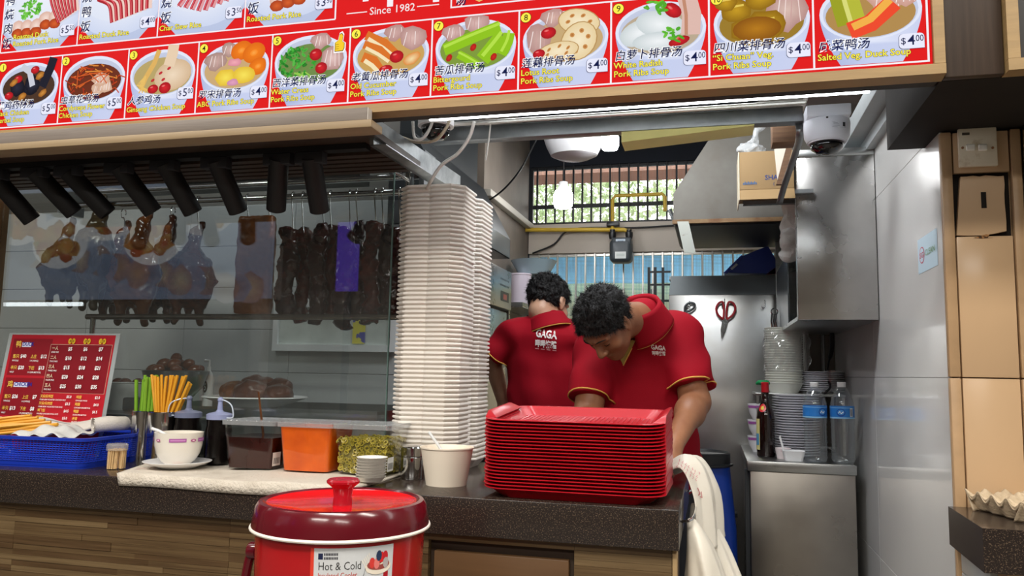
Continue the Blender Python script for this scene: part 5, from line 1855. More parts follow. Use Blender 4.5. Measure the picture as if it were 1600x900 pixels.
single('soup_spoon', MB().tube(spline([(c.x - 0.092, c.y - 0.01, z0 + 0.106), (c.x - 0.06, c.y, z0 + 0.093), (c.x - 0.02, c.y + 0.01, z0 + 0.060), (c.x + 0.0, c.y + 0.015, z0 + 0.03)], 4), [0.005, 0.005, 0.005, 0.005, 0.005, 0.006, 0.007, 0.009, 0.011, 0.013, 0.013, 0.012, 0.008], 8), WHITE_C, 'white soup spoon resting in the purple banded rice bowl', 'spoon', smooth=True)

# squeeze bottles of dark sauce -------------------------------------------------------
M_SOY = mat('dark_soy', '0c0807', 0.2)
M_NOZ = mat('lilac_cap', '9aa2c8', 0.3, alpha=0.9)
for k, (u, Y, capm, label) in enumerate(((292, 2.28, mat('smoke_cap', '6f7690', 0.3), 'squat squeeze bottle of dark soy with a smoky cap behind the rice bowl'), (341, 2.27, M_NOZ, 'taller squeeze bottle of dark soy with a lilac looped cap by the sauce tub'))):
    X = px(u, 690, Y=Y).x
    top = px(u, 652 if k == 0 else 655, Y=Y).z
    q = thing('squeeze_bottle', label, 'sauce bottle', (X, Y, TZ))
    h = top - TZ
    r_ = 0.043 if k == 0 else 0.041
    obj('bottle', MB().lathe([(0.0, 0.0), (r_, 0.0), (r_, h - 0.035), (r_ - 0.003, h - 0.02), (r_ - 0.003, h), (0, h)], (X, Y, TZ), 28), M_SOY, q)
    cp = obj('cap', MB().lathe([(r_, h), (r_, h + 0.016), (r_ - 0.008, h + 0.02), (0.014, h + 0.024), (0.009, h + 0.030), (0.007, h + 0.058), (0.0, h + 0.058)], (X, Y, TZ), 24), capm, q)
    obj('nozzle_ball', MB().ball((X, Y, TZ + h + 0.062), 0.0095), capm, cp)
    s_ = -1 if k == 0 else 1
    z_ = TZ + h
    obj('tether', MB().tube(spline([(X, Y, z_ + 0.062), (X + s_ * 0.025, Y - 0.01, z_ + 0.060), (X + s_ * 0.055, Y - 0.02, z_ + 0.045), (X + s_ * 0.062, Y - 0.02, z_ + 0.01), (X + s_ * 0.04, Y - 0.02, z_ + 0.006)], 5), 0.0022, 6), mat('clear_tether', 'c9d4e4', 0.2), cp)
    if k == 0:
        obj('label', MB().box((X + 0.008, Y - r_ - 0.001, TZ + 0.055), (X + 0.026, Y - r_ + 0.004, TZ + 0.085)), mat('label_teal', '9fc0d4', 0.4), q)

# clear sauce tubs -----------------------------------------------------------------
TUB = thin_glass('tub_plastic', (0.985, 0.985, 0.985), -0.02)
TUBLID = thin_glass('tub_lid_plastic', (0.93, 0.95, 0.96), 0.10, rough=0.03, haze=0.14, hazecol=(0.95, 0.97, 1.0))  # white haze in the colour brightens the lids, standing for reflections


def rrect(cx, cy, hw, hd, r, z, n=5):
    pts = []
    for sx, sy, a0 in ((1, 1, 0), (-1, 1, 90), (-1, -1, 180), (1, -1, 270)):
        for k in range(n):
            a = math.radians(a0 + 90 * k / (n - 1))
            pts.append((cx + sx * (hw - r) + r * math.cos(a), cy + sy * (hd - r) + r * math.sin(a), z))
    return pts


M_SAMBAL = mat('orange_chilli_sauce', 'ea6a10', 0.35, col2='cf5208', vscale=12, bump=0.15, bscale=30)
M_DKS = mat('dark_red_sauce', '3a0f0a', 0.12, col2='200806', vscale=8)
M_PKL = mat('green_chilli', '9a9a2a', 0.3, col2='5f6a1c', vscale=30)
TUBS = [(386, 2.245, 0.088, 0.086, 0.095, M_DKS, 'clear square tub of dark red sauce with a spoon in it', 655),
        (474, 2.245, 0.088, 0.086, 0.124, M_SAMBAL, 'clear square tub of bright orange chilli sauce', 660),
        (563, 2.25, 0.088, 0.086, 0.105, None, 'clear square tub of pickled green chillies in brine', 660)]
for i, (u, Y, hw, hd, fill, mm, label, topv) in enumerate(TUBS):
    X = px(u, 690, Y=Y - hd).x
    q = thing('sauce_tub', label, 'sauce tub', (X, Y, TZ))
    H_ = 0.140
    obj('box', MB().loft([rrect(X, Y, hw - 0.012, hd - 0.012, 0.016, TZ), rrect(X, Y, hw, hd, 0.016, TZ + H_), rrect(X, Y, hw - 0.002, hd - 0.002, 0.015, TZ + H_), rrect(X, Y, hw - 0.0135, hd - 0.0135, 0.015, TZ + 0.002)]), TUB, q)

    def sec(z, X=X, Y=Y, hw=hw, hd=hd, H_=H_):
        t = z / H_
        return hw - 0.0145 + 0.012 * t, hd - 0.0145 + 0.012 * t
    if mm:
        a0, b0 = sec(0.003)
        a1, b1 = sec(fill)
        obj('sauce', MB().loft([rrect(X, Y, a0, b0, 0.014, TZ + 0.003), rrect(X, Y, a1, b1, 0.014, TZ + fill)]), mm, q)
        if i == 1:
            a2, b2 = sec(0.128)
            obj('sauce_smear', MB().loft([rrect(X, Y, a1 + 0.0003, b1 + 0.0003, 0.014, TZ + fill), rrect(X, Y, a2, b2, 0.014, TZ + 0.131), rrect(X, Y, a2 - 0.001, b2 - 0.001, 0.014, TZ + 0.131), rrect(X, Y, a1 - 0.001, b1 - 0.001, 0.014, TZ + fill)], False, False), M_SAMBAL, q)
    else:
        a0, b0 = sec(0.003)
        a1, b1 = sec(fill)
        obj('brine', MB().loft([rrect(X, Y, a0 - 0.006, b0 - 0.006, 0.014, TZ + 0.004), rrect(X, Y, a1 - 0.006, b1 - 0.006, 0.014, TZ + fill - 0.004)]), mat('pickle_brine', '968c3c', 0.4, col2='5c5824', vscale=26), q)
        pk = MB()
        for k in range(330):
            z = TZ + 0.008 + (fill - 0.008) * cg.random()
            a1, b1 = sec(z - TZ)
            f_ = cg.random()
            w_ = cg.choice(('f', 'r', 't', 'f'))
            if w_ == 'f':
                pos = (X + cg.uniform(-a1, a1) * 0.94, Y - b1 + 0.003, z)
                M = Matrix.Translation(pos) @ Matrix.Rotation(math.pi / 2 + cg.uniform(-.5, .5), 4, 'X') @ Matrix.Rotation(cg.uniform(-.5, .5), 4, 'Y')
            elif w_ == 'r':
                pos = (X + cg.choice((-1, 1)) * (a1 - 0.003), Y + cg.uniform(-b1, b1) * 0.94, z)
                M = Matrix.Translation(pos) @ Matrix.Rotation(math.pi / 2 + cg.uniform(-.5, .5), 4, 'Y')
            else:
                pos = (X + cg.uniform(-a1, a1) * 0.92, Y + cg.uniform(-b1, b1) * 0.92, TZ + fill - 0.003)
                M = Matrix.Translation(pos) @ Matrix.Rotation(cg.uniform(-.8, .8), 4, 'X')
            r_ = cg.uniform(0.005, 0.0085)
            pk.lathe([(r_, -0.0016), (r_, 0.0016), (r_ * 0.55, 0.0016), (r_ * 0.5, 0.0004), (r_ * 0.55, -0.0016), (r_, -0.0016)], n=9, M=M, cap=False)
        po = obj('chilli_slices', pk, mat('pickled_chilli_skin', 'b8a63e', 0.25, col2='7c7424', vscale=60), q)
        po['kind'] = 'stuff'
    # lid, a shallow crinkled tray with lip
    def lidf(a, b, X=X, Y=Y, hw=hw, hd=hd, i=i):
        x, y = -1 + 2 * a, -1 + 2 * b
        return (X + x * (hw + 0.004), Y + y * (hd + 0.004), TZ + 0.1425 + 0.004 * max(abs(x), abs(y)) ** 6 + 0.0022 * math.sin(a * 31 + i) * math.sin(b * 27) * (1 - max(abs(x), abs(y)) ** 4))
    ld = obj('lid', MB().sheet(lidf, 26, 26, 0.0015), TUBLID, q, smooth=True)
    obj('lid_lip', MB().loft([rrect(X, Y, hw + 0.0045, hd + 0.0045, 0.014, TZ + 0.132), rrect(X, Y, hw + 0.005, hd + 0.005, 0.014, TZ + 0.1455), rrect(X, Y, hw + 0.003, hd + 0.003, 0.013, TZ + 0.1455), rrect(X, Y, hw + 0.003, hd + 0.003, 0.013, TZ + 0.132)], False, False), TUBLID, ld)
    if i in (0, 2):
        cv = Canvas(lambda u, v, w, X=X, Y=Y, hw=hw: (X + hw - 0.0055 + 0.03 * (v - 0.04) + w, Y + u, TZ + v))
        cv.rect(-0.075, 0.012, -0.03, 0.052, 'e8e6e0')
        for k in range(7):
            cv.rect(-0.068 + 0.005 * k, 0.018, -0.0655 + 0.005 * k, 0.036, '3a3a3a')
            cv.k -= 1
        cv.build('barcode_label', PRINT, q)
    if i == 0:
        p = px(404, 612, Y=Y)
        single('sauce_spoon', MB().tube([(X + 0.005, Y + 0.005, TZ + 0.06), p], [0.0045, 0.003], 8), mat('sticky_spoon', '8a5a3a', 0.2, 0.6, col2='50301c', vscale=30), 'slim steel spoon handle standing in the dark red sauce', 'spoon')

# little paper saucers ---------------------------------------------------------
c = px(580, 752, Z=1.012)
for k in range(8):
    z = TZ + 0.0075 * k
    rr = 0.042
    single('paper_saucer', MB().lathe([(0.0, 0.0), (0.031, 0.0), (rr, 0.0128), (rr + 0.001, 0.0134), (rr - 0.0005, 0.0134), (0.0305, 0.0012), (0.0, 0.0012)], (c.x + 0.0004 * k, 2.07, z), 26), mat('white_paper', 'e9e6df', 0.7), 'small white paper saucer in the low stack on the towel', 'saucer', group='small paper saucers stacked on the towel')

# steel shaker, paper bowl
c = px(644, 748, Z=1.0)
tn = thing('steel_shaker', 'short polished steel canister beside the white paper bowl', 'canister', (c.x, 2.255, 1.0))
obj('body', MB().lathe([(0.0, 0.0), (0.034, 0.0), (0.036, 0.003), (0.036, 0.064), (0.0345, 0.066), (0.0, 0.066)], (c.x, 2.255, 1.0), 30), CHROME, tn)
obj('lid', MB().lathe([(0.0355, 0.066), (0.037, 0.068), (0.037, 0.092), (0.034, 0.095), (0.03, 0.092), (0.0, 0.092)], (c.x, 2.255, 1.0), 30), CHROME, tn)
c = px(697, 725, Y=2.17)
X, Y = c.x, 2.175
single('paper_bowl', MB().lathe([(0.0, 0.004), (0.055, 0.004), (0.056, 0.0), (0.0575, 0.0), (0.0745, 0.100), (0.0775, 0.1025), (0.0775, 0.106), (0.0745, 0.106), (0.0725, 0.102), (0.056, 0.008), (0.0, 0.008)], (X, Y, 1.0), 40), mat('cream_paper_bowl', 'efe4d2', 0.5), 'cream paper soup bowl standing in front of the foam boxes', 'bowl')
p = px(670, 675, Y=Y)
single('plastic_spoon', MB().tube([(X + 0.02, Y + 0.01, 1.03), (X - 0.02, Y + 0.0, 1.10), p], [0.008, 0.0045, 0.004], 8), mat('frosted_spoon', 'e4e8ea', 0.3, alpha=0.9), 'frosted plastic spoon sticking out of the cream paper bowl', 'spoon')

# foam box tower --------------------------------------------------------------
M_FOAM = mat('white_foam', 'e8e2da', 0.6, sss=0.0)
FX0, FX1 = px(626, 600, Y=2.42).x, px(727, 600, Y=2.42).x
fw = (FX1 - FX0) / 2
fcx = (FX0 + FX1) / 2


def foam_ring(hw, hd, ch, z, cy):
    return [(hw, -hd + ch, z), (hw, hd - ch, z), (hw - ch, hd, z), (0.012, hd, z), (-0.012, hd, z), (-hw + ch, hd, z), (-hw, hd - ch, z), (-hw, -hd + ch, z), (-hw + ch, -hd, z), (-0.014, -hd, z), (0.0, -hd + 0.006, z), (0.014, -hd, z), (hw - ch, -hd, z)]


def foam_half(cy):
    R = lambda hw, hd, ch, z: [(x, y + cy, zz) for x, y, zz in foam_ring(hw, hd, ch, z, 0)]
    hd = 0.098
    return MB().loft([R(fw - 0.024, hd - 0.024, 0.03, 0.0), R(fw - 0.0055, hd - 0.0055, 0.034, 0.026), R(fw, hd, 0.036, 0.0285), R(fw + 0.0004, hd + 0.0004, 0.036, 0.032), R(fw - 0.001, hd - 0.001, 0.036, 0.0355), R(fw - 0.010, hd - 0.010, 0.034, 0.0355), R(fw - 0.027, hd - 0.027, 0.03, 0.003)])


NF = 62
ztop = px(690, 302, Y=2.45).z
pitch = (ztop - 1.0 - 0.0355) / (NF - 1)
fp = thing('foam_box', 'open white foam takeaway box nested in the tall tower', 'takeaway box', (fcx, 2.42, 1.0), group='foam takeaway boxes nested in a tall tower')
obj('base_tray', foam_half(0), M_FOAM, fp, smooth=30, **LOC)
obj('lid_tray', foam_half(0.2015), M_FOAM, fp, smooth=30, **LOC)
for k in range(1, NF):
    dup(fp, (fcx + cg.uniform(-.0012, .0012) + 0.00008 * k, 2.42 + cg.uniform(-.0012, .0012), 1.0 + pitch * k), cg.uniform(-.006, .006))

# red trays -------------------------------------------------------------------
NT = 21
TW, TD = 0.2335, 0.170
M_TRAY = RED_P


def tray_ring(hw, hd, r, z, n=7):
    return [Vector(p) for p in rrect(0, 0, hw, hd, r, z, n)]


tp0 = thing('food_tray', 'red plastic food tray nested in the stack on the counter edge', 'tray', (0, 0, 0), group='red food trays stacked on the counter')
H_ = 0.026
body = MB().loft([tray_ring(TW - 0.040, TD - 0.030, 0.045, 0.0), tray_ring(TW - 0.012, TD - 0.010, 0.055, H_ - 0.004), tray_ring(TW, TD, 0.06, H_ - 0.003), tray_ring(TW + 0.0015, TD + 0.0015, 0.06, H_ - 0.0015), tray_ring(TW, TD, 0.06, H_),
                  tray_ring(TW - 0.014, TD - 0.012, 0.055, H_), tray_ring(TW - 0.043, TD - 0.033, 0.043, 0.0035)])
obj('body', body, M_TRAY, tp0, smooth=40, **LOC)
rib = MB()
for k in range(30):
    x = -TW + 0.052 + k * (2 * TW - 0.104) / 29
    rib.box((x - 0.0018, -TD + 0.045, 0.0034), (x + 0.0018, TD - 0.045, 0.0046))
obj('ribs', rib, M_TRAY, tp0, smooth=None, **LOC)
for s_ in (-1, 1):
    # raised grip at each short end
    hm = MB().prism([(s_ * (TW - 0.052), -0.085, H_ - 0.001), (s_ * (TW + 0.001), -0.115, H_ - 0.001), (s_ * (TW + 0.001), 0.115, H_ - 0.001), (s_ * (TW - 0.052), 0.085, H_ - 0.001)] if s_ > 0 else
                    [(s_ * (TW - 0.052), 0.085, H_ - 0.001), (s_ * (TW + 0.001), 0.115, H_ - 0.001), (s_ * (TW + 0.001), -0.115, H_ - 0.001), (s_ * (TW - 0.052), -0.085, H_ - 0.001)], (0, 0, 0.003))
    gm = MB().loft([[(s_ * (TW - 0.030), -0.13, H_ - 0.001), (s_ * (TW + 0.001), -0.13, H_ - 0.001), (s_ * (TW + 0.001), 0.13, H_ - 0.001), (s_ * (TW - 0.030), 0.13, H_ - 0.001)],
                    [(s_ * (TW - 0.006), -0.10, H_ + 0.015), (s_ * (TW + 0.001), -0.10, H_ + 0.015), (s_ * (TW + 0.001), 0.10, H_ + 0.015), (s_ * (TW - 0.006), 0.10, H_ + 0.015)]])
    obj('grip', gm, M_TRAY, tp0, **LOC)
tcx = (px(757, 640, Y=2.02).x + px(1043, 648, Y=2.02).x) / 2
TTOP = px(900, 652, Y=1.985).z
tpitch = (TTOP - 1.0 - H_) / (NT - 1)
for k in range(NT):
    loc = (tcx + cg.uniform(-.0015, .0015), 1.972 + TD + 0.012 + cg.uniform(-.001, .001), 1.0 + tpitch * k)
    rz_ = math.radians(-1.0) + cg.uniform(-.004, .004)
    if k == 0:
        tp0.location = loc
        tp0.rotation_euler = (0, 0, rz_)
    else:
        o = dup(tp0, loc, rot=(math.radians(0.2 * k), 0, rz_))
        if k == NT - 1:
            o['label'] = 'topmost red plastic food tray of the stack, its ribbed floor showing'

# insulated cooler in front of the counter ------------------------------------------
CY = 1.52
cc_ = px(535, 790, Y=CY)
CXc = cc_.x
CR = 0.177
CZT = px(536, 779, Y=CY).z
ck = thing('insulated_cooler', 'big round red insulated cooler with a knobbed lid in front of the counter', 'cooler', (CXc, CY, CZT - 0.45))
M_CR = mat('glossy_red_plastic', 'b3141a', 0.18, var=0.03, vscale=3, coat=0.3)
M_CM = mat('maroon_plastic', '5c101b', 0.2, coat=0.3)
zb_ = CZT - 0.45
obj('body', MB().lathe([(0.0, 0.0), (0.150, 0.0), (0.155, 0.01), (CR - 0.008, 0.394), (0.0, 0.394)], (CXc, CY, zb_), 64), M_CR, ck)
obj('rim_ring', MB().tube([(CXc + (CR + 0.0005) * math.cos(a), CY + (CR + 0.0005) * math.sin(a), zb_ + 0.399) for a in [2 * math.pi * k / 64 for k in range(64)]], 0.0036, 8, closed=True), mat('ivory_ring', 'f3ece0', 0.3), ck)
ld = obj('lid', MB().lathe([(0.0, 0.395), (CR, 0.395), (CR + 0.001, 0.402), (CR - 0.006, 0.440), (CR - 0.012, 0.449), (CR - 0.020, 0.4505), (CR - 0.026, 0.447), (CR - 0.03, 0.425), (0.0, 0.420)], (CXc, CY, zb_), 64), M_CM, ck)
obj('lid_inset', MB().lathe([(CR - 0.0262, 0.4472), (CR - 0.035, 0.4435), (0.09, 0.438), (0.0, 0.438)], (CXc, CY, zb_), 64, cap=False), mat('bright_red_inset', 'd8161c', 0.08, coat=0.5), ld)
obj('knob', MB().lathe([(0.020, 0.438), (0.0185, 0.455), (0.021, 0.472), (0.033, 0.482), (0.034, 0.486), (0.030, 0.490), (0.0, 0.487)], (CXc, CY, zb_), 32), mat('knob_red', '9c1524', 0.2), ld)
# carrying handle lug and arm on the side
hl = MB()
hx = CXc - CR + 0.006
hl.tube(spline([(hx - 0.004, CY - 0.03, zb_ + 0.345), (hx - 0.016, CY - 0.032, zb_ + 0.325), (hx - 0.024, CY - 0.036, zb_ + 0.26), (hx - 0.02, CY - 0.06, zb_ + 0.16), (hx + 0.01, CY - 0.12, zb_ + 0.08)], 6), 0.0095, 10)
obj('carry_handle', hl, M_CM, ck)
obj('handle_lug', MB().lathe([(0.0, -0.012), (0.016, -0.012), (0.018, -0.008), (0.018, 0.008), (0.0, 0.010)], n=20, M=Matrix.Translation((hx - 0.006, CY - 0.03, zb_ + 0.34)) @ Matrix.Rotation(math.pi / 2, 4, 'Y')), M_CM, ck)
# paper label wrapped on the body
def lab(u, v, w):
    u = 0.17 + (u + 0.02) * 1.55
    v = v + 0.021
    r_ = 0.155 + (CR - 0.163) * (v / 0.394) + 0.0006 + w
    return (CXc + r_ * math.sin(u), CY - r_ * math.cos(u), zb_ + v)


L0, L1 = -0.02, 0.56
cv = Canvas(lab, 0.00008)
cv.grid(L0, 0.20, L1, 0.366, 'd3d6d8', 16)
cv.grid(L0 - 0.025, 0.20, L0, 0.366, 'e0402c', 2)
cv.rect(L0 + 0.03, 0.346, L0 + 0.063, 0.357, '20284a')
for r_ in range(2):
    for k in range(9):
        cv.rect(L0 + 0.07 + 0.011 * k, 0.353 - 0.007 * r_, L0 + 0.078 + 0.011 * k, 0.3575 - 0.007 * r_, '34343c')
        cv.k -= 1
cv.text('Hot & Cold', L0 + 0.03, 0.327, 0.021, '14140f', width=0.30, weight=-0.004)
cv.text('Insulated Cooler', L0 + 0.03, 0.313, 0.0135, 'c8321e', width=0.275)
cv.ell(0.30, 0.285, 0.12, 0.018, 'd8b070', 'c09a58', n=16)
for k in range(5):
    cv.strip([(0.36, 0.318 + 0.004 * k), (0.33 + 0.01 * k, 0.336 + 0.003 * k), (0.315 + 0.012 * k, 0.342 + 0.003 * k)], 0.004, 'ece6da')
cv.raw([(0.36, 0.31), (0.52, 0.318), (0.52, 0.20), (0.36, 0.20)], [(0, 1, 2, 3)], [lin('b01824')] * 4)
cv.ell(0.44, 0.328, 0.10, 0.014, 'f0e6d4', n=18)
cv.ell(0.44, 0.332, 0.088, 0.010, '9c4a44', n=18)
for dx, dz, cl_ in ((-0.05, 0.336, 'd8403a'), (-0.015, 0.334, 'e8807a'), (0.02, 0.345, 'd82c2c'), (0.05, 0.346, 'c82430'), (0.0, 0.348, '2a3a5a'), (0.055, 0.334, 'b8b0b0')):
    cv.ell(0.44 + dx, dz, 0.022, 0.010, cl_, n=10)
cv.raw([(0.34, 0.326), (0.345, 0.329), (0.315, 0.30), (0.31, 0.30)], [(0, 1, 2, 3)], [lin('101010')] * 4)
cv.build('paper_label', PRINT, ck)
# stool that carries the cooler
st = thing('low_stool', 'square wooden stool carrying the red insulated cooler', 'stool', (CXc, CY, 0))
obj('seat', MB().rbox((CXc - 0.18, CY - 0.18, zb_ - 0.04), (CXc + 0.18, CY + 0.18, zb_), 0.006), M_PLANK2, st)
for sx in (-1, 1):
    for sy in (-1, 1):
        obj('leg', MB().box((CXc + sx * 0.15 - 0.018, CY + sy * 0.15 - 0.018, 0), (CXc + sx * 0.15 + 0.018, CY + sy * 0.15 + 0.018, zb_ - 0.04)), M_PLANK2, st)

# egg carton on the neighbour's ledge ------------------------------------------------
EO = Vector((0.672, 2.055, 1.0))
EA, EB = Vector((0.955, 0.296, 0)), Vector((-0.296, 0.955, 0))
EW, ED, EH = 0.26, 0.205, 0.052


def cartw(a, b):
    z = EH - 0.012 + 0.011 * math.cos(2 * math.pi * 5 * a) * math.cos(2 * math.pi * 4 * b) - 0.006 * abs(math.sin(math.pi * 5 * a) * math.sin(math.pi * 4 * b))
    return EO + EA * (EW * a) + EB * (ED * b) + Vector((0, 0, z))


def skirt(p0, p1, out, n):
    def f(a, b):
        e = p0.lerp(p1, a)
        r_ = 0.5 + 0.5 * math.cos(2 * math.pi * n * a)
        ins = (1 - b) * (0.020 + 0.008 * r_)
        top = EH - 0.012 + 0.006 * math.cos(2 * math.pi * n * a)
        return e - out * ins + Vector((0, 0, 0.0008 + (top) * b))
    return f


eg_ = thing('egg_carton', 'empty grey pulp egg carton on the granite ledge of the next stall', 'egg carton', EO)
M_PULP = mat('grey_pulp', 'cbb79a', 0.95, col2='a8957a', vscale=20, bump=0.3, bscale=150)
obj('cup_tray', MB().sheet(cartw, 60, 48, 0.003), M_PULP, eg_, smooth=True)
c00, c10, c11, c01 = EO, EO + EA * EW, EO + EA * EW + EB * ED, EO + EB * ED
for p0_, p1_, ot, n_ in ((c00, c10, -EB, 5), (c10, c11, EA, 4), (c11, c01, EB, 5), (c01, c00, -EA, 4)):
    obj('side_wall', MB().sheet(skirt(p0_, p1_, ot, n_), 40, 8, 0.002), M_PULP, eg_, smooth=True)

# plastic carrier bags hanging at the counter end --------------------------------------
M_BAGW = mat('white_carrier_film', 'e6e0d2', 0.32, bump=0.25, bscale=14)
hk = thing('bag_hook', 'steel hook rail at the end of the granite worktop holding the bags', 'hook', (CX, 2.35, 0.93))
obj('rail', MB().tube(spline([(CX + 0.002, 2.08, 0.955), (CX + 0.03, 2.10, 0.965), (CX + 0.032, 2.60, 0.965), (CX + 0.002, 2.62, 0.955)], 5), 0.0035, 8), CHROME, hk)
for k, (y0_, dx_, zb2, ry_, label) in enumerate(((2.10, 0.075, 0.58, 0.105, 'thick bundle of white plastic carrier bags hanging at the counter end'), (2.36, 0.085, 0.64, 0.10, 'second bundle of white carrier bags hanging behind the first'))):
    ctr_ = np.array([CX + 0.034 + dx_, y0_ - 0.01, zb2])

    def bgf(p, y0_=y0_, dx_=dx_, zb2=zb2, ry_=ry_, k=k):
        top = np.array([CX + 0.026, y0_, 0.955])
        t = np.clip((top[2] - p[..., 2]) / (top[2] - zb2), -0.05, 1.05)
        w = np.clip(t, 0, 1) ** 0.75
        cx = top[0] + dx_ * w * 0.95
        rx = 0.012 + (0.030 + dx_ * 0.62) * w
        ry = 0.016 + ry_ * w
        ang = np.arctan2((p[..., 1] - y0_) / ry, (p[..., 0] - cx) / rx)
        tri = lambda x: np.arcsin(np.sin(x)) * 0.6366
        pl = 1 + w * (0.22 * tri(ang * 4 + 2 * t + k) + 0.13 * tri(ang * 7 - 3 * t + 2 * k) + 0.05 * tri(ang * 12 + 5 * t))
        d = (np.sqrt(((p[..., 0] - cx) / rx) ** 2 + ((p[..., 1] - y0_) / ry) ** 2) / pl - 1) * np.minimum(rx, ry) * 0.8
        d = smax(d, p[..., 2] - 0.962, 0.006)
        d = smax(d, (zb2 + 0.05 * np.sin(ang * 2.0 + 1) * 0.5) - p[..., 2], 0.01)
        d = smax(d, (CX + 0.004) - p[..., 0], 0.002)
        return d + 0.005 * vnoise(p, 9, k)
    single('carrier_bags', sdf(bgf, (CX - 0.01, y0_ - 0.19, zb2 - 0.06), (CX + 0.30, y0_ + 0.19, 0.985), 0.006), M_BAGW, label, 'plastic bags', smooth=True)


BPTS = [V_ for V_ in (px(1040, 733, Y=2.43), px(1058, 722, Y=2.42), px(1080, 728, Y=2.39), px(1098, 762, Y=2.37), px(1106, 800, Y=2.36), px(1110, 850, Y=2.35))]
BPTS[0].z = 1.022
BPTS[1].z = 1.040


BSPL = spline(BPTS, 8)


def drape(a, b):
    i_ = a * (len(BSPL) - 1)
    k_ = min(int(i_), len(BSPL) - 2)
    p = BSPL[k_].lerp(BSPL[k_ + 1], i_ - k_)
    t = (BSPL[k_ + 1] - BSPL[k_]).normalized()
    ac = Vector((0.25, 0.97, 0)).normalized()
    n_ = t.cross(ac).normalized()
    if n_.x + n_.z < 0:
        n_ = -n_
    w_ = 0.085 + 0.06 * a
    tr = lambda x: math.asin(math.sin(x)) * 0.6366
    y = 2 * b - 1
    q_ = p + ac * (y * w_) + n_ * (0.030 * (1 - y * y) + 0.005 * tr(b * 17 + 3 * a) + 0.004 * tr(b * 9 - 7 * a) * a)
    if q_.x < CX + 0.004 and q_.z < CT + 0.004:
        q_.z = CT + 0.004
    return q_


bo_ = thing('printed_bag', 'white carrier bag with red lettering draped over the end of the worktop', 'plastic bag', (CX, 2.5, 0.86))
bgm = MB().sheet(drape, 50, 50, 0.002)
obj('film', bgm, M_BAGW, bo_, smooth=True)
from mathutils.bvhtree import BVHTree
bvb = BVHTree.FromPolygons([Vector(v) for v in bgm.v], bgm.f)


def bagprint(u, v, w):
    p = px(u, v, Y=2.4)
    d = (p - Vector((0, 0, CAM_H))).normalized()
    h = bvb.ray_cast(Vector((0, 0, CAM_H)), d)
    return (h[0] if h[0] else p) - d * (0.0015 + w)


cv = Canvas(bagprint)
sg2 = random.Random(9)
for r_ in range(3):
    for k in range(7):
        u_, v_ = 1062 + 5 * k - 2 * r_, 719 + 3.4 * k + 5 * r_
        cv.strip([(u_ + sg2.uniform(-1, 1), v_ - 2), (u_ + sg2.uniform(-2, 2), v_), (u_ + sg2.uniform(-1, 2), v_ + 2)], 0.9, 'd88a90')
cv.strip([(1090, 762), (1094, 772), (1091, 774), (1096, 768), (1097, 778), (1094, 776)], 1.2, 'b0323c')
cv.build('red_print', PRINT, bo_)
# ================================================================== overhead: lamps, beams, cables
a, b = px(672, 185, Y=1.99), px(1358, 137, Y=1.99)
tl = thing('tube_lamp', 'long bare white tube lamp fixed behind the lower edge of the menu board', 'lamp', ((a.x + b.x) / 2, 1.99, a.z))
tz_ = (a.z + b.z) / 2
obj('tube', MB().tube([(a.x, 1.99, tz_), (b.x, 1.99, tz_)], 0.0105, 14), mat('lit_tube', 'ffffff', emit='f6fbff', estr=15.0), tl)
obj('batten', MB().rbox((a.x - 0.01, 1.975, tz_ + 0.012), (b.x + 0.01, 2.02, tz_ + 0.045), 0.004), mat('batten_grey', 'a5a8a8', 0.5), tl)
bz = px(680, 211, Y=2.4).z
X0b, X1b = -0.90, 0.262
bmz0, bmz1 = 2.070, 2.116
single('steel_crossbeam', MB().rbox((X0b, 2.385, bmz0), (X1b, 2.43, bmz1), 0.002), STEEL_DULL, 'galvanised steel crossbeam spanning the stall below the ceiling', 'beam')
single('conduit_pipe', MB().tube([(-0.86, 2.30, 2.097), (0.30, 2.30, 2.097)], 0.007, 10), mat('pale_conduit', 'c9c9c4', 0.3, 0.5), 'thin pale conduit pipe running in front of the steel crossbeam', 'pipe')
single('upper_conduit', MB().tube([(-0.86, 2.18, 2.085), (0.36, 2.18, 2.085)], 0.006, 10), mat('pale_conduit'), 'upper thin conduit pipe close behind the tube lamp', 'pipe')
struct('trim_5', MB().box((0.26, 2.05, 2.09), (0.40, 2.44, 2.13)).box((-0.93, 2.0, 2.06), (0.45, 2.05, 2.14)), mat('brown_soffit_board', '54483e', 0.6, var=0.1, vscale=4))
M_YEL = mat('yellowed_acrylic', 'd6cf86', 0.4, var=0.08, vscale=4)
a, b = px(977, 213, Y=2.5), px(1165, 192, Y=2.5)
single('yellow_sheet', MB().prism([(a.x, 2.39, 2.036), (a.x, 2.39, 2.0695), (b.x + 0.02, 2.39, 2.0695), (b.x + 0.02, 2.39, 2.066)], (0.0, 0.10, 0.0)), M_YEL, 'yellowed plastic sheet slung under the steel crossbeam', 'sheet')
single('yellow_batten', MB().box((px(955, 180, Y=2.24).x, 2.235, 2.094), (px(1190, 165, Y=2.24).x, 2.25, 2.118)), M_YEL, 'yellow batten strip tucked behind the tube lamp', 'batten')
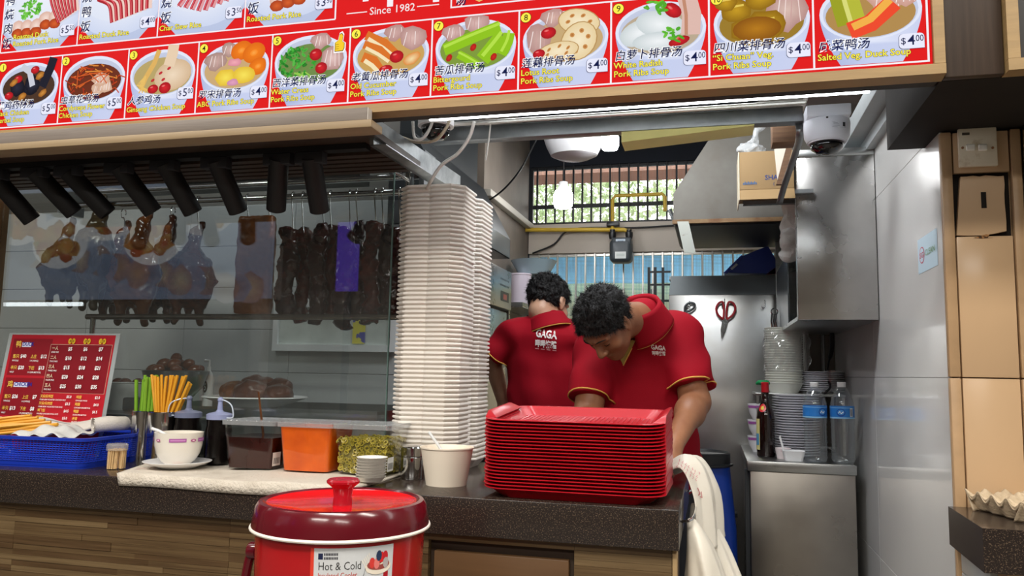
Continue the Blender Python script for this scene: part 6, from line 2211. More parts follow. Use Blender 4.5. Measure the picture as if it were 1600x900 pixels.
# galvanised side beam with torn sticker
pts = [px(580, 186, X=-0.93), px(580, 230, X=-0.93), px(714, 312, X=-0.93), px(714, 276, X=-0.93)]
single('galvanised_beam', MB().prism([(-0.93, 1.99, 1.945), (-0.93, 2.77, 1.960), (-0.93, 2.77, 2.052), (-0.93, 1.99, 2.028)], (0.012, 0, 0)).prism([(-0.93, 1.99, 1.945), (-0.93, 2.77, 1.960), (-0.93, 2.77, 1.963), (-0.93, 1.99, 1.948)], (0.05, 0, 0)),
       mat('galvanised_spangle', 'b6babb', 0.38, 0.85, col2='8c9193', vscale=22, rvar=0.1), 'galvanised steel side beam running back from the light shelf', 'beam')
cabs = [('white_cable', [(645, 190, 2.2), (648, 215, 2.2), (661, 216, 2.2), (672, 200, 2.2), (676, 188, 2.2)], 0.005, 'short white cable loop beside the black dome camera'),
        ('long_cable', [(741, 190, 2.2), (733, 215, 2.22), (715, 240, 2.24), (690, 258, 2.26), (672, 285, 2.28), (664, 303, 2.38)], 0.0055, 'long white cable dropping from the batten to the foam boxes'),
        ('beige_cable', [(628, 215, 2.3), (652, 222, 2.25), (680, 219, 2.22), (697, 200, 2.2), (702, 188, 2.2)], 0.005, 'beige cable looping under the black dome camera')]
for n_, p_, r_, lb in cabs:
    single(n_, MB().tube(spline([px(u, v, Y=Y) for u, v, Y in p_], 6), r_, 8), CABLE_W if n_ != 'beige_cable' else mat('beige_cable', 'b8ab94', 0.5), lb, 'cable', smooth=True)
single('loose_wire', MB().tube(spline([px(767, 190, Y=2.3), px(764, 215, Y=2.3), px(759, 250, Y=2.3)], 5), 0.0026, 6), CABLE_W, 'thin white wire end hanging straight down below the tube lamp', 'wire')
c = px(681, 199, Y=2.25)
dc = thing('dome_camera', 'black glass dome camera half hidden behind the tube lamp', 'camera', (c.x, 2.25, c.z - 0.05))
obj('dome', MB().lathe([(0.0, -0.045), (0.025, -0.040), (0.042, -0.022), (0.046, 0.0), (0.0, 0.0)], (c.x, 2.25, c.z), 24), mat('black_dome', '0a0c10', 0.06, coat=0.5), dc, smooth=True)
obj('base', MB().lathe([(0.046, 0.0), (0.056, 0.002), (0.056, 0.03), (0.0, 0.09)], (c.x, 2.25, c.z), 24), WHITEP, dc)
# CCTV dome on the beam end
c = px(1292, 205, Y=2.36)
cc2 = thing('security_camera', 'white security dome camera on a square bracket box above the steel cabinet', 'camera', (c.x, 2.36, px(1292, 240, Y=2.36).z))
zt_, zm_, zl_, zd_ = (px(1292, v, Y=2.36).z for v in (167, 190, 222, 241))
obj('bracket_box', MB().rbox((c.x - 0.060, 2.31, zm_), (c.x + 0.060, 2.43, zt_), 0.008), mat('camera_white', 'd4d8e2', 0.4), cc2)
obj('housing', MB().lathe([(0.062, zm_ - zm_), (0.064, -0.010), (0.062, -0.045), (0.054, zl_ - zm_), (0.0, zl_ - zm_)], (c.x, 2.365, zm_), 32), mat('camera_white', 'd4d8e2'), cc2)
obj('dome', MB().lathe([(0.047, 0.0), (0.043, (zd_ - zl_) * 0.55), (0.028, (zd_ - zl_) * 0.9), (0.0, zd_ - zl_)], (c.x, 2.365, zl_), 28), mat('black_dome'), cc2, smooth=True)
obj('dome_ring', MB().lathe([(0.052, 0.002), (0.050, -0.004), (0.0465, -0.004)], (c.x, 2.365, zl_), 28, cap=False), mat('camera_white'), cc2)
cv = Canvas(lambda u, v, w: (c.x + (0.0645 + w) * math.sin(u), 2.365 - (0.0645 + w) * math.cos(u), zm_ + v))
cv.ell(-0.1, -0.006, 0.05, 0.003, '101010', n=10)
cv.border(0.1, -0.034, 0.75, -0.018, 0.0008, '8a90a0')
for k in range(3):
    cv.rect(0.14, -0.031 + 0.004 * k, 0.42 - 0.05 * k, -0.030 + 0.004 * k, '8a90a0')
cv.rect(0.55, -0.032, 0.68, -0.020, '2a2c30')
cv.build('rating_label', PRINT, cc2)
obj('bracket_arm', MB().box((c.x - 0.06, 2.385, zt_), (c.x + 0.03, 2.43, bmz1)), STEEL_DULL, cc2)
# bulbs
for u, v, Y, k, lab_, pw in ((953, 222, 3.0, 0, 'lit white bulb hanging below the crossbeam near the pale plastic hood', 9), (880, 312, 4.2, 1, 'lit white bulb hanging in front of the upper barred window', 15)):
    c = px(u, v, Y=Y)
    bl_ = thing('led_bulb', lab_, 'lamp', (c.x, Y, c.z - 0.05))
    s_ = 0.034 if k == 0 else 0.052
    obj('bulb', MB().lathe([(0.0, -s_ * 0.95), (s_ * 0.85, -s_ * 0.85), (s_, -s_ * 0.5), (s_, s_ * 0.6), (s_ * 0.8, s_ * 0.95), (0.0, s_)], c, 24), mat('lit_bulb', 'ffffff', emit='fbfdff', estr=48.0), bl_, smooth=True)
    obj('socket', MB().lathe([(s_ * 0.6, s_), (s_ * 0.45, s_ * 1.9), (0.0, s_ * 1.9)], c, 18), WHITEP, bl_)
    obj('cord', MB().tube([c + Vector((0, 0, s_ * 1.9)), Vector((c.x, Y, 2.95))], 0.004, 6), CABLE_K, bl_)
c = px(897, 228, Y=3.1)
ph = thing('plastic_hood', 'pale frosted plastic cover hanging near the ceiling beside the bulb', 'cover', c - Vector((0, 0, 0.058)))
obj('shell', MB().lathe([(0.0, -0.058), (0.06, -0.056), (0.095, -0.04), (0.115, 0.0), (0.135, 0.06), (0.132, 0.06), (0.112, 0.0), (0.09, -0.036), (0.0, -0.052)], c, 32, sx=1.0, sy=0.8), mat('frosted_hood', 'c8c8ca', 0.35, trans=0.2), ph)
obj('cord', MB().tube([c + Vector((0, 0, -0.05)), Vector((c.x, 3.1, 2.95))], 0.003, 6), CABLE_K, ph)
single('sagging_cable', MB().tube(spline([px(838, 218, Y=3.9), px(815, 262, Y=3.9), px(790, 293, Y=3.95), px(765, 312, Y=4.0), px(745, 318, Y=4.05)], 6), 0.005, 8), CABLE_K, 'black cable sagging across the cream pillar to the hood', 'cable', smooth=True)
single('wall_cable', MB().tube(spline([px(1060, 352, Y=5.06), px(990, 356, Y=5.06), px(895, 358, Y=5.06), px(865, 382, Y=5.06), px(832, 396, Y=5.06)], 6), 0.006, 8), CABLE_K, 'black cable drooping along the back wall under the barred window', 'cable', smooth=True)

# ================================================================== gas pipe and meter
M_GAS = mat('yellow_gas_pipe', 'c2a030', 0.4, var=0.1, vscale=10)
GY = 5.02
gp = thing('gas_pipe', 'yellow gas pipe running along the back wall above the lower window', 'pipe', (-0.9, GY, 2.0))
P_ = lambda u, v: px(u, v, Y=GY)
obj('pipe_run', MB().tube([P_(816, 410), P_(816, 364), P_(822, 359), P_(975, 359), P_(983, 362), P_(983, 372)], 0.014, 12), M_GAS, gp)
obj('pipe_run', MB().tube([P_(957, 366), P_(957, 312), P_(961, 306), P_(1035, 303), P_(1039, 308), P_(1039, 330)], 0.012, 12), M_GAS, gp)
obj('elbow', MB().ball(P_(983, 362), 0.019), M_GAS, gp)
obj('valve', MB().rbox(P_(948, 354) - Vector((0, 0.02, 0)), P_(968, 346) + Vector((0, 0.02, 0)), 0.004), BLACKP, gp)
a, b = px(953, 411, Y=4.95), px(988, 374, Y=4.95)
gm = thing('gas_meter', 'dark grey gas meter hanging from the yellow pipe', 'gas meter', ((a.x + b.x) / 2, 4.97, a.z))
M_MET = mat('meter_grey', '3c4246', 0.4, var=0.08, vscale=8)
obj('body', MB().rbox((a.x, 4.90, a.z), (b.x, 5.03, b.z), 0.03, 4), M_MET, gm)
d1, d2 = px(955, 384, Y=4.9), px(986, 370, Y=4.9)
obj('dial_box', MB().rbox((d1.x, 4.905, d1.z), (d2.x, 5.02, d2.z), 0.012, 3), M_MET, gm)
for u in (957, 983):
    c = px(u, 366, Y=4.97)
    obj('inlet', MB().lathe([(0.02, -0.03), (0.024, -0.01), (0.024, 0.012), (0.017, 0.016), (0.017, 0.03)], c, 16), BLACKP, gm)
cv = Canvas(lambda u, v, w: (u, 4.899 - w, v))
p0, p1 = px(961, 404, Y=4.9), px(978, 393, Y=4.9)
cv.rect(p0.x, p0.z, p1.x, p1.z, 'd8dcd8')
for k in range(4):
    cv.rect(p0.x + 0.008, p0.z + 0.008 + 0.008 * k, p1.x - 0.008, p0.z + 0.010 + 0.008 * k, '8a908c')
    cv.k -= 1
cv.build('dial_label', PRINT, gm)
cv = Canvas(lambda u, v, w: (u, 4.903 - w, v))
p0, p1 = px(962, 380, Y=4.9), px(977, 373, Y=4.9)
cv.rect(p0.x, p0.z, p1.x, p1.z, 'aab8c4')
cv.rect(p0.x + 0.012, p0.z + 0.008, p1.x - 0.012, p1.z - 0.012, '40526a')
cv.build('maker_label', PRINT, gm)
single('drawer_runner', MB().tube([px(1046, 327, Y=4.4), px(1062, 365, Y=4.4)], 0.012, 4), STEEL_DULL, 'short steel bracket arm hanging beside the extractor hood', 'bracket')

# ================================================================== extractor hoods
HX = -1.04
hL = thing('extractor_hood', 'dark brushed steel extractor hood over the cooking line beside the foam boxes', 'extractor hood', (-1.5, 3.6, 1.9))
Z0h, Z1h = 1.918, 2.02
M_HOOD = mat('hood_steel', '8f9598', 0.32, 1.0, var=0.15, vscale=4, rvar=0.12, bump=0.02, bscale=12)
Yn, Yf = 2.98, 4.0
obj('rim', MB().box((-1.30, Yn, Z0h), (HX, Yf, Z0h + 0.004)).box((HX - 0.004, Yn, Z0h), (HX, Yf, Z1h)).box((-1.30, Yn, Z0h), (HX, Yn + 0.004, Z1h)).box((-1.30, Yf - 0.004, Z0h), (HX, Yf, Z1h)), M_HOOD, hL)
obj('slope', MB().prism([(-1.30, Yn, Z1h), (HX, Yn, Z1h), (-1.19, Yn, 2.30), (-1.30, Yn, 2.30)], (0, Yf - Yn, 0)), mat('hood_dark_steel', '2c3032', 0.5, 0.3, var=0.15, vscale=4), hL)
obj('duct', MB().box((-1.30, Yn + 0.1, 2.30), (-1.20, Yf - 0.1, 2.95)), mat('hood_dark_steel'), hL)
# wok range below
rg_ = thing('cooking_range', 'stainless cooking range and steamer stack beside the back cook', 'cooker', (-1.2, 3.8, 0))
mA = [px(757, 404, X=HX + 0.01), px(757, 472, X=HX + 0.01), px(800, 418, X=HX + 0.01), px(800, 480, X=HX + 0.01)]
obj('steamer_box', MB().rbox((-1.195, mA[0].y, mA[1].z), (HX + 0.01, mA[2].y, mA[0].z), 0.006), STEEL_SCUFF, rg_)
obj('lower_cabinet', MB().rbox((-1.195, mA[0].y - 0.05, 0.0), (HX - 0.005, mA[2].y - 0.03, mA[1].z - 0.012), 0.006), STEEL_SCUFF, rg_)
cv = Canvas(lambda u, v, w: (HX + 0.0105 + w, u, v))
ya, yb = mA[0].y, mA[2].y
zz = mA[1].z
for r_ in range(2):
    for k in range(7):
        cv.ell(ya + 0.30 + 0.025 * k, zz + 0.145 - 0.03 * r_, 0.006, 0.006, '202224', n=8)
        cv.k -= 1
cv.rect(ya + 0.30, zz + 0.035, ya + 0.46, zz + 0.085, '26221f')
cv.rect(ya + 0.35, zz + 0.045, ya + 0.42, zz + 0.072, 'a8443a')
cv.build('control_plate', PRINT, rg_)
# shelf with plastic tubs behind the back cook
sh = px(812, 478, Y=4.6)
ws_ = thing('wall_shelf', 'steel wall shelf stacked with plastic tubs behind the back cook', 'shelf', (-1.1, 4.6, sh.z))
obj('board', MB().box((-1.198, 4.35, sh.z - 0.03), (px(832, 478, Y=4.6).x, 4.95, sh.z)), STEEL, ws_)
obj('bracket', MB().box((-1.198, 4.5, sh.z - 0.15), (-1.17, 4.53, sh.z - 0.03)), STEEL, ws_)
single('clear_tub', MB().lathe([(0.0, 0.0), (0.055, 0.0), (0.068, 0.17), (0.071, 0.172), (0.071, 0.18), (0.0, 0.182)], (-1.105, 4.50, sh.z), 24), mat('lilac_tub', 'cfc4cf', 0.3), 'tall milky plastic tub with a lilac lid on the wall shelf', 'tub')
single('tea_tub', MB().lathe([(0.0, 0.0), (0.05, 0.0), (0.060, 0.16), (0.064, 0.165), (0.064, 0.175), (0.0, 0.178)], (-1.05, 4.66, sh.z), 24), mat('amber_tub', 'b9a690', 0.3), 'tall plastic tub of pale brown powder on the wall shelf', 'tub')
single('blue_basin', MB().lathe([(0.0, 0.0), (0.10, 0.0), (0.15, 0.08), (0.155, 0.085), (0.14, 0.085), (0.0, 0.01)], (-1.04, 4.58, sh.z + 0.1825), 28, sy=0.9, sx=0.9), mat('clear_blue_basin', 'a8bcc4', 0.25, alpha=0.85), 'translucent pale basin stacked on top of the shelf tubs', 'basin')
single('yellow_bottle', MB().ball((-0.975, 4.62, sh.z + 0.055), (0.028, 0.04, 0.055)), mat('yellow_bottle', 'd2c32c', 0.35), 'round yellow bottle at the end of the wall shelf', 'bottle', smooth=True)

hY = 3.7
hR = thing('canopy_hood', 'grimy grey steel canopy hood with a sloped side over the steel back panel', 'extractor hood', (0.1, 4.0, 2.03))
q0, q1, q2, q3 = (px(u, v, Y=hY) for u, v in ((1052, 346), (1052, 303), (1115, 207), (1250, 338)))
M_GRIME = mat('grimy_painted_steel', '75736d', 0.45, 0.35, col2='57524a', vscale=3.5, rvar=0.1)
obj('shell', MB().prism([(q0.x, hY, q0.z), (0.595, hY, q0.z), (0.595, hY, 2.75), (q2.x, hY, q2.z + 0.05), (q2.x, hY, q2.z), (q1.x, hY, q1.z)], (0, 0.75, 0)), M_GRIME, hR, smooth=None)
obj('drip_edge', MB().box((q0.x - 0.004, hY - 0.008, q0.z - 0.012), (0.595, hY + 0.012, q0.z + 0.006)), mat('rusty_edge', 'a58a62', 0.6, col2='7a5030', vscale=14), hR)
obj('grease_filter', MB().box((q0.x + 0.01, hY + 0.02, q0.z - 0.02), (0.58, hY + 0.7, q0.z - 0.002)), mat('hood_dark_steel'), hR)
s0, s1 = px(1062, 346, Y=3.9), px(1075, 393, Y=4.25)
single('hood_bracket', MB().prism([px(1058, 346, Y=3.688), px(1076, 346, Y=3.688), px(1087, 395, Y=3.688), px(1069, 395, Y=3.688)], (0, 0.012, 0)), mat('rusty_white_steel', 'a9ada6', 0.45, 0.4, col2='6a5038', vscale=16, sharp=(0.28, 0.4)), 'rust stained pale steel bracket below the canopy hood corner', 'bracket')

# ================================================================== steel back panel with tools
pa, pb_ = px(1045, 430, Y=4.3), px(1222, 700, Y=4.3)
PZt, PZm = pa.z, px(1045, 461, Y=4.3).z
sp_ = thing('back_splash', 'tall scuffed stainless back panel hung with scissors and tools', 'panel', (0.05, 4.3, 0))
obj('sheet', MB().rbox((pa.x, 4.30, 0.0), (0.36, 4.325, PZm), 0.003), mat('back_panel_steel', 'b9bab8', 0.33, 0.95, col2='a29a8e', vscale=2.2, rvar=0.12, sharp=(0.25, 0.6)), sp_)
obj('top_fold', MB().prism([(pa.x, 4.298, PZm), (pa.x + 0.01, 4.34, PZt), (0.36, 4.34, PZt), (0.36, 4.298, PZm)], (0, 0.012, 0)), mat('panel_fold_steel', '8a9092', 0.45, 0.7, var=0.1, vscale=3), sp_)
PY = 4.299
def hookmesh(u, v):
    c = px(u, v, Y=PY)
    return c, MB().tube(spline([(c.x, PY, c.z + 0.02), (c.x, PY - 0.012, c.z + 0.01), (c.x, PY - 0.014, c.z - 0.016), (c.x - 0.010, PY - 0.016, c.z - 0.024), (c.x - 0.018, PY - 0.016, c.z - 0.012)], 5), 0.0028, 8)
for u, v, lb in ((1077, 476, 'small wire hook carrying the grey peeler'), (1132, 473, 'small wire hook carrying the red scissors'), (1195, 475, 'empty wire hook beside the hanging cabinet')):
    c, m = hookmesh(u, v)
    single('wire_hook', m, CHROME, lb + ' on the steel panel', 'hook', smooth=True)
# scissors
c = px(1132, 472, Y=PY - 0.02)
sc = thing('kitchen_scissors', 'red handled kitchen scissors hanging on the steel panel', 'scissors', (c.x, PY - 0.02, px(1127, 530, Y=PY).z))
SYY = PY - 0.022
def S(u, v):
    return px(u, v, Y=SYY)
for s_, pts in ((-1, [(1130, 499), (1122, 492), (1119, 482), (1123, 474), (1129, 472), (1131, 480), (1131, 492)]), (1, [(1136, 499), (1145, 492), (1149, 482), (1146, 474), (1139, 472), (1136, 480), (1135, 492)])):
    obj('handle', MB().tube(spline([S(*p) for p in pts] + [S(*pts[0])], 4)[:-1], 0.0058, 8, closed=True), mat('red_grip', 'b82832', 0.4), sc, smooth=True)
M_BL = mat('scissor_blade', '9aa0a2', 0.2, 1.0)
obj('blade', MB().prism([S(1129, 497), S(1136, 499), S(1133, 512), S(1127, 530), S(1126, 515)], (0, -0.003, 0)), M_BL, sc, smooth=None)
obj('blade', MB().prism([S(1131, 497), S(1138, 499), S(1134, 514), S(1128, 529)], (0, 0.003, 0)), M_BL, sc, smooth=None)
# peeler
pe = thing('grey_peeler', 'grey can opener with a looped head hanging on the steel panel', 'can opener', (px(1076, 480, Y=PY).x, PY - 0.02, px(1073, 500, Y=PY).z))
obj('loop', MB().tube(spline([S(1070, 487), S(1071, 478), S(1078, 473), S(1085, 475), S(1084, 481), S(1077, 486), S(1070, 487)], 5)[:-1], 0.006, 8, closed=True), mat('opener_grey', '5d6264', 0.3, 0.7), pe, smooth=True)
obj('stem', MB().tube([S(1071, 485), S(1070, 500)], 0.006, 8), mat('opener_grey'), pe)
# keys / bottle openers on a ring
ko = thing('opener_bunch', 'bunch of steel openers hanging at the corner of the wall cabinet', 'openers', (px(1210, 500, Y=4.1).x, 4.1, px(1210, 516, Y=4.1).z))
KP = lambda u, v: px(u, v, Y=4.1)
obj('ring', MB().tube([KP(1210, 487) + Vector((0.016 * math.cos(t), 0, 0.016 * math.sin(t))) for t in [k * 0.5236 for k in range(12)]], 0.003, 6, closed=True), CHROME, ko)
for u in (1206, 1210, 1213):
    obj('opener', MB().tube([KP(u, 491), KP(u - 1, 502), KP(u + 1, 514)], [0.005, 0.004, 0.006], 6), CHROME, ko)
# crate on the panel
cr_ = thing('blue_crate', 'dark blue plastic crate tipped on its side on top of the steel panel', 'crate', (px(1175, 428, Y=4.45).x, 4.42, PZt))
CP = lambda u, v: px(u, v, Y=4.38)
obj('shell', MB().prism([CP(1132, 426), CP(1160, 400), CP(1200, 384), CP(1212, 405), CP(1214, 428)], (0, 0.18, 0)), mat('navy_crate', '0f2f8f', 0.4), cr_, smooth=None)
obj('rim', MB().prism([CP(1130, 427), CP(1158, 399), CP(1163, 401), CP(1136, 428)], (0, -0.012, 0)), mat('navy_crate'), cr_, smooth=None)
obj('tag', MB().prism([CP(1141, 420), CP(1150, 412), CP(1153, 414), CP(1144, 422)], (0, -0.015, 0)), mat('label_grey2', 'aab0b8', 0.5), cr_, smooth=None)
single('red_tub', MB().prism([CP(1198, 428), CP(1213, 417), CP(1222, 417), CP(1222, 428)], (0, 0.15, 0)), mat('dark_red_tub', '9a1420', 0.4), 'dark red plastic tub beside the blue crate', 'tub', smooth=None)
single('panel_ledge', MB().box((pa.x, 4.34, PZt - 0.02), (0.36, 4.62, PZt - 0.001)), STEEL_DULL, 'steel ledge behind the top of the back panel', 'ledge')
single('ledge_post', MB().box((pa.x + 0.02, 4.55, 0), (pa.x + 0.06, 4.59, PZt - 0.02)), STEEL_DULL, 'steel post holding the ledge behind the back panel', 'post')
# lattice frame behind the front cook
lt = thing('wire_rack', 'dark metal rack standing by the barred window behind the front cook', 'rack', (px(1020, 470, Y=4.8).x, 4.8, 0))
for u in (1014, 1024, 1036):
    x = px(u, 460, Y=4.8).x
    obj('upright', MB().box((x - 0.008, 4.79, 0), (x + 0.008, 4.81, px(u, 418, Y=4.8).z)), BLACK, lt)
for v in (425, 445, 470, 500):
    z = px(1020, v, Y=4.8).z
    obj('rung', MB().box((px(1014, v, Y=4.8).x, 4.795, z - 0.006), (px(1048, v, Y=4.8).x, 4.805, z + 0.006)), BLACK, lt)

# ================================================================== hanging steel cabinet on the right wall
CBX0, CBX1, CBY0, CBY1 = 0.315, 0.597, 3.17, 4.25
CBZ0, CBZ1 = 1.540, 2.20
hc = thing('wall_cabinet', 'scratched stainless wall cabinet hung on the white tiled wall', 'cabinet', (0.45, 3.6, CBZ0))
M_SCR = mat('scratched_steel', 'b3b2b0', 0.27, 1.0, var=0.14, vscale=3.5, rvar=0.18, bump=0.06, bscale=5)
obj('end_panel', MB().rbox((CBX0, CBY0, CBZ0), (CBX1, CBY0 + 0.012, CBZ1 - 0.03), 0.002), M_SCR, hc)
obj('top_flange', MB().rbox((CBX0 - 0.002, CBY0 - 0.004, CBZ1 - 0.03), (CBX1, CBY0 + 0.012, CBZ1), 0.002), STEEL, hc)
obj('back_sheet', MB().box((CBX1 - 0.006, CBY0 + 0.012, CBZ0), (CBX1, CBY1, CBZ1)), STEEL, hc)
obj('bottom_sheet', MB().box((CBX0, CBY0 + 0.012, CBZ0), (CBX1 - 0.006, CBY1, CBZ0 + 0.015)), STEEL, hc)
obj('top_sheet', MB().box((CBX0, CBY0 + 0.012, CBZ1 - 0.015), (CBX1 - 0.006, CBY1, CBZ1)), STEEL, hc)
obj('middle_shelf', MB().box((CBX0 + 0.02, CBY0 + 0.012, 1.86), (CBX1 - 0.006, CBY1, 1.872)), STEEL, hc)
obj('far_panel', MB().box((CBX0, CBY1 - 0.012, CBZ0 + 0.015), (CBX1 - 0.006, CBY1, CBZ1 - 0.015)), STEEL, hc)
obj('edge_post', MB().box((CBX0 - 0.003, CBY0 + 0.002, CBZ0), (CBX0 + 0.012, CBY0 + 0.02, CBZ1)), STEEL, hc)
obj('sliding_door', MB().box((CBX0 + 0.002, 3.62, CBZ0 + 0.016), (CBX0 + 0.008, CBY1 - 0.013, 1.855)), mat('greased_door', '7b8084', 0.3, 0.9), hc)
# crumpled plastic bags stuffed in the cabinet
bgr = random.Random(21)
for k, (u, v, Y, r_, lb) in enumerate(((1232, 340, 3.45, 0.07, 'crumpled translucent plastic bag stuffed into the open wall cabinet'), (1226, 378, 3.45, 0.055, 'lower crumpled plastic bag hanging out of the wall cabinet'))):
    c = px(u, v, Y=Y)
    c.x = CBX0 + 0.02

    def f(p, c=c, r_=r_, k=k):
        return s_ell(p, c, (r_ * 0.9, r_ * 1.1, r_ * 1.35)) + 0.03 * vnoise(p, 17, k) + 0.012 * vnoise(p, 45, k + 5)
    single('plastic_bag', sdf(f, c - Vector((0.14,) * 3), c + Vector((0.14,) * 3), 0.009), mat('milky_bag_film'), lb, 'plastic bag', smooth=None)

# wood block, steel strap bracket and board above the cabinet, cardboard box
a, b = px(1206, 227, Y=2.75), px(1244, 188, Y=2.75)
single('wood_block', MB().rbox((a.x, 2.72, a.z), (b.x, 2.80, b.z + 0.02), 0.003), mat('rough_brown_wood', '7b5d44', 0.7, col2='5d4331', vscale=9, stretch=(1, 1, 10)), 'brown wooden block under the crossbeam beside the camera', 'wood block')
stp = [px(1248, 188, Y=2.42), px(1250, 212, Y=2.42), px(1243, 240, Y=2.7), px(1226, 290, Y=2.95), px(1218, 318, Y=3.05)]
def strap(a, b):
    q_ = spline(stp, 6)
    i = a * (len(q_) - 1)
    k = min(int(i), len(q_) - 2)
    p = q_[k].lerp(q_[k + 1], i - k)
    return (p.x + 0.022 * b - 0.011, p.y, p.z)
single('steel_strap', MB().sheet(strap, 24, 1, 0.004), STEEL_DULL, 'bent steel strap running from the crossbeam back to the wall cabinet', 'strap', smooth=True)
a = px(1210, 226, Y=2.9)
single('white_plank', MB().prism([px(1210, 228, Y=2.95), px(1229, 228, Y=2.95), px(1228, 262, Y=2.95), px(1216, 288, Y=2.95)], (0, 0.02, 0)), mat('white_plank', 'd8d2c4', 0.5), 'off white board leaning beside the cardboard box', 'board', smooth=None)
single('brown_plank', MB().prism([px(1229, 228, Y=2.94), px(1238, 228, Y=2.94), px(1226, 288, Y=2.94), px(1213, 288, Y=2.94)], (0, 0.02, 0)), mat('rough_brown_wood'), 'brown plank leaning against the off white board', 'board', smooth=None)
BY = 3.12
k0, k1, k2, k3 = (px(u, v, Y=BY) for u, v in ((1155, 238), (1225, 233), (1225, 300), (1155, 318)))
bx = thing('cardboard_box', 'brown cardboard carton with blue lettering on the shelf by the hood', 'box', ((k0.x + k1.x) / 2, BY + 0.1, k3.z))
M_CARD = mat('brown_cardboard', '957b56', 0.8, var=0.06, vscale=4)
x0c, x1c, z0c, z1c = k0.x, px(1240, 240, Y=BY).x, px(1180, 296, Y=BY).z, k0.z
obj('carton', MB().rbox((x0c, BY, z0c), (x1c, BY + 0.26, z1c), 0.002), M_CARD, bx)
obj('side_flap', MB().box((x0c - 0.004, BY - 0.002, z0c - 0.04), (x0c - 0.0005, BY + 0.2, z1c)), mat('pale_carton_side', 'd8cdb4', 0.7), bx)
obj('bottom_flap', MB().prism([(x0c, BY + 0.002, z0c), (x1c, BY + 0.002, z0c), (x1c, BY - 0.03, z0c - 0.045), (x0c, BY - 0.03, z0c - 0.045)], (0, 0.003, 0)), M_CARD, bx)
cv = Canvas(lambda u, v, w: (u, BY - 0.0006 - w, v))
tx = px(1195, 281, Y=BY)
cv.text('SHA', tx.x, tx.z, 0.026, '24407c', weight=0.012)
cv.text('(', tx.x + 0.03, tx.z - 0.022, 0.018, '24407c')
ql = px(1161, 289, Y=BY)
for k in range(9):
    cv.rect(ql.x + 0.0058 * k, ql.z, ql.x + 0.0058 * k + 0.0042, ql.z + 0.008 + 0.004 * (k % 2), '4a668c')
    cv.k -= 1
cv.build('print', PRINT, bx)
bs_ = thing('carton_bracket', 'steel bracket of two arms carrying the cardboard carton from the wall cabinet', 'bracket', (x0c + 0.1, BY + 0.12, z0c - 0.016))
for ya_, yb_ in ((0.02, 0.045), (0.2, 0.23)):
    obj('bracket_arm', MB().box((x0c + 0.02, BY + ya_, z0c - 0.016), (CBX0 + 0.06, BY + yb_, z0c - 0.0005)), STEEL_DULL, bs_)
c = px(1182, 222, Y=BY + 0.1)
def f(p, c=Vector((px(1172, 228, Y=BY + 0.1).x, BY + 0.1, z1c + 0.03))):
    d = s_ell(p, c, (0.055, 0.05, 0.035))
    d = smin(d, s_cap(p, c + Vector((0.01, 0, 0.02)), c + Vector((0.02, 0, 0.075)), 0.018, 0.010), 0.02)
    d = smin(d, s_cap(p, c + Vector((0.02, 0, 0.075)), c + Vector((0.035, 0, 0.11)), 0.010, 0.028), 0.015)
    return d + 0.012 * vnoise(p, 35, 3) + 0.008 * vnoise(p, 70, 4)
cpos = Vector((px(1172, 228, Y=BY + 0.1).x, BY + 0.1, z1c + 0.03))
single('knotted_bag', sdf(f, cpos - Vector((0.1, 0.1, 0.032)), cpos + Vector((0.12, 0.1, 0.17)), 0.007), mat('clear_bag_film', 'd2d6d8', 0.2, alpha=0.55), 'knotted clear plastic bag lying on the cardboard carton', 'plastic bag', smooth=None)

# ================================================================== fridge with crockery on top
FZ = 0.972
FXa, FXb = 0.132, 0.560
fg = thing('steel_fridge', 'low stainless fridge with crockery and water bottles on top', 'fridge', (0.35, 3.9, 0))
M_FR = mat('fridge_steel', 'a8a39c', 0.30, 1.0, var=0.12, vscale=2.5, rvar=0.14, bump=0.04, bscale=4)
obj('body', MB().rbox((FXa + 0.012, 3.512, 0.06), (FXb - 0.004, 4.28, FZ - 0.042), 0.004), M_FR, fg)
obj('top', MB().rbox((FXa, 3.50, FZ - 0.042), (FXb, 4.288, FZ), 0.004), STEEL, fg)
obj('side_post', MB().box((FXa - 0.006, 3.56, 0.06), (FXa + 0.011, 3.60, FZ - 0.043)), mat('dark_gasket', '2e3032', 0.5), fg)
for sx in (FXa + 0.05, FXb - 0.05):
    for sy in (3.56, 4.22):
        obj('foot', MB().lathe([(0.02, 0), (0.02, 0.06)], (sx, sy, 0), 12), BLACKP, fg)
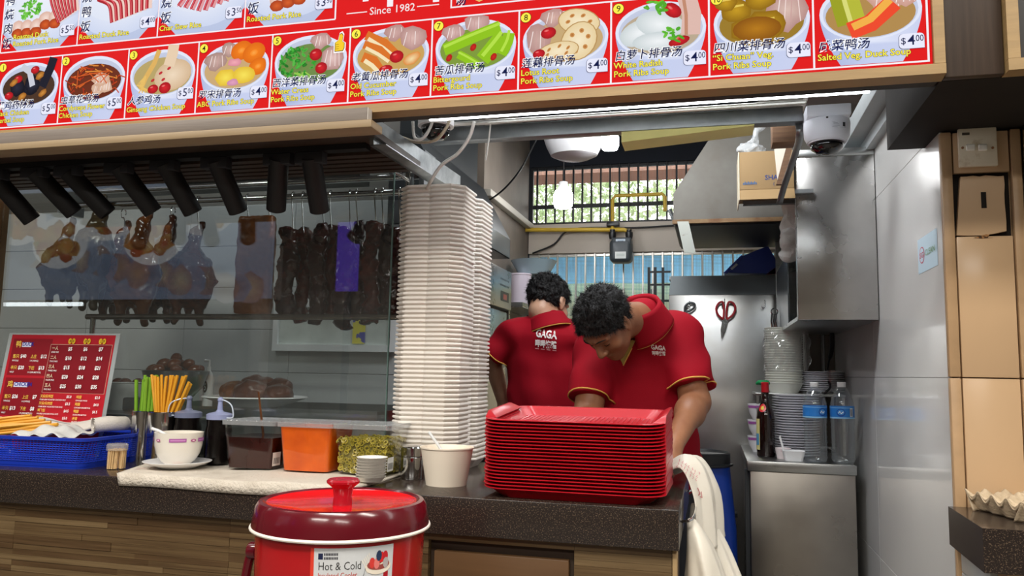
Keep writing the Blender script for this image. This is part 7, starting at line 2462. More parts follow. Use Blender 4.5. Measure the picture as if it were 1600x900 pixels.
# water bottles
M_PET = thin_glass('pet_plastic', (0.96, 0.98, 0.985), 0.05, rough=0.02, haze=0.05, hazecol=(0.85, 0.9, 0.95))  # pale haze mixed in to brighten the bottles, standing for highlights
M_WAT = thin_glass('bottle_inner', (0.95, 0.975, 0.985), 0.03)
BOT = []
for u, lab_ in ((1275, 'clear water bottle with a blue label standing nearer the plate stack'), (1318, 'clear water bottle with a blue label standing nearer the tiled wall')):
    Y = 3.585
    c = px(u, 725, Y=Y)
    H_ = px(u, 597, Y=Y).z - FZ
    q = thing('water_bottle', lab_, 'water bottle', (c.x, Y, FZ), group='water bottles on the fridge')
    R0 = 0.0475
    prof = [(0.0, 0.006), (0.020, 0.001), (0.036, 0.0), (R0 - 0.004, 0.006)]
    z = 0.02
    k = 0
    while z < 0.175:
        prof.append((R0 - (0.0035 if k % 2 else 0.0), z))
        z += 0.0105
        k += 1
    prof += [(R0, 0.18), (R0, 0.235), (R0 - 0.001, 0.245), (0.040, 0.268), (0.028, 0.295), (0.017, 0.315), (0.0145, H_ - 0.016), (0.0, H_ - 0.016)]
    obj('bottle', MB().lathe(prof, (c.x, Y, FZ), 28), M_PET, q, smooth=True)
    obj('cap', MB().lathe([(0.0165, H_ - 0.022), (0.0175, H_ - 0.02), (0.0175, H_ - 0.002), (0.016, H_), (0.0, H_)], (c.x, Y, FZ), 20), WHITEP, q)
    cv = Canvas(lambda u_, v, w, c=c, Y=Y: (c.x + (R0 + 0.0006 + w) * math.sin(u_), Y - (R0 + 0.0006 + w) * math.cos(u_), FZ + v), 0.0002)
    cv.grid(-3.14, 0.183, 3.14, 0.234, '2f7fd0', 30)
    cv.grid(-3.14, 0.183, 3.14, 0.189, '8fc6ee', 30)
    cv.grid(-3.14, 0.226, 3.14, 0.229, '7fb8ea', 30)
    o_ = 0.55 if u == 1275 else -0.25
    cv.ell(o_, 0.208, 0.36, 0.016, '1a4ea8', n=16)
    cv.ell(o_, 0.209, 0.28, 0.011, '4f9be0', n=16)
    cv.strip([(o_ - 0.2, 0.205), (o_ - 0.08, 0.213), (o_ + 0.02, 0.204), (o_ + 0.2, 0.211)], 0.004, 'ffffff')
    cv.rect(o_ + 0.75, 0.192, o_ + 1.05, 0.226, 'e8eef6')
    for j in range(7):
        cv.rect(o_ + 0.78 + 0.036 * j, 0.195, o_ + 0.797 + 0.036 * j, 0.223, '405068')
        cv.k -= 1
    cv.build('label', PRINT, q)
# dark beer bottle with green cloth
c = px(1197, 708, Y=3.72)
bb = thing('beer_bottle', 'dark brown glass bottle with a red cap standing on the fridge', 'bottle', (c.x, 3.72, FZ))
Hb = px(1195, 597, Y=3.72).z - FZ
obj('bottle', MB().lathe([(0.0, 0.0), (0.036, 0.0), (0.039, 0.005), (0.039, 0.17), (0.034, 0.20), (0.020, 0.235), (0.0155, 0.26), (0.0145, Hb - 0.012), (0.0, Hb - 0.012)], (c.x, 3.72, FZ), 28), mat('brown_beer_glass', '1c0f0c', 0.07, coat=0.5), bb, smooth=True)
obj('neck_foil', MB().lathe([(0.0165, Hb - 0.045), (0.0168, Hb - 0.008), (0.018, Hb - 0.004), (0.014, Hb), (0.0, Hb)], (c.x, 3.72, FZ), 20), mat('red_foil', 'b01822', 0.35), bb)
cv = Canvas(lambda u_, v, w: (c.x + (0.0396 + w) * math.sin(u_), 3.72 - (0.0396 + w) * math.cos(u_), FZ + v))
cv.grid(-1.6, 0.03, -0.75, 0.165, 'd8cf8a', 8)
cv.grid(-1.5, 0.05, -0.85, 0.10, '5a9ac0', 8)
cv.build('side_label', PRINT, bb)
cv = Canvas(lambda u_, v, w: (c.x + (0.0295 - 0.42 * (v - 0.21) + 0.0012 + w) * math.sin(u_), 3.72 - (0.0295 - 0.42 * (v - 0.21) + 0.0012 + w) * math.cos(u_), FZ + v))
cv.ell(-0.5, 0.213, 0.55, 0.018, 'd8242c', n=16)
cv.ell(-0.5, 0.213, 0.25, 0.009, 'e8d048', n=12)
cv.build('neck_label', PRINT, bb)
gcx = px(1191, 598, Y=3.76)
def f(p, c=Vector((gcx.x, 3.765, gcx.z))):
    return s_ell(p, c, (0.034, 0.018, 0.013)) + 0.008 * vnoise(p, 60, 2)
single('green_scrunch', sdf(f, Vector((gcx.x - 0.05, 3.73, gcx.z - 0.03)), Vector((gcx.x + 0.05, 3.80, gcx.z + 0.03)), 0.004), mat('green_net', '1f9a5a', 0.6), 'green net scrunched behind the red capped bottle neck', 'net', smooth=True)
single('net_hanger', MB().tube([(gcx.x, 3.79, FZ), (gcx.x, 3.79, gcx.z - 0.005)], 0.004, 6), STEEL, 'thin steel rod holding the green net behind the dark bottle', 'rod')
# riser shelf, plates, bowls
RZs = px(1230, 614, Y=4.0).z
rs = thing('riser_shelf', 'low steel riser shelf on the fridge carrying crockery', 'shelf', (0.38, 4.05, FZ))
obj('board', MB().rbox((0.19, 3.90, RZs - 0.012), (0.585, 4.27, RZs), 0.002), STEEL, rs)
for sx in (0.20, 0.575):
    for sy in (3.91, 4.26):
        obj('leg', MB().box((sx - 0.006, sy - 0.006, FZ), (sx + 0.006, sy + 0.006, RZs - 0.012)), STEEL, rs)
def plate(c, r_, h=0.016):
    return MB().lathe([(0.0, 0.0), (r_ * 0.55, 0.0), (r_ * 0.6, 0.002), (r_, h - 0.003), (r_ + 0.001, h - 0.001), (r_ - 0.002, h), (r_ * 0.6, 0.0055), (0.0, 0.004)], c, 30)
def stack(name, label, cat, group, u, Y, z0_, ztop_, r_, pitch_, fn, m):
    X = px(u, 640, Y=Y).x
    n = max(2, int((ztop_ - z0_ - 0.014) / pitch_) + 1)
    p = None
    for k in range(n):
        if p is None:
            p = single(name, fn((X, Y, z0_), r_), m, label, cat, group)
        else:
            o = p.copy()
            COL.objects.link(o)
            o.location = (X + cg.uniform(-.001, .001), Y + cg.uniform(-.001, .001), z0_ + pitch_ * k)
M_PL = mat('white_plate', 'dcdce2', 0.2)
stack('dinner_plate', 'white melamine plate in the tall pile on the fridge', 'plate', 'white plates piled on the fridge top', 1243, 3.78, FZ, px(1240, 617, Y=3.78).z, 0.100, 0.0112, plate, M_PL)
stack('side_plate', 'white plate in the short pile on the riser shelf', 'plate', 'white plates piled on the riser shelf', 1283, 4.05, RZs, px(1283, 581, Y=4.05).z, 0.108, 0.0098, plate, M_PL)
def fbowl(c, r_):
    return MB().lathe([(0.0, 0.0), (r_ * 0.72, 0.0), (r_ * 0.97, 0.045), (r_, 0.046), (r_, 0.0495), (r_ * 0.955, 0.0495), (r_ * 0.70, 0.004), (0.0, 0.004)], c, 30)
stack('foam_bowl', 'white foam bowl in the plastic wrapped tower on the riser shelf', 'bowl', 'white foam bowls in a tower', 1226, 4.0, RZs + 0.0005, px(1226, 524, Y=4.0).z, 0.088, 0.0118, fbowl, mat('foam_bowl_white', 'e0e2d8', 0.5))
X = px(1226, 560, Y=4.0).x
def wrapf(a, b):
    ang = a * 2 * math.pi
    r_ = 0.094 + 0.007 * math.sin(ang * 5 + b * 9) + 0.004 * math.sin(ang * 11 - b * 17) + 0.03 * max(0, math.cos(ang - 0.2)) ** 8 * math.sin(b * 3.1)
    return (X + r_ * math.cos(ang), 4.0 + r_ * math.sin(ang), RZs + 0.10 + 0.20 * b)
single('bag_sleeve', MB().sheet(wrapf, 60, 16, 0), thin_glass('bag_sleeve_film', (0.97, 0.97, 0.97), 0.10, rough=0.1, haze=0.08, hazecol=(0.9, 0.9, 0.9)), 'clear plastic sleeve wrapped round the tower of foam bowls', 'plastic sleeve', smooth=True)
# three rice bowls nested on their sides
for k, v in enumerate((640, 665, 690)):
    c = px(1184, v, Y=3.95)
    q = thing('porcelain_bowl', ('topmost', 'middle', 'lowest')[k] + ' of three purple banded rice bowls stacked behind the dark bottle', 'bowl', (c.x, 3.95, FZ + 0.075 * (2 - k)), group='purple banded bowls on the fridge')
    z = FZ + 0.0745 * (2 - k)
    obj('body', MB().lathe([(0.0, 0.0), (0.024, 0.0), (0.026, 0.006), (0.040, 0.03), (0.048, 0.074), (0.045, 0.074), (0.036, 0.03), (0.0, 0.009)], (c.x, 3.95, z), 28), WHITE_C, q)
    cv = Canvas(lambda u_, v_, w, c=c, z=z: (c.x + (0.0466 + w + 0.18 * (v_ - 0.06)) * math.sin(u_), 3.95 - (0.0466 + w + 0.18 * (v_ - 0.06)) * math.cos(u_), z + v_), 0.0003)
    cv.grid(-1.2, 0.054, 1.3, 0.066, 'a860a8', 14)
    cv.build('purple_band', PRINT, q)
# scoop dish
c = px(1240, 712, Y=3.58)
sd = thing('serving_scoop', 'white plastic serving scoop with a raised handle lying on the fridge', 'scoop', (c.x, 3.58, FZ))
obj('pan', MB().loft([rrect(c.x, 3.58, 0.035, 0.03, 0.012, FZ + 0.0005), rrect(c.x, 3.58, 0.045, 0.04, 0.014, FZ + 0.042), rrect(c.x, 3.58, 0.042, 0.037, 0.014, FZ + 0.042), rrect(c.x, 3.58, 0.032, 0.027, 0.012, FZ + 0.004)]), WHITEP, sd)
obj('handle', MB().loft([[(c.x - 0.04, 3.57, FZ + 0.028), (c.x - 0.04, 3.59, FZ + 0.028), (c.x - 0.036, 3.59, FZ + 0.042), (c.x - 0.036, 3.57, FZ + 0.042)], [(px(1217, 680, Y=3.58).x, 3.574, px(1217, 683, Y=3.58).z), (px(1217, 680, Y=3.58).x, 3.586, px(1217, 683, Y=3.58).z), (px(1217, 680, Y=3.58).x + 0.006, 3.586, px(1217, 680, Y=3.58).z), (px(1217, 680, Y=3.58).x + 0.006, 3.574, px(1217, 680, Y=3.58).z)]]), WHITEP, sd)
c = px(1218, 708, Y=3.70)
single('printed_cup', MB().lathe([(0.0, 0.0), (0.026, 0.0), (0.034, 0.045), (0.0325, 0.045), (0.0, 0.004)], (c.x + 0.012, 3.655, FZ), 24), mat('pink_printed_cup', 'e8dcdc', 0.3, col2='c8788a', vscale=30, sharp=(0.33, 0.36)), 'small white cup with faded pink print beside the dark bottle', 'cup')
c = px(1325, 575, Y=4.0)
single('drinking_glass', MB().lathe([(0.0, 0.0), (0.025, 0.0), (0.032, 0.11), (0.030, 0.11), (0.0235, 0.004), (0.0, 0.004)], (0.535, 3.96, RZs), 24), thin_glass('tumbler_glass', (0.95, 0.96, 0.96), 0.08), 'clear drinking glass on the riser shelf by the tiled wall', 'glass')
# things on the wall under the cabinet
for n_, u, r_, m_, lb in (('white_conduit', 1257, 0.008, mat('white_conduit', 'd6d6d0', 0.4), 'white vertical conduit below the wall cabinet'), ('steel_conduit', 1285, 0.012, CHROME, 'shiny steel pipe below the wall cabinet')):
    c0, c1 = px(u, 522, Y=4.28), px(u, 600, Y=4.28)
    single(n_, MB().tube([(c0.x, 4.285, 1.0), (c0.x, 4.285, CBZ0 + 0.2)], r_, 10), m_, lb, 'pipe')
single('charger_cable', MB().tube(spline([px(1300, 520, Y=4.1), px(1300, 545, Y=4.1), px(1294, 570, Y=4.05), px(1293, 590, Y=3.98), px(1297, 605, Y=3.9), px(1288, 615, Y=3.88)], 6), [0.011] * 10 + [0.005] * 21, 8), CABLE_K, 'black charger cable hanging from the wall cabinet behind the bottles', 'cable', smooth=True)
struct('trim_6', MB().box((0.37, 4.29, 0.98), (0.597, 4.33, 2.2)), mat('dark_brown_board', '6a625a', 0.6))

# ================================================================== blue drum, sticker
c = px(1118, 700, Y=3.55)
dm = thing('blue_drum', 'blue plastic drum with a black lid beside the steel fridge', 'drum', (c.x, 3.55, 0))
Dz = px(1118, 712, Y=3.42).z
DR = 0.155
DXc = px(1152, 760, Y=3.55).x - DR
obj('body', MB().lathe([(0.0, 0.0), (0.125, 0.0), (0.138, 0.02), (DR, 0.35), (DR, 0.5), (0.15, 0.68), (0.125, Dz - 0.05), (0.122, Dz - 0.03), (0.0, Dz - 0.03)], (DXc, 3.55, 0), 40), mat('blue_drum_plastic', '123a9a', 0.35, var=0.06), dm, smooth=True)
obj('lid', MB().lathe([(0.128, Dz - 0.055), (0.140, Dz - 0.05), (0.140, Dz - 0.042), (0.128, Dz - 0.04), (0.128, Dz), (0.122, Dz + 0.004), (0.115, Dz - 0.005), (0.0, Dz - 0.012)], (DXc, 3.55, 0), 40), BLACKP, dm)
st0, st1 = px(1434, 376, X=WALL_X), px(1464, 420, X=WALL_X)
sk = thing('hygiene_sticker', 'pale SG CLEAN hygiene sticker on the white tiled wall', 'sticker', (WALL_X, (st0.y + st1.y) / 2, 1.6))
yN, yF = px(1464, 356, X=WALL_X).y, px(1434, 376, X=WALL_X).y
zT, zB = px(1464, 356, X=WALL_X).z, px(1464, 415, X=WALL_X).z
cv = Canvas(lambda u, v, w: (WALL_X - 0.0006 - w, yF + (yN - yF) * u, zB + (zT - zB) * v))
cv.rect(0, 0, 1, 1, 'c4dcea')
cv.ell(0.22, 0.5, 0.14, 0.24, 'c2405a', n=24)
cv.ell(0.22, 0.5, 0.115, 0.205, 'c4dcea', n=24)
cv.text('SG', 0.22, 0.42, 0.22, 'c2405a', width=0.19, align='c', weight=0.02)
cv.text('CLEAN', 0.40, 0.42, 0.24, '6a9a52', width=0.5, weight=0.0)
cv.build('print', PRINT, sk)
# stool-height dark bin between drum and fridge
single('steel_gap_shelf', MB().box((0.02, 4.0, 0.0), (0.10, 4.28, 0.62)).box((-0.05, 4.2, 0.62), (0.11, 4.28, 0.64)), mat('dark_shelf', '2c2e30', 0.5, 0.5), 'dark metal stand between the drum and the fridge', 'stand')
# ================================================================== the two cooks
from mathutils.bvhtree import BVHTree

M_SHIRT = mat('crimson_polo', '96091d', 0.8, spec=0.2, var=0.05, vscale=5, bump=0.10, bscale=320)
M_TRIM = mat('yellow_piping', 'dba950', 0.7)
M_PLACKET = mat('mustard_placket', 'a8934a', 0.8)
M_HAIR = mat('black_hair', '0c0b0c', 0.45, spec=0.3, col2='1c1a1a', vscale=60, stretch=(1, 1, 1), bump=0.5, bscale=180)
M_TROUS = mat('dark_trousers', '1d1f26', 0.8)
M_SHOE = mat('black_clog', '0f0f10', 0.5)


def V3(p):
    return np.array([p[0], p[1], p[2]], float)


def unit(v):
    v = np.array(v, float)
    return v / np.linalg.norm(v)


def frame(f, u):
    f = unit(f)
    u = np.array(u, float)
    u = unit(u - (u @ f) * f)
    s = np.cross(u, f)       # the person's own left
    return np.stack([s, f, u], 1)      # columns: side, forward, up


def head_field(p, c, R, jaw=1.0):
    """p world points; c centre of the skull; R columns side, forward, up"""
    L = lambda s, f, u: c + R @ np.array([s, f, u], float)
    d = s_ell(p, L(0, -0.010, 0.030), (0.076, 0.098, 0.088), R)
    d = smin(d, s_ell(p, L(0, 0.030, -0.045), (0.060 * jaw, 0.062, 0.078), R), 0.03)
    d = smin(d, s_ell(p, L(0, 0.068, -0.098), (0.028, 0.022, 0.020), R), 0.025)        # chin
    for s in (-1, 1):
        d = smin(d, s_ell(p, L(s * 0.042, 0.058, -0.030), (0.026, 0.022, 0.024), R), 0.02)    # cheek
        d = smin(d, s_cap(p, L(s * 0.012, 0.088, 0.024), L(s * 0.048, 0.074, 0.020), 0.011, 0.009), 0.012)   # brow
        d = smax(d, -s_ell(p, L(s * 0.032, 0.096, 0.000), (0.019, 0.014, 0.012), R), 0.012)     # eye socket
        d = smin(d, s_ell(p, L(s * 0.032, 0.074, 0.000), (0.0145, 0.013, 0.0115), R), 0.004)    # lidded eye
        # ear
        e = s_ell(p, L(s * 0.080, -0.004, -0.004), (0.010, 0.020, 0.032), R)
        e = smax(e, -s_ell(p, L(s * 0.090, 0.002, -0.002), (0.008, 0.011, 0.020), R), 0.005)
        d = smin(d, e, 0.008)
        d = smin(d, s_ell(p, L(s * 0.079, 0.002, -0.034), (0.007, 0.009, 0.010), R), 0.006)
    d = smin(d, s_cap(p, L(0, 0.088, 0.010), L(0, 0.110, -0.032), 0.009, 0.0125), 0.010)      # nose
    for s in (-1, 1):
        d = smin(d, s_ell(p, L(s * 0.013, 0.100, -0.036), (0.009, 0.010, 0.008), R), 0.006)
    d = smin(d, s_ell(p, L(0, 0.086, -0.064), (0.024, 0.012, 0.0065), R), 0.006)     # upper lip
    d = smin(d, s_ell(p, L(0, 0.083, -0.076), (0.021, 0.012, 0.0070), R), 0.006)     # lower lip
    return d


def hair_mesh(c, R, back_low, front_high, seed, tilt=0.0):
    def f(p):
        q = (p - c) @ R
        s, fw, up = q[..., 0], q[..., 1], q[..., 2]
        d = s_ell(p, c + R @ np.array([0, -0.012, 0.034]), (0.084, 0.106, 0.097), R)
        n = vnoise(q * np.array([1, 0.45, 0.6]), 170, seed) * 0.006 + vnoise(q, 60, seed + 3) * 0.006 + vnoise(q * np.array([1, 0.5, 1]), 330, seed + 6) * 0.003
        d = d + n - 0.003
        # hairline: high in front, down to the ears at the sides, to the nape behind
        t = np.clip((fw + 0.10) / 0.19, 0, 1)
        line = back_low + (front_high - back_low) * t ** 1.6
        line = line + vnoise(q, 90, seed + 1) * 0.006
        cut = line - up
        return smax(d, cut, 0.010)
    lo = c - 0.135
    return sdf(f, lo, c + 0.15, 0.0032)


def strands(mb, c, R, n, seed, length=0.022):
    g = np.random.RandomState(seed)
    v = np.array(mb.v)
    q = np.array(mb.f)
    ctr = v[q].mean(1)
    nr = np.cross(v[q[:, 2]] - v[q[:, 0]], v[q[:, 3]] - v[q[:, 1]])
    nr /= np.maximum(np.linalg.norm(nr, axis=1, keepdims=True), 1e-12)
    loc = (ctr - c) @ R
    pick = g.choice(len(ctr), n)
    whorl = np.array([0.0, -0.045, 0.12])
    d = loc[pick] - whorl
    d = d @ R.T
    k = nr[pick]
    d = d - (d * k).sum(1, keepdims=True) * k
    d /= np.maximum(np.linalg.norm(d, axis=1, keepdims=True), 1e-9)
    d = d + 0.45 * k + 0.35 * g.normal(size=d.shape)
    d /= np.linalg.norm(d, axis=1, keepdims=True)
    L = length * (0.6 + 0.6 * g.rand(n, 1))
    w = np.cross(d, k)
    w /= np.maximum(np.linalg.norm(w, axis=1, keepdims=True), 1e-9)
    root = ctr[pick] - k * 0.002
    vs = np.stack([root - w * 0.0009, root + w * 0.0009, root + d * L - k * L * 0.12], 1).reshape(-1, 3)
    out = MB()
    out.v = [tuple(x) for x in vs.tolist()]
    out.f = [(3 * i, 3 * i + 1, 3 * i + 2) for i in range(n)]
    out.mi = [0] * n
    return out


def hand_field(p, w, d, n, side, curl=0.6, size=1.0):
    """w wrist, d pointing to the fingers, n back-of-hand normal, side +1/-1 thumb side"""
    w, d, n = V3(w), unit(d), np.array(n, float)
    n = unit(n - (n @ d) * d)
    t = np.cross(d, n) * side
    Rm = np.stack([t, d, n], 1)
    k = size
    f = s_ell(p, w + d * 0.050 * k, (0.042 * k, 0.055 * k, 0.017 * k), Rm)
    f = smin(f, s_cap(p, w - d * 0.02, w + d * 0.02, 0.026 * k, 0.027 * k), 0.02)
    for i, (off, ln) in enumerate(((-0.031, 0.062), (-0.010, 0.074), (0.011, 0.080), (0.031, 0.072))):
        a = w + d * 0.088 * k + t * off * k
        dirs = d
        q = a
        for j, seg in enumerate((0.42, 0.32, 0.26)):
            ang = curl * (0.35 + 0.45 * j)
            dd = d * math.cos(ang) - n * math.sin(ang)
            e = q + dd * ln * seg * k
            f = smin(f, s_cap(p, q, e, (0.0098 - 0.0008 * j) * k, (0.0092 - 0.0008 * j) * k), 0.006)
            q = e
    a = w + d * 0.028 * k + t * 0.030 * k
    b = a + (d * 0.5 + t * 0.75 - n * 0.3) * 0.040 * k
    e = b + (d * 0.85 + t * 0.3 - n * 0.35) * 0.034 * k
    f = smin(f, s_cap(p, a, b, 0.014 * k, 0.0115 * k), 0.010)
    f = smin(f, s_cap(p, b, e, 0.0112 * k, 0.0095 * k), 0.006)
    return f


def collar(c, ax, fwd, r0, r1, h, open_front=0.22, m=M_SHIRT, lap=0.04, n=40):
    """polo collar: a stand folding over into a lapel; ax is the neck axis"""
    ax = unit(ax)
    fwd = unit(np.array(fwd) - (np.array(fwd) @ ax) * ax)
    sd = np.cross(ax, fwd)

    def fn(a, b):
        ang = (open_front + (1 - 2 * open_front) * a * 1.0) * 2 * math.pi if False else open_front + (2 * math.pi - 2 * open_front) * a
        dirv = fwd * math.cos(ang) + sd * math.sin(ang)
        if b < 0.4:
            t = b / 0.4
            r, z = r0, h * t
        else:
            t = (b - 0.4) / 0.6
            r = r0 + 0.006 + (r1 - r0) * t
            z = h - (h + lap * 0.4) * t * 0.95 - lap * 0.5 * t * max(0, math.cos(ang))
            if t < 0.15:
                z += 0.003
        return tuple(V3(c) + dirv * r + ax * z)
    return fn


def person(name, label, loc, spec):
    P = thing(name, label, 'person', loc)
    return P


def project_print(cv_pts_obj, bvh):
    pass


class ShirtCanvas(Canvas):
    pass


def mapper(bvh, o, ux, uz, nrm, lift=0.0025):
    """print coordinates on a plane through o, pressed along -nrm on the cloth"""
    o, ux, uz, nrm = Vector(o), Vector(ux), Vector(uz), Vector(nrm).normalized()

    def fn(u, v, w):
        p = o + ux * u + uz * v
        h = bvh.ray_cast(p + nrm * 0.3, -nrm)
        if h[0] is None:
            return p
        return h[0] + nrm * (lift + w)
    return fn


# ------------------------------------------------------------------ cook in front, bowed over the counter
def cook_front():
    hip_y = 3.14
    nb = V3(px(1004, 492, Y=2.93))           # base of the neck
    shL = V3(px(1062, 523, Y=3.00))          # his left shoulder joint
    shR = V3(px(932, 542, Y=2.98))
    elL = V3(px(1086, 628, Y=2.90))
    elR = V3(px(918, 655, Y=2.84))
    wrL = V3(px(1052, 697, Y=2.60))
    wrR = V3(px(955, 690, Y=2.56))
    hc = V3(px(947, 505, Y=2.73))
    chest = V3(px(1000, 585, Y=3.02))
    hip = np.array([chest[0] + 0.02, hip_y, 0.93])
    R = frame((-0.26, -0.38, -0.88), (-0.46, -0.74, 0.46))
    root = thing('person', 'cook in a crimson polo bowing his head over the counter behind the trays', 'person', (hip[0], hip[1], 0))

    def body(p):
        d = head_field(p, hc, R, 1.08)
        nk = hc + R @ np.array([0, -0.045, -0.055])
        d = smin(d, s_cap(p, nk, nb + np.array([0, 0, -0.02]), 0.062, 0.070), 0.03)
        d = smin(d, s_ell(p, chest, (0.17, 0.10, 0.19)), 0.05)
        d = smin(d, s_cap(p, shR, shL, 0.060, 0.060), 0.05)
        for sh, el, wr in ((shL, elL, wrL), (shR, elR, wrR)):
            d = smin(d, s_cap(p, sh, el, 0.060, 0.052), 0.03)
            d = smin(d, s_cap(p, el, wr, 0.050, 0.030), 0.025)
            mid = el + (wr - el) * 0.25
            d = smin(d, s_ell(p, mid, (0.05, 0.05, 0.055)), 0.03)
        d = smin(d, hand_field(p, wrL, (-0.25, -0.75, -0.55), (0.35, -0.6, 0.75), 1, 0.8), 0.012)
        d = smin(d, hand_field(p, wrR, (0.25, -0.75, -0.45), (-0.35, -0.6, 0.75), -1, 0.8), 0.012)
        return d
    lo = np.minimum.reduce([hc - 0.15, wrR - 0.14, shR - 0.12, chest - 0.22])
    hi = np.maximum.reduce([hc + 0.15, wrL + 0.10, shL + 0.12, elL + 0.09, chest + 0.2])
    lo[2] = 1.005
    b = obj('body', sdf(body, lo, hi, 0.0044), mat('tan_skin', '9a6a4c', 0.45, col2='86573c', vscale=12, sss=0.06, bump=0.04, bscale=240), root, smooth=True)

    hemL = shL + (elL - shL) * 0.80
    hemR = shR + (elR - shR) * 0.74

    def shirt(p):
        d = s_ell(p, chest + np.array([0, 0.0, 0.02]), (0.215, 0.135, 0.23))
        d = smin(d, s_ell(p, (chest + hip) / 2 + np.array([0, -0.03, -0.02]), (0.205, 0.155, 0.25)), 0.06)
        d = smin(d, s_ell(p, hip + np.array([0, -0.02, 0.05]), (0.198, 0.150, 0.20)), 0.06)
        d = smin(d, s_cap(p, shR + np.array([0.03, 0.02, 0.0]), shL + np.array([-0.03, 0.01, 0.0]), 0.080, 0.086), 0.05)
        d = smin(d, s_cap(p, nb + np.array([0, 0.01, -0.06]), nb + np.array([0.0, 0.0, -0.012]), 0.10, 0.074), 0.05)
        for sh, el, hem, r0, r1 in ((shL, elL, hemL, 0.084, 0.086), (shR, elR, hemR, 0.082, 0.080)):
            ax = unit(el - sh)
            a = s_cap(p, sh, el, r0, r1)
            a = smax(a, (p - hem) @ ax, 0.004)
            d = smin(d, a, 0.035)
        q = p - chest
        # cloth folds pulled from the armpits to the belly
        fold = 0.005 * np.sin(34 * (q[..., 0] * 0.9 + q[..., 2] * 0.55) + 3 * vnoise(p, 7, 2)) * np.clip(0.5 - q[..., 2] * 2.2, 0.1, 1.0)
        fold = fold + 0.005 * np.sin(46 * (q[..., 2] * 0.9 - q[..., 0] * 0.5) + 4 * vnoise(p, 6, 5)) * np.clip(np.abs(q[..., 0]) * 6 - 0.6, 0, 1)
        d = d + fold + 0.004 * vnoise(p, 14, 4)
        # neck opening and hem
        d = smax(d, -s_cap(p, nb + np.array([0, -0.01, -0.03]), hc, 0.058, 0.062), 0.006)
        d = smax(d, 0.88 - p[..., 2], 0.004)
        return d
    sm = sdf(shirt, (min(elR[0], shR[0]) - 0.13, 2.72, 0.86), (max(elL[0], shL[0]) + 0.13, hip_y + 0.2, nb[2] + 0.12), 0.0062)
    sh_o = obj('polo_shirt', sm, M_SHIRT, root, smooth=True)
    for hem, el, sh, r_ in ((hemL, elL, shL, 0.0865), (hemR, elR, shR, 0.081)):
        ax = Vector(unit(el - sh))
        u_ = ax.orthogonal().normalized()
        w_ = ax.cross(u_)
        bv = BVHTree.FromPolygons([Vector(v) for v in sm.v], sm.f)
        ring = []
        for k in range(36):
            a_ = 2 * math.pi * k / 36
            dr = u_ * math.cos(a_) + w_ * math.sin(a_)
            c_ = Vector(hem) - ax * 0.005
            h = bv.ray_cast(c_ + dr * 0.16, -dr, 0.16)
            ring.append((h[0] if h[0] and (h[0] - c_).length < r_ * 1.18 else c_ + dr * r_) + dr * 0.0005)
        obj('sleeve_piping', MB().tube(ring, 0.0028, 6, closed=True), M_TRIM, sh_o, smooth=True)
    nax = unit(hc + R @ np.array([0, -0.05, -0.06]) - nb)
    fw = np.array([-0.45, -0.85, -0.35])
    cf = collar(nb + np.array([0.0, 0.0, -0.03]) + nax * 0.012, unit(nax * 0.55 + np.array([0.05, 0.0, 0.85])), fw, 0.080, 0.110, 0.075, 0.30, lap=0.050)
    co = obj('collar', MB().sheet(cf, 48, 14, 0.003), M_SHIRT, sh_o, smooth=True)
    obj('collar_piping', MB().tube([Vector(cf(k / 48, 1.0)) for k in range(49)], 0.0026, 6), M_TRIM, sh_o, smooth=True)
    # open placket
    bv = BVHTree.FromPolygons([Vector(v) for v in sm.v], sm.f)
    def hit(u, v, up_=0.004):
        p = px(u, v, Y=2.9)
        dr = (p - Vector((0, 0, CAM_H))).normalized()
        h = bv.ray_cast(Vector((0, 0, CAM_H)), dr)
        return (h[0] if h[0] else p) - dr * up_
    def plf(a, b):
        u0, v0 = 990 + (963 - 990) * a, 514 + (550 - 514) * a
        u1, v1 = 999 + (974 - 999) * a, 520 + (571 - 520) * a
        return hit(u0 + (u1 - u0) * b, v0 + (v1 - v0) * b, 0.005)
    pl_ = MB().sheet(plf, 14, 6)
    obj('placket', pl_, M_PLACKET, sh_o, smooth=None)
    obj('placket_piping', MB().tube([hit(997, 522), hit(987, 545), hit(974, 571)], 0.0022, 6), M_TRIM, sh_o)
    hm = hair_mesh(hc, R, -0.055, 0.066, 11)
    hr = obj('hair', hm, M_HAIR, root, smooth=True)
    obj('strands', strands(hm, hc, R, 9000, 1), M_HAIR, hr, smooth=None, kind='stuff')
    Lc = lambda s, f, u: Vector(hc + R @ np.array([s, f, u], float))
    bvb = BVHTree.FromObject(b, bpy.context.evaluated_depsgraph_get()) if False else None
    for s in (-1, 1):
        obj('eyebrow', MB().tube(spline([Lc(s * 0.012, 0.0985, 0.024), Lc(s * 0.030, 0.095, 0.031), Lc(s * 0.052, 0.079, 0.024)], 4), [0.001, 0.0016, 0.002, 0.0022, 0.0023, 0.0022, 0.002, 0.0015, 0.001], 6), M_HAIR, root, smooth=True)
        obj('eyelid_line', MB().tube(spline([Lc(s * 0.019, 0.0815, -0.006), Lc(s * 0.032, 0.0868, -0.0075), Lc(s * 0.045, 0.0792, -0.005)], 4), 0.0013, 6), M_HAIR, root, smooth=True)
    lip = mat('lip_skin', '8a5446', 0.4)
    # chest lettering
    bvs = bv
    c0 = hit(1032, 549, 0)
    fn = mapper(bvs, c0, (0.97, 0.24, 0.0), (0, -0.15, 0.99), (-0.22, -0.95, 0.15))
    cv = Canvas(fn, 0.0003)
    cv.text('GAGA', -0.028, 0.004, 0.022, 'f0e6e2', weight=0.03, width=0.046)
    cv.text('呷呷烧腊', -0.028, -0.014, 0.016, 'f0e6e2', weight=0.03, width=0.046)
    cv.build('chest_print', PRINT, sh_o)
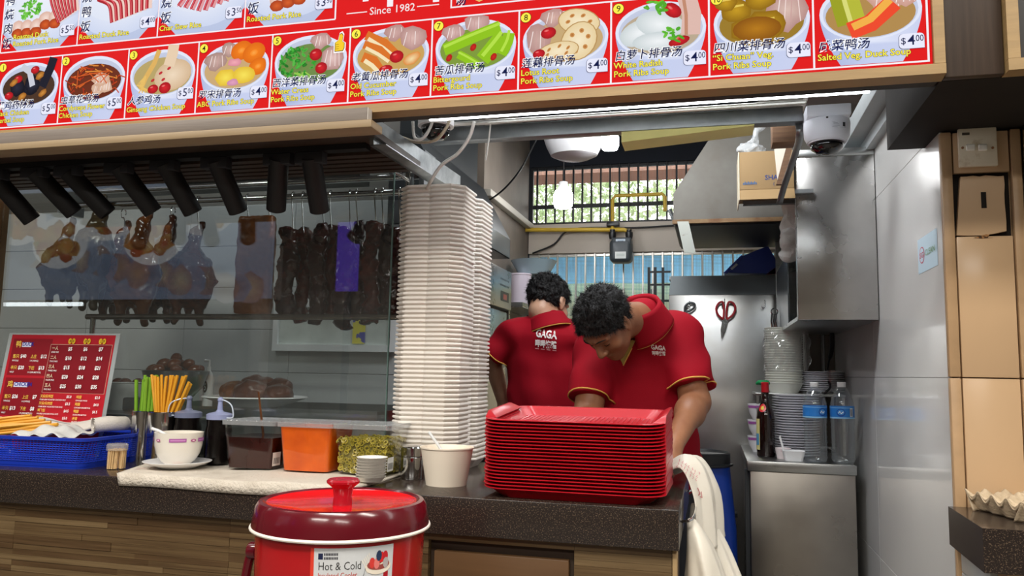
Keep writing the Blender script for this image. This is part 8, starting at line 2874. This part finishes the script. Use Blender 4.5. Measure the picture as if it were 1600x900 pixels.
    trousers(root, hip, (-0.095, 0.095))
    return root


def trousers(root, hip, xs):
    def f(p):
        d = s_ell(p, hip + np.array([0, 0.0, -0.02]), (0.185, 0.135, 0.13))
        for s in xs:
            d = smin(d, s_cap(p, hip + np.array([s, 0, -0.06]), hip + np.array([s * 1.05, -0.01, -0.46]), 0.100, 0.070), 0.03)
            e = hip + np.array([s * 1.05, -0.01, -0.46])
            d = smin(d, s_cap(p, e, np.array([e[0], e[1] + 0.03, 0.10]), 0.070, 0.058), 0.02)
        return d + 0.004 * vnoise(p, 18, 3)
    lo = np.array([hip[0] - 0.24, hip[1] - 0.20, 0.05])
    hi = np.array([hip[0] + 0.24, hip[1] + 0.22, hip[2] + 0.12])
    obj('trousers', sdf(f, lo, hi, 0.011), M_TROUS, root, smooth=True)
    for s in xs:
        c = hip + np.array([s * 1.05, -0.03 if root['label'].startswith('cook in a crimson polo bow') else 0.06, 0])
        def g(p, c=c):
            return smax(s_ell(p, (c[0], c[1], 0.035), (0.048, 0.13, 0.055)), -p[..., 2] + 0.001, 0.004)
        obj('shoe', sdf(g, (c[0] - 0.07, c[1] - 0.15, -0.01), (c[0] + 0.07, c[1] + 0.15, 0.11), 0.009), M_SHOE, root, smooth=True)


# ------------------------------------------------------------------ cook at the back, seen from behind
def cook_back():
    Y0 = 3.36
    nb = V3(px(858, 502, Y=Y0))
    shL = V3(px(803, 522, Y=Y0 + 0.02))       # our left
    shR = V3(px(906, 526, Y=Y0 + 0.06))
    elL = V3(px(768, 560, Y=Y0 + 0.05))
    wrL = V3(px(790, 640, Y=Y0 + 0.16))
    elR = V3(px(925, 590, Y=Y0 + 0.18))
    wrR = V3(px(917, 528, Y=Y0 + 0.30))
    hc = V3(px(857, 474, Y=Y0 + 0.06))
    chest = V3(px(850, 580, Y=Y0 + 0.05))
    hip = np.array([chest[0] + 0.01, Y0 + 0.06, 0.95])
    R = frame((0.42, 0.80, -0.42), (0.10, 0.40, 0.92))
    root = thing('person', 'cook in a crimson polo with his back turned beside the cooking range', 'person', (hip[0], hip[1], 0))

    def body(p):
        d = head_field(p, hc, R, 1.0)
        nk = hc + R @ np.array([0, -0.035, -0.06])
        d = smin(d, s_cap(p, nk, nb + np.array([0, 0.02, -0.03]), 0.056, 0.064), 0.03)
        d = smin(d, s_ell(p, chest, (0.15, 0.09, 0.18)), 0.05)
        d = smin(d, s_cap(p, shR, shL, 0.050, 0.050), 0.05)
        for sh, el, wr in ((shL, elL, wrL), (shR, elR, wrR)):
            d = smin(d, s_cap(p, sh, el, 0.050, 0.042), 0.03)
            d = smin(d, s_cap(p, el, wr, 0.042, 0.027), 0.025)
        d = smin(d, hand_field(p, wrL, (0.3, 0.75, -0.5), (-0.6, -0.2, 0.75), 1, 0.7), 0.012)
        d = smin(d, hand_field(p, wrR, (-0.10, 0.15, 0.95), (0.25, -0.95, 0.1), 1, 0.30), 0.012)
        return d
    lo = np.minimum.reduce([hc - 0.15, wrL - 0.14, elL - 0.1, chest - 0.2])
    hi = np.maximum.reduce([hc + 0.15, wrR + 0.2, elR + 0.1, wrL + 0.14])
    lo[2] = min(lo[2], 1.05)
    obj('body', sdf(body, lo, hi, 0.0046), mat('fair_skin', 'c39a80', 0.45, col2='b0846a', vscale=12, sss=0.06, bump=0.04, bscale=240), root, smooth=True)
    hemL = shL + (elL - shL) * 0.78
    hemR = shR + (elR - shR) * 0.80

    def shirt(p):
        d = s_ell(p, chest + np.array([0, 0, 0.03]), (0.168, 0.118, 0.22))
        d = smin(d, s_ell(p, (chest + hip) / 2, (0.158, 0.118, 0.24)), 0.06)
        d = smin(d, s_ell(p, hip + np.array([0, 0, 0.03]), (0.172, 0.132, 0.20)), 0.06)
        d = smin(d, s_cap(p, shL + np.array([0.02, 0, 0]), shR - np.array([0.02, 0, 0]), 0.070, 0.070), 0.05)
        d = smin(d, s_cap(p, nb + np.array([0, 0.01, -0.06]), nb + np.array([0, 0.01, -0.012]), 0.09, 0.066), 0.05)
        for sh, el, hem in ((shL, elL, hemL), (shR, elR, hemR)):
            ax = unit(el - sh)
            a = s_cap(p, sh, el, 0.070, 0.074)
            a = smax(a, (p - hem) @ ax, 0.004)
            d = smin(d, a, 0.03)
        q = p - chest
        d = d + 0.011 * np.sin(40 * (q[..., 0] + 0.25 * q[..., 2] + 0.02 * vnoise(p, 6, 1))) * np.clip(0.35 - q[..., 2] * 1.6, 0, 1) * 0.8
        d = d + 0.008 * np.sin(38 * (q[..., 2] * 0.8 + q[..., 0]) + 3 * vnoise(p, 7, 7)) * np.clip(np.abs(q[..., 0]) * 7 - 0.5, 0, 1) + 0.004 * vnoise(p, 13, 9)
        d = smax(d, -s_cap(p, nb + np.array([0, 0.02, -0.03]), hc, 0.052, 0.056), 0.006)
        d = smax(d, 0.92 - p[..., 2], 0.004)
        return d
    sm = sdf(shirt, (elL[0] - 0.12, Y0 - 0.17, 0.90), (elR[0] + 0.12, Y0 + 0.32, nb[2] + 0.10), 0.0062)
    sh_o = obj('polo_shirt', sm, M_SHIRT, root, smooth=True)
    bv = BVHTree.FromPolygons([Vector(v) for v in sm.v], sm.f)
    for hem, el, sh in ((hemL, elL, shL), (hemR, elR, shR)):
        ax = Vector(unit(el - sh))
        u_ = ax.orthogonal().normalized()
        w_ = ax.cross(u_)
        ring = []
        for k in range(32):
            a_ = 2 * math.pi * k / 32
            dr = u_ * math.cos(a_) + w_ * math.sin(a_)
            c_ = Vector(hem) - ax * 0.005
            h = bv.ray_cast(c_ + dr * 0.14, -dr, 0.14)
            ring.append((h[0] if h[0] and (h[0] - c_).length < 0.086 else c_ + dr * 0.072) + dr * 0.0005)
        obj('sleeve_piping', MB().tube(ring, 0.0028, 6, closed=True), M_TRIM, sh_o, smooth=True)
    nax = unit(hc + R @ np.array([0, -0.04, -0.06]) - nb)
    cf = collar(nb + np.array([0, 0.012, -0.028]), unit(nax * 0.5 + np.array([0, 0.1, 0.8])), (0.2, 1, 0), 0.068, 0.092, 0.052, 0.30, lap=0.035)
    obj('collar', MB().sheet(cf, 48, 14, 0.003), M_SHIRT, sh_o, smooth=True)
    obj('collar_piping', MB().tube([Vector(cf(k / 48, 1.0)) for k in range(49)], 0.0028, 6), M_TRIM, sh_o, smooth=True)
    hm = hair_mesh(hc, R, -0.070, 0.060, 23)
    hr = obj('hair', hm, M_HAIR, root, smooth=True)
    obj('strands', strands(hm, hc, R, 8000, 2, 0.018), M_HAIR, hr, smooth=None, kind='stuff')
    # lettering on the back
    p = px(853, 530, Y=Y0)
    dr = (p - Vector((0, 0, CAM_H))).normalized()
    h = bv.ray_cast(Vector((0, 0, CAM_H)), dr)
    c0 = h[0] if h[0] else p
    cv = Canvas(mapper(bv, c0, (0.985, 0.0, -0.10), (0.05, 0, 1), (0, -1, 0)), 0.0003)
    cv.text('GAGA', -0.046, 0.006, 0.047, 'f4ecea', weight=0.035, width=0.092)
    cv.text('呷呷烧腊', -0.048, -0.033, 0.033, 'f4ecea', weight=0.035, width=0.094)
    for k in range(4):
        cv.rect(-0.046 + 0.025 * k, -0.045, -0.030 + 0.025 * k, -0.042, 'd89aa0')
        cv.k -= 1
    cv.build('back_print', PRINT, sh_o)
    trousers(root, hip, (-0.09, 0.09))
    return root


cook_front()
cook_back()
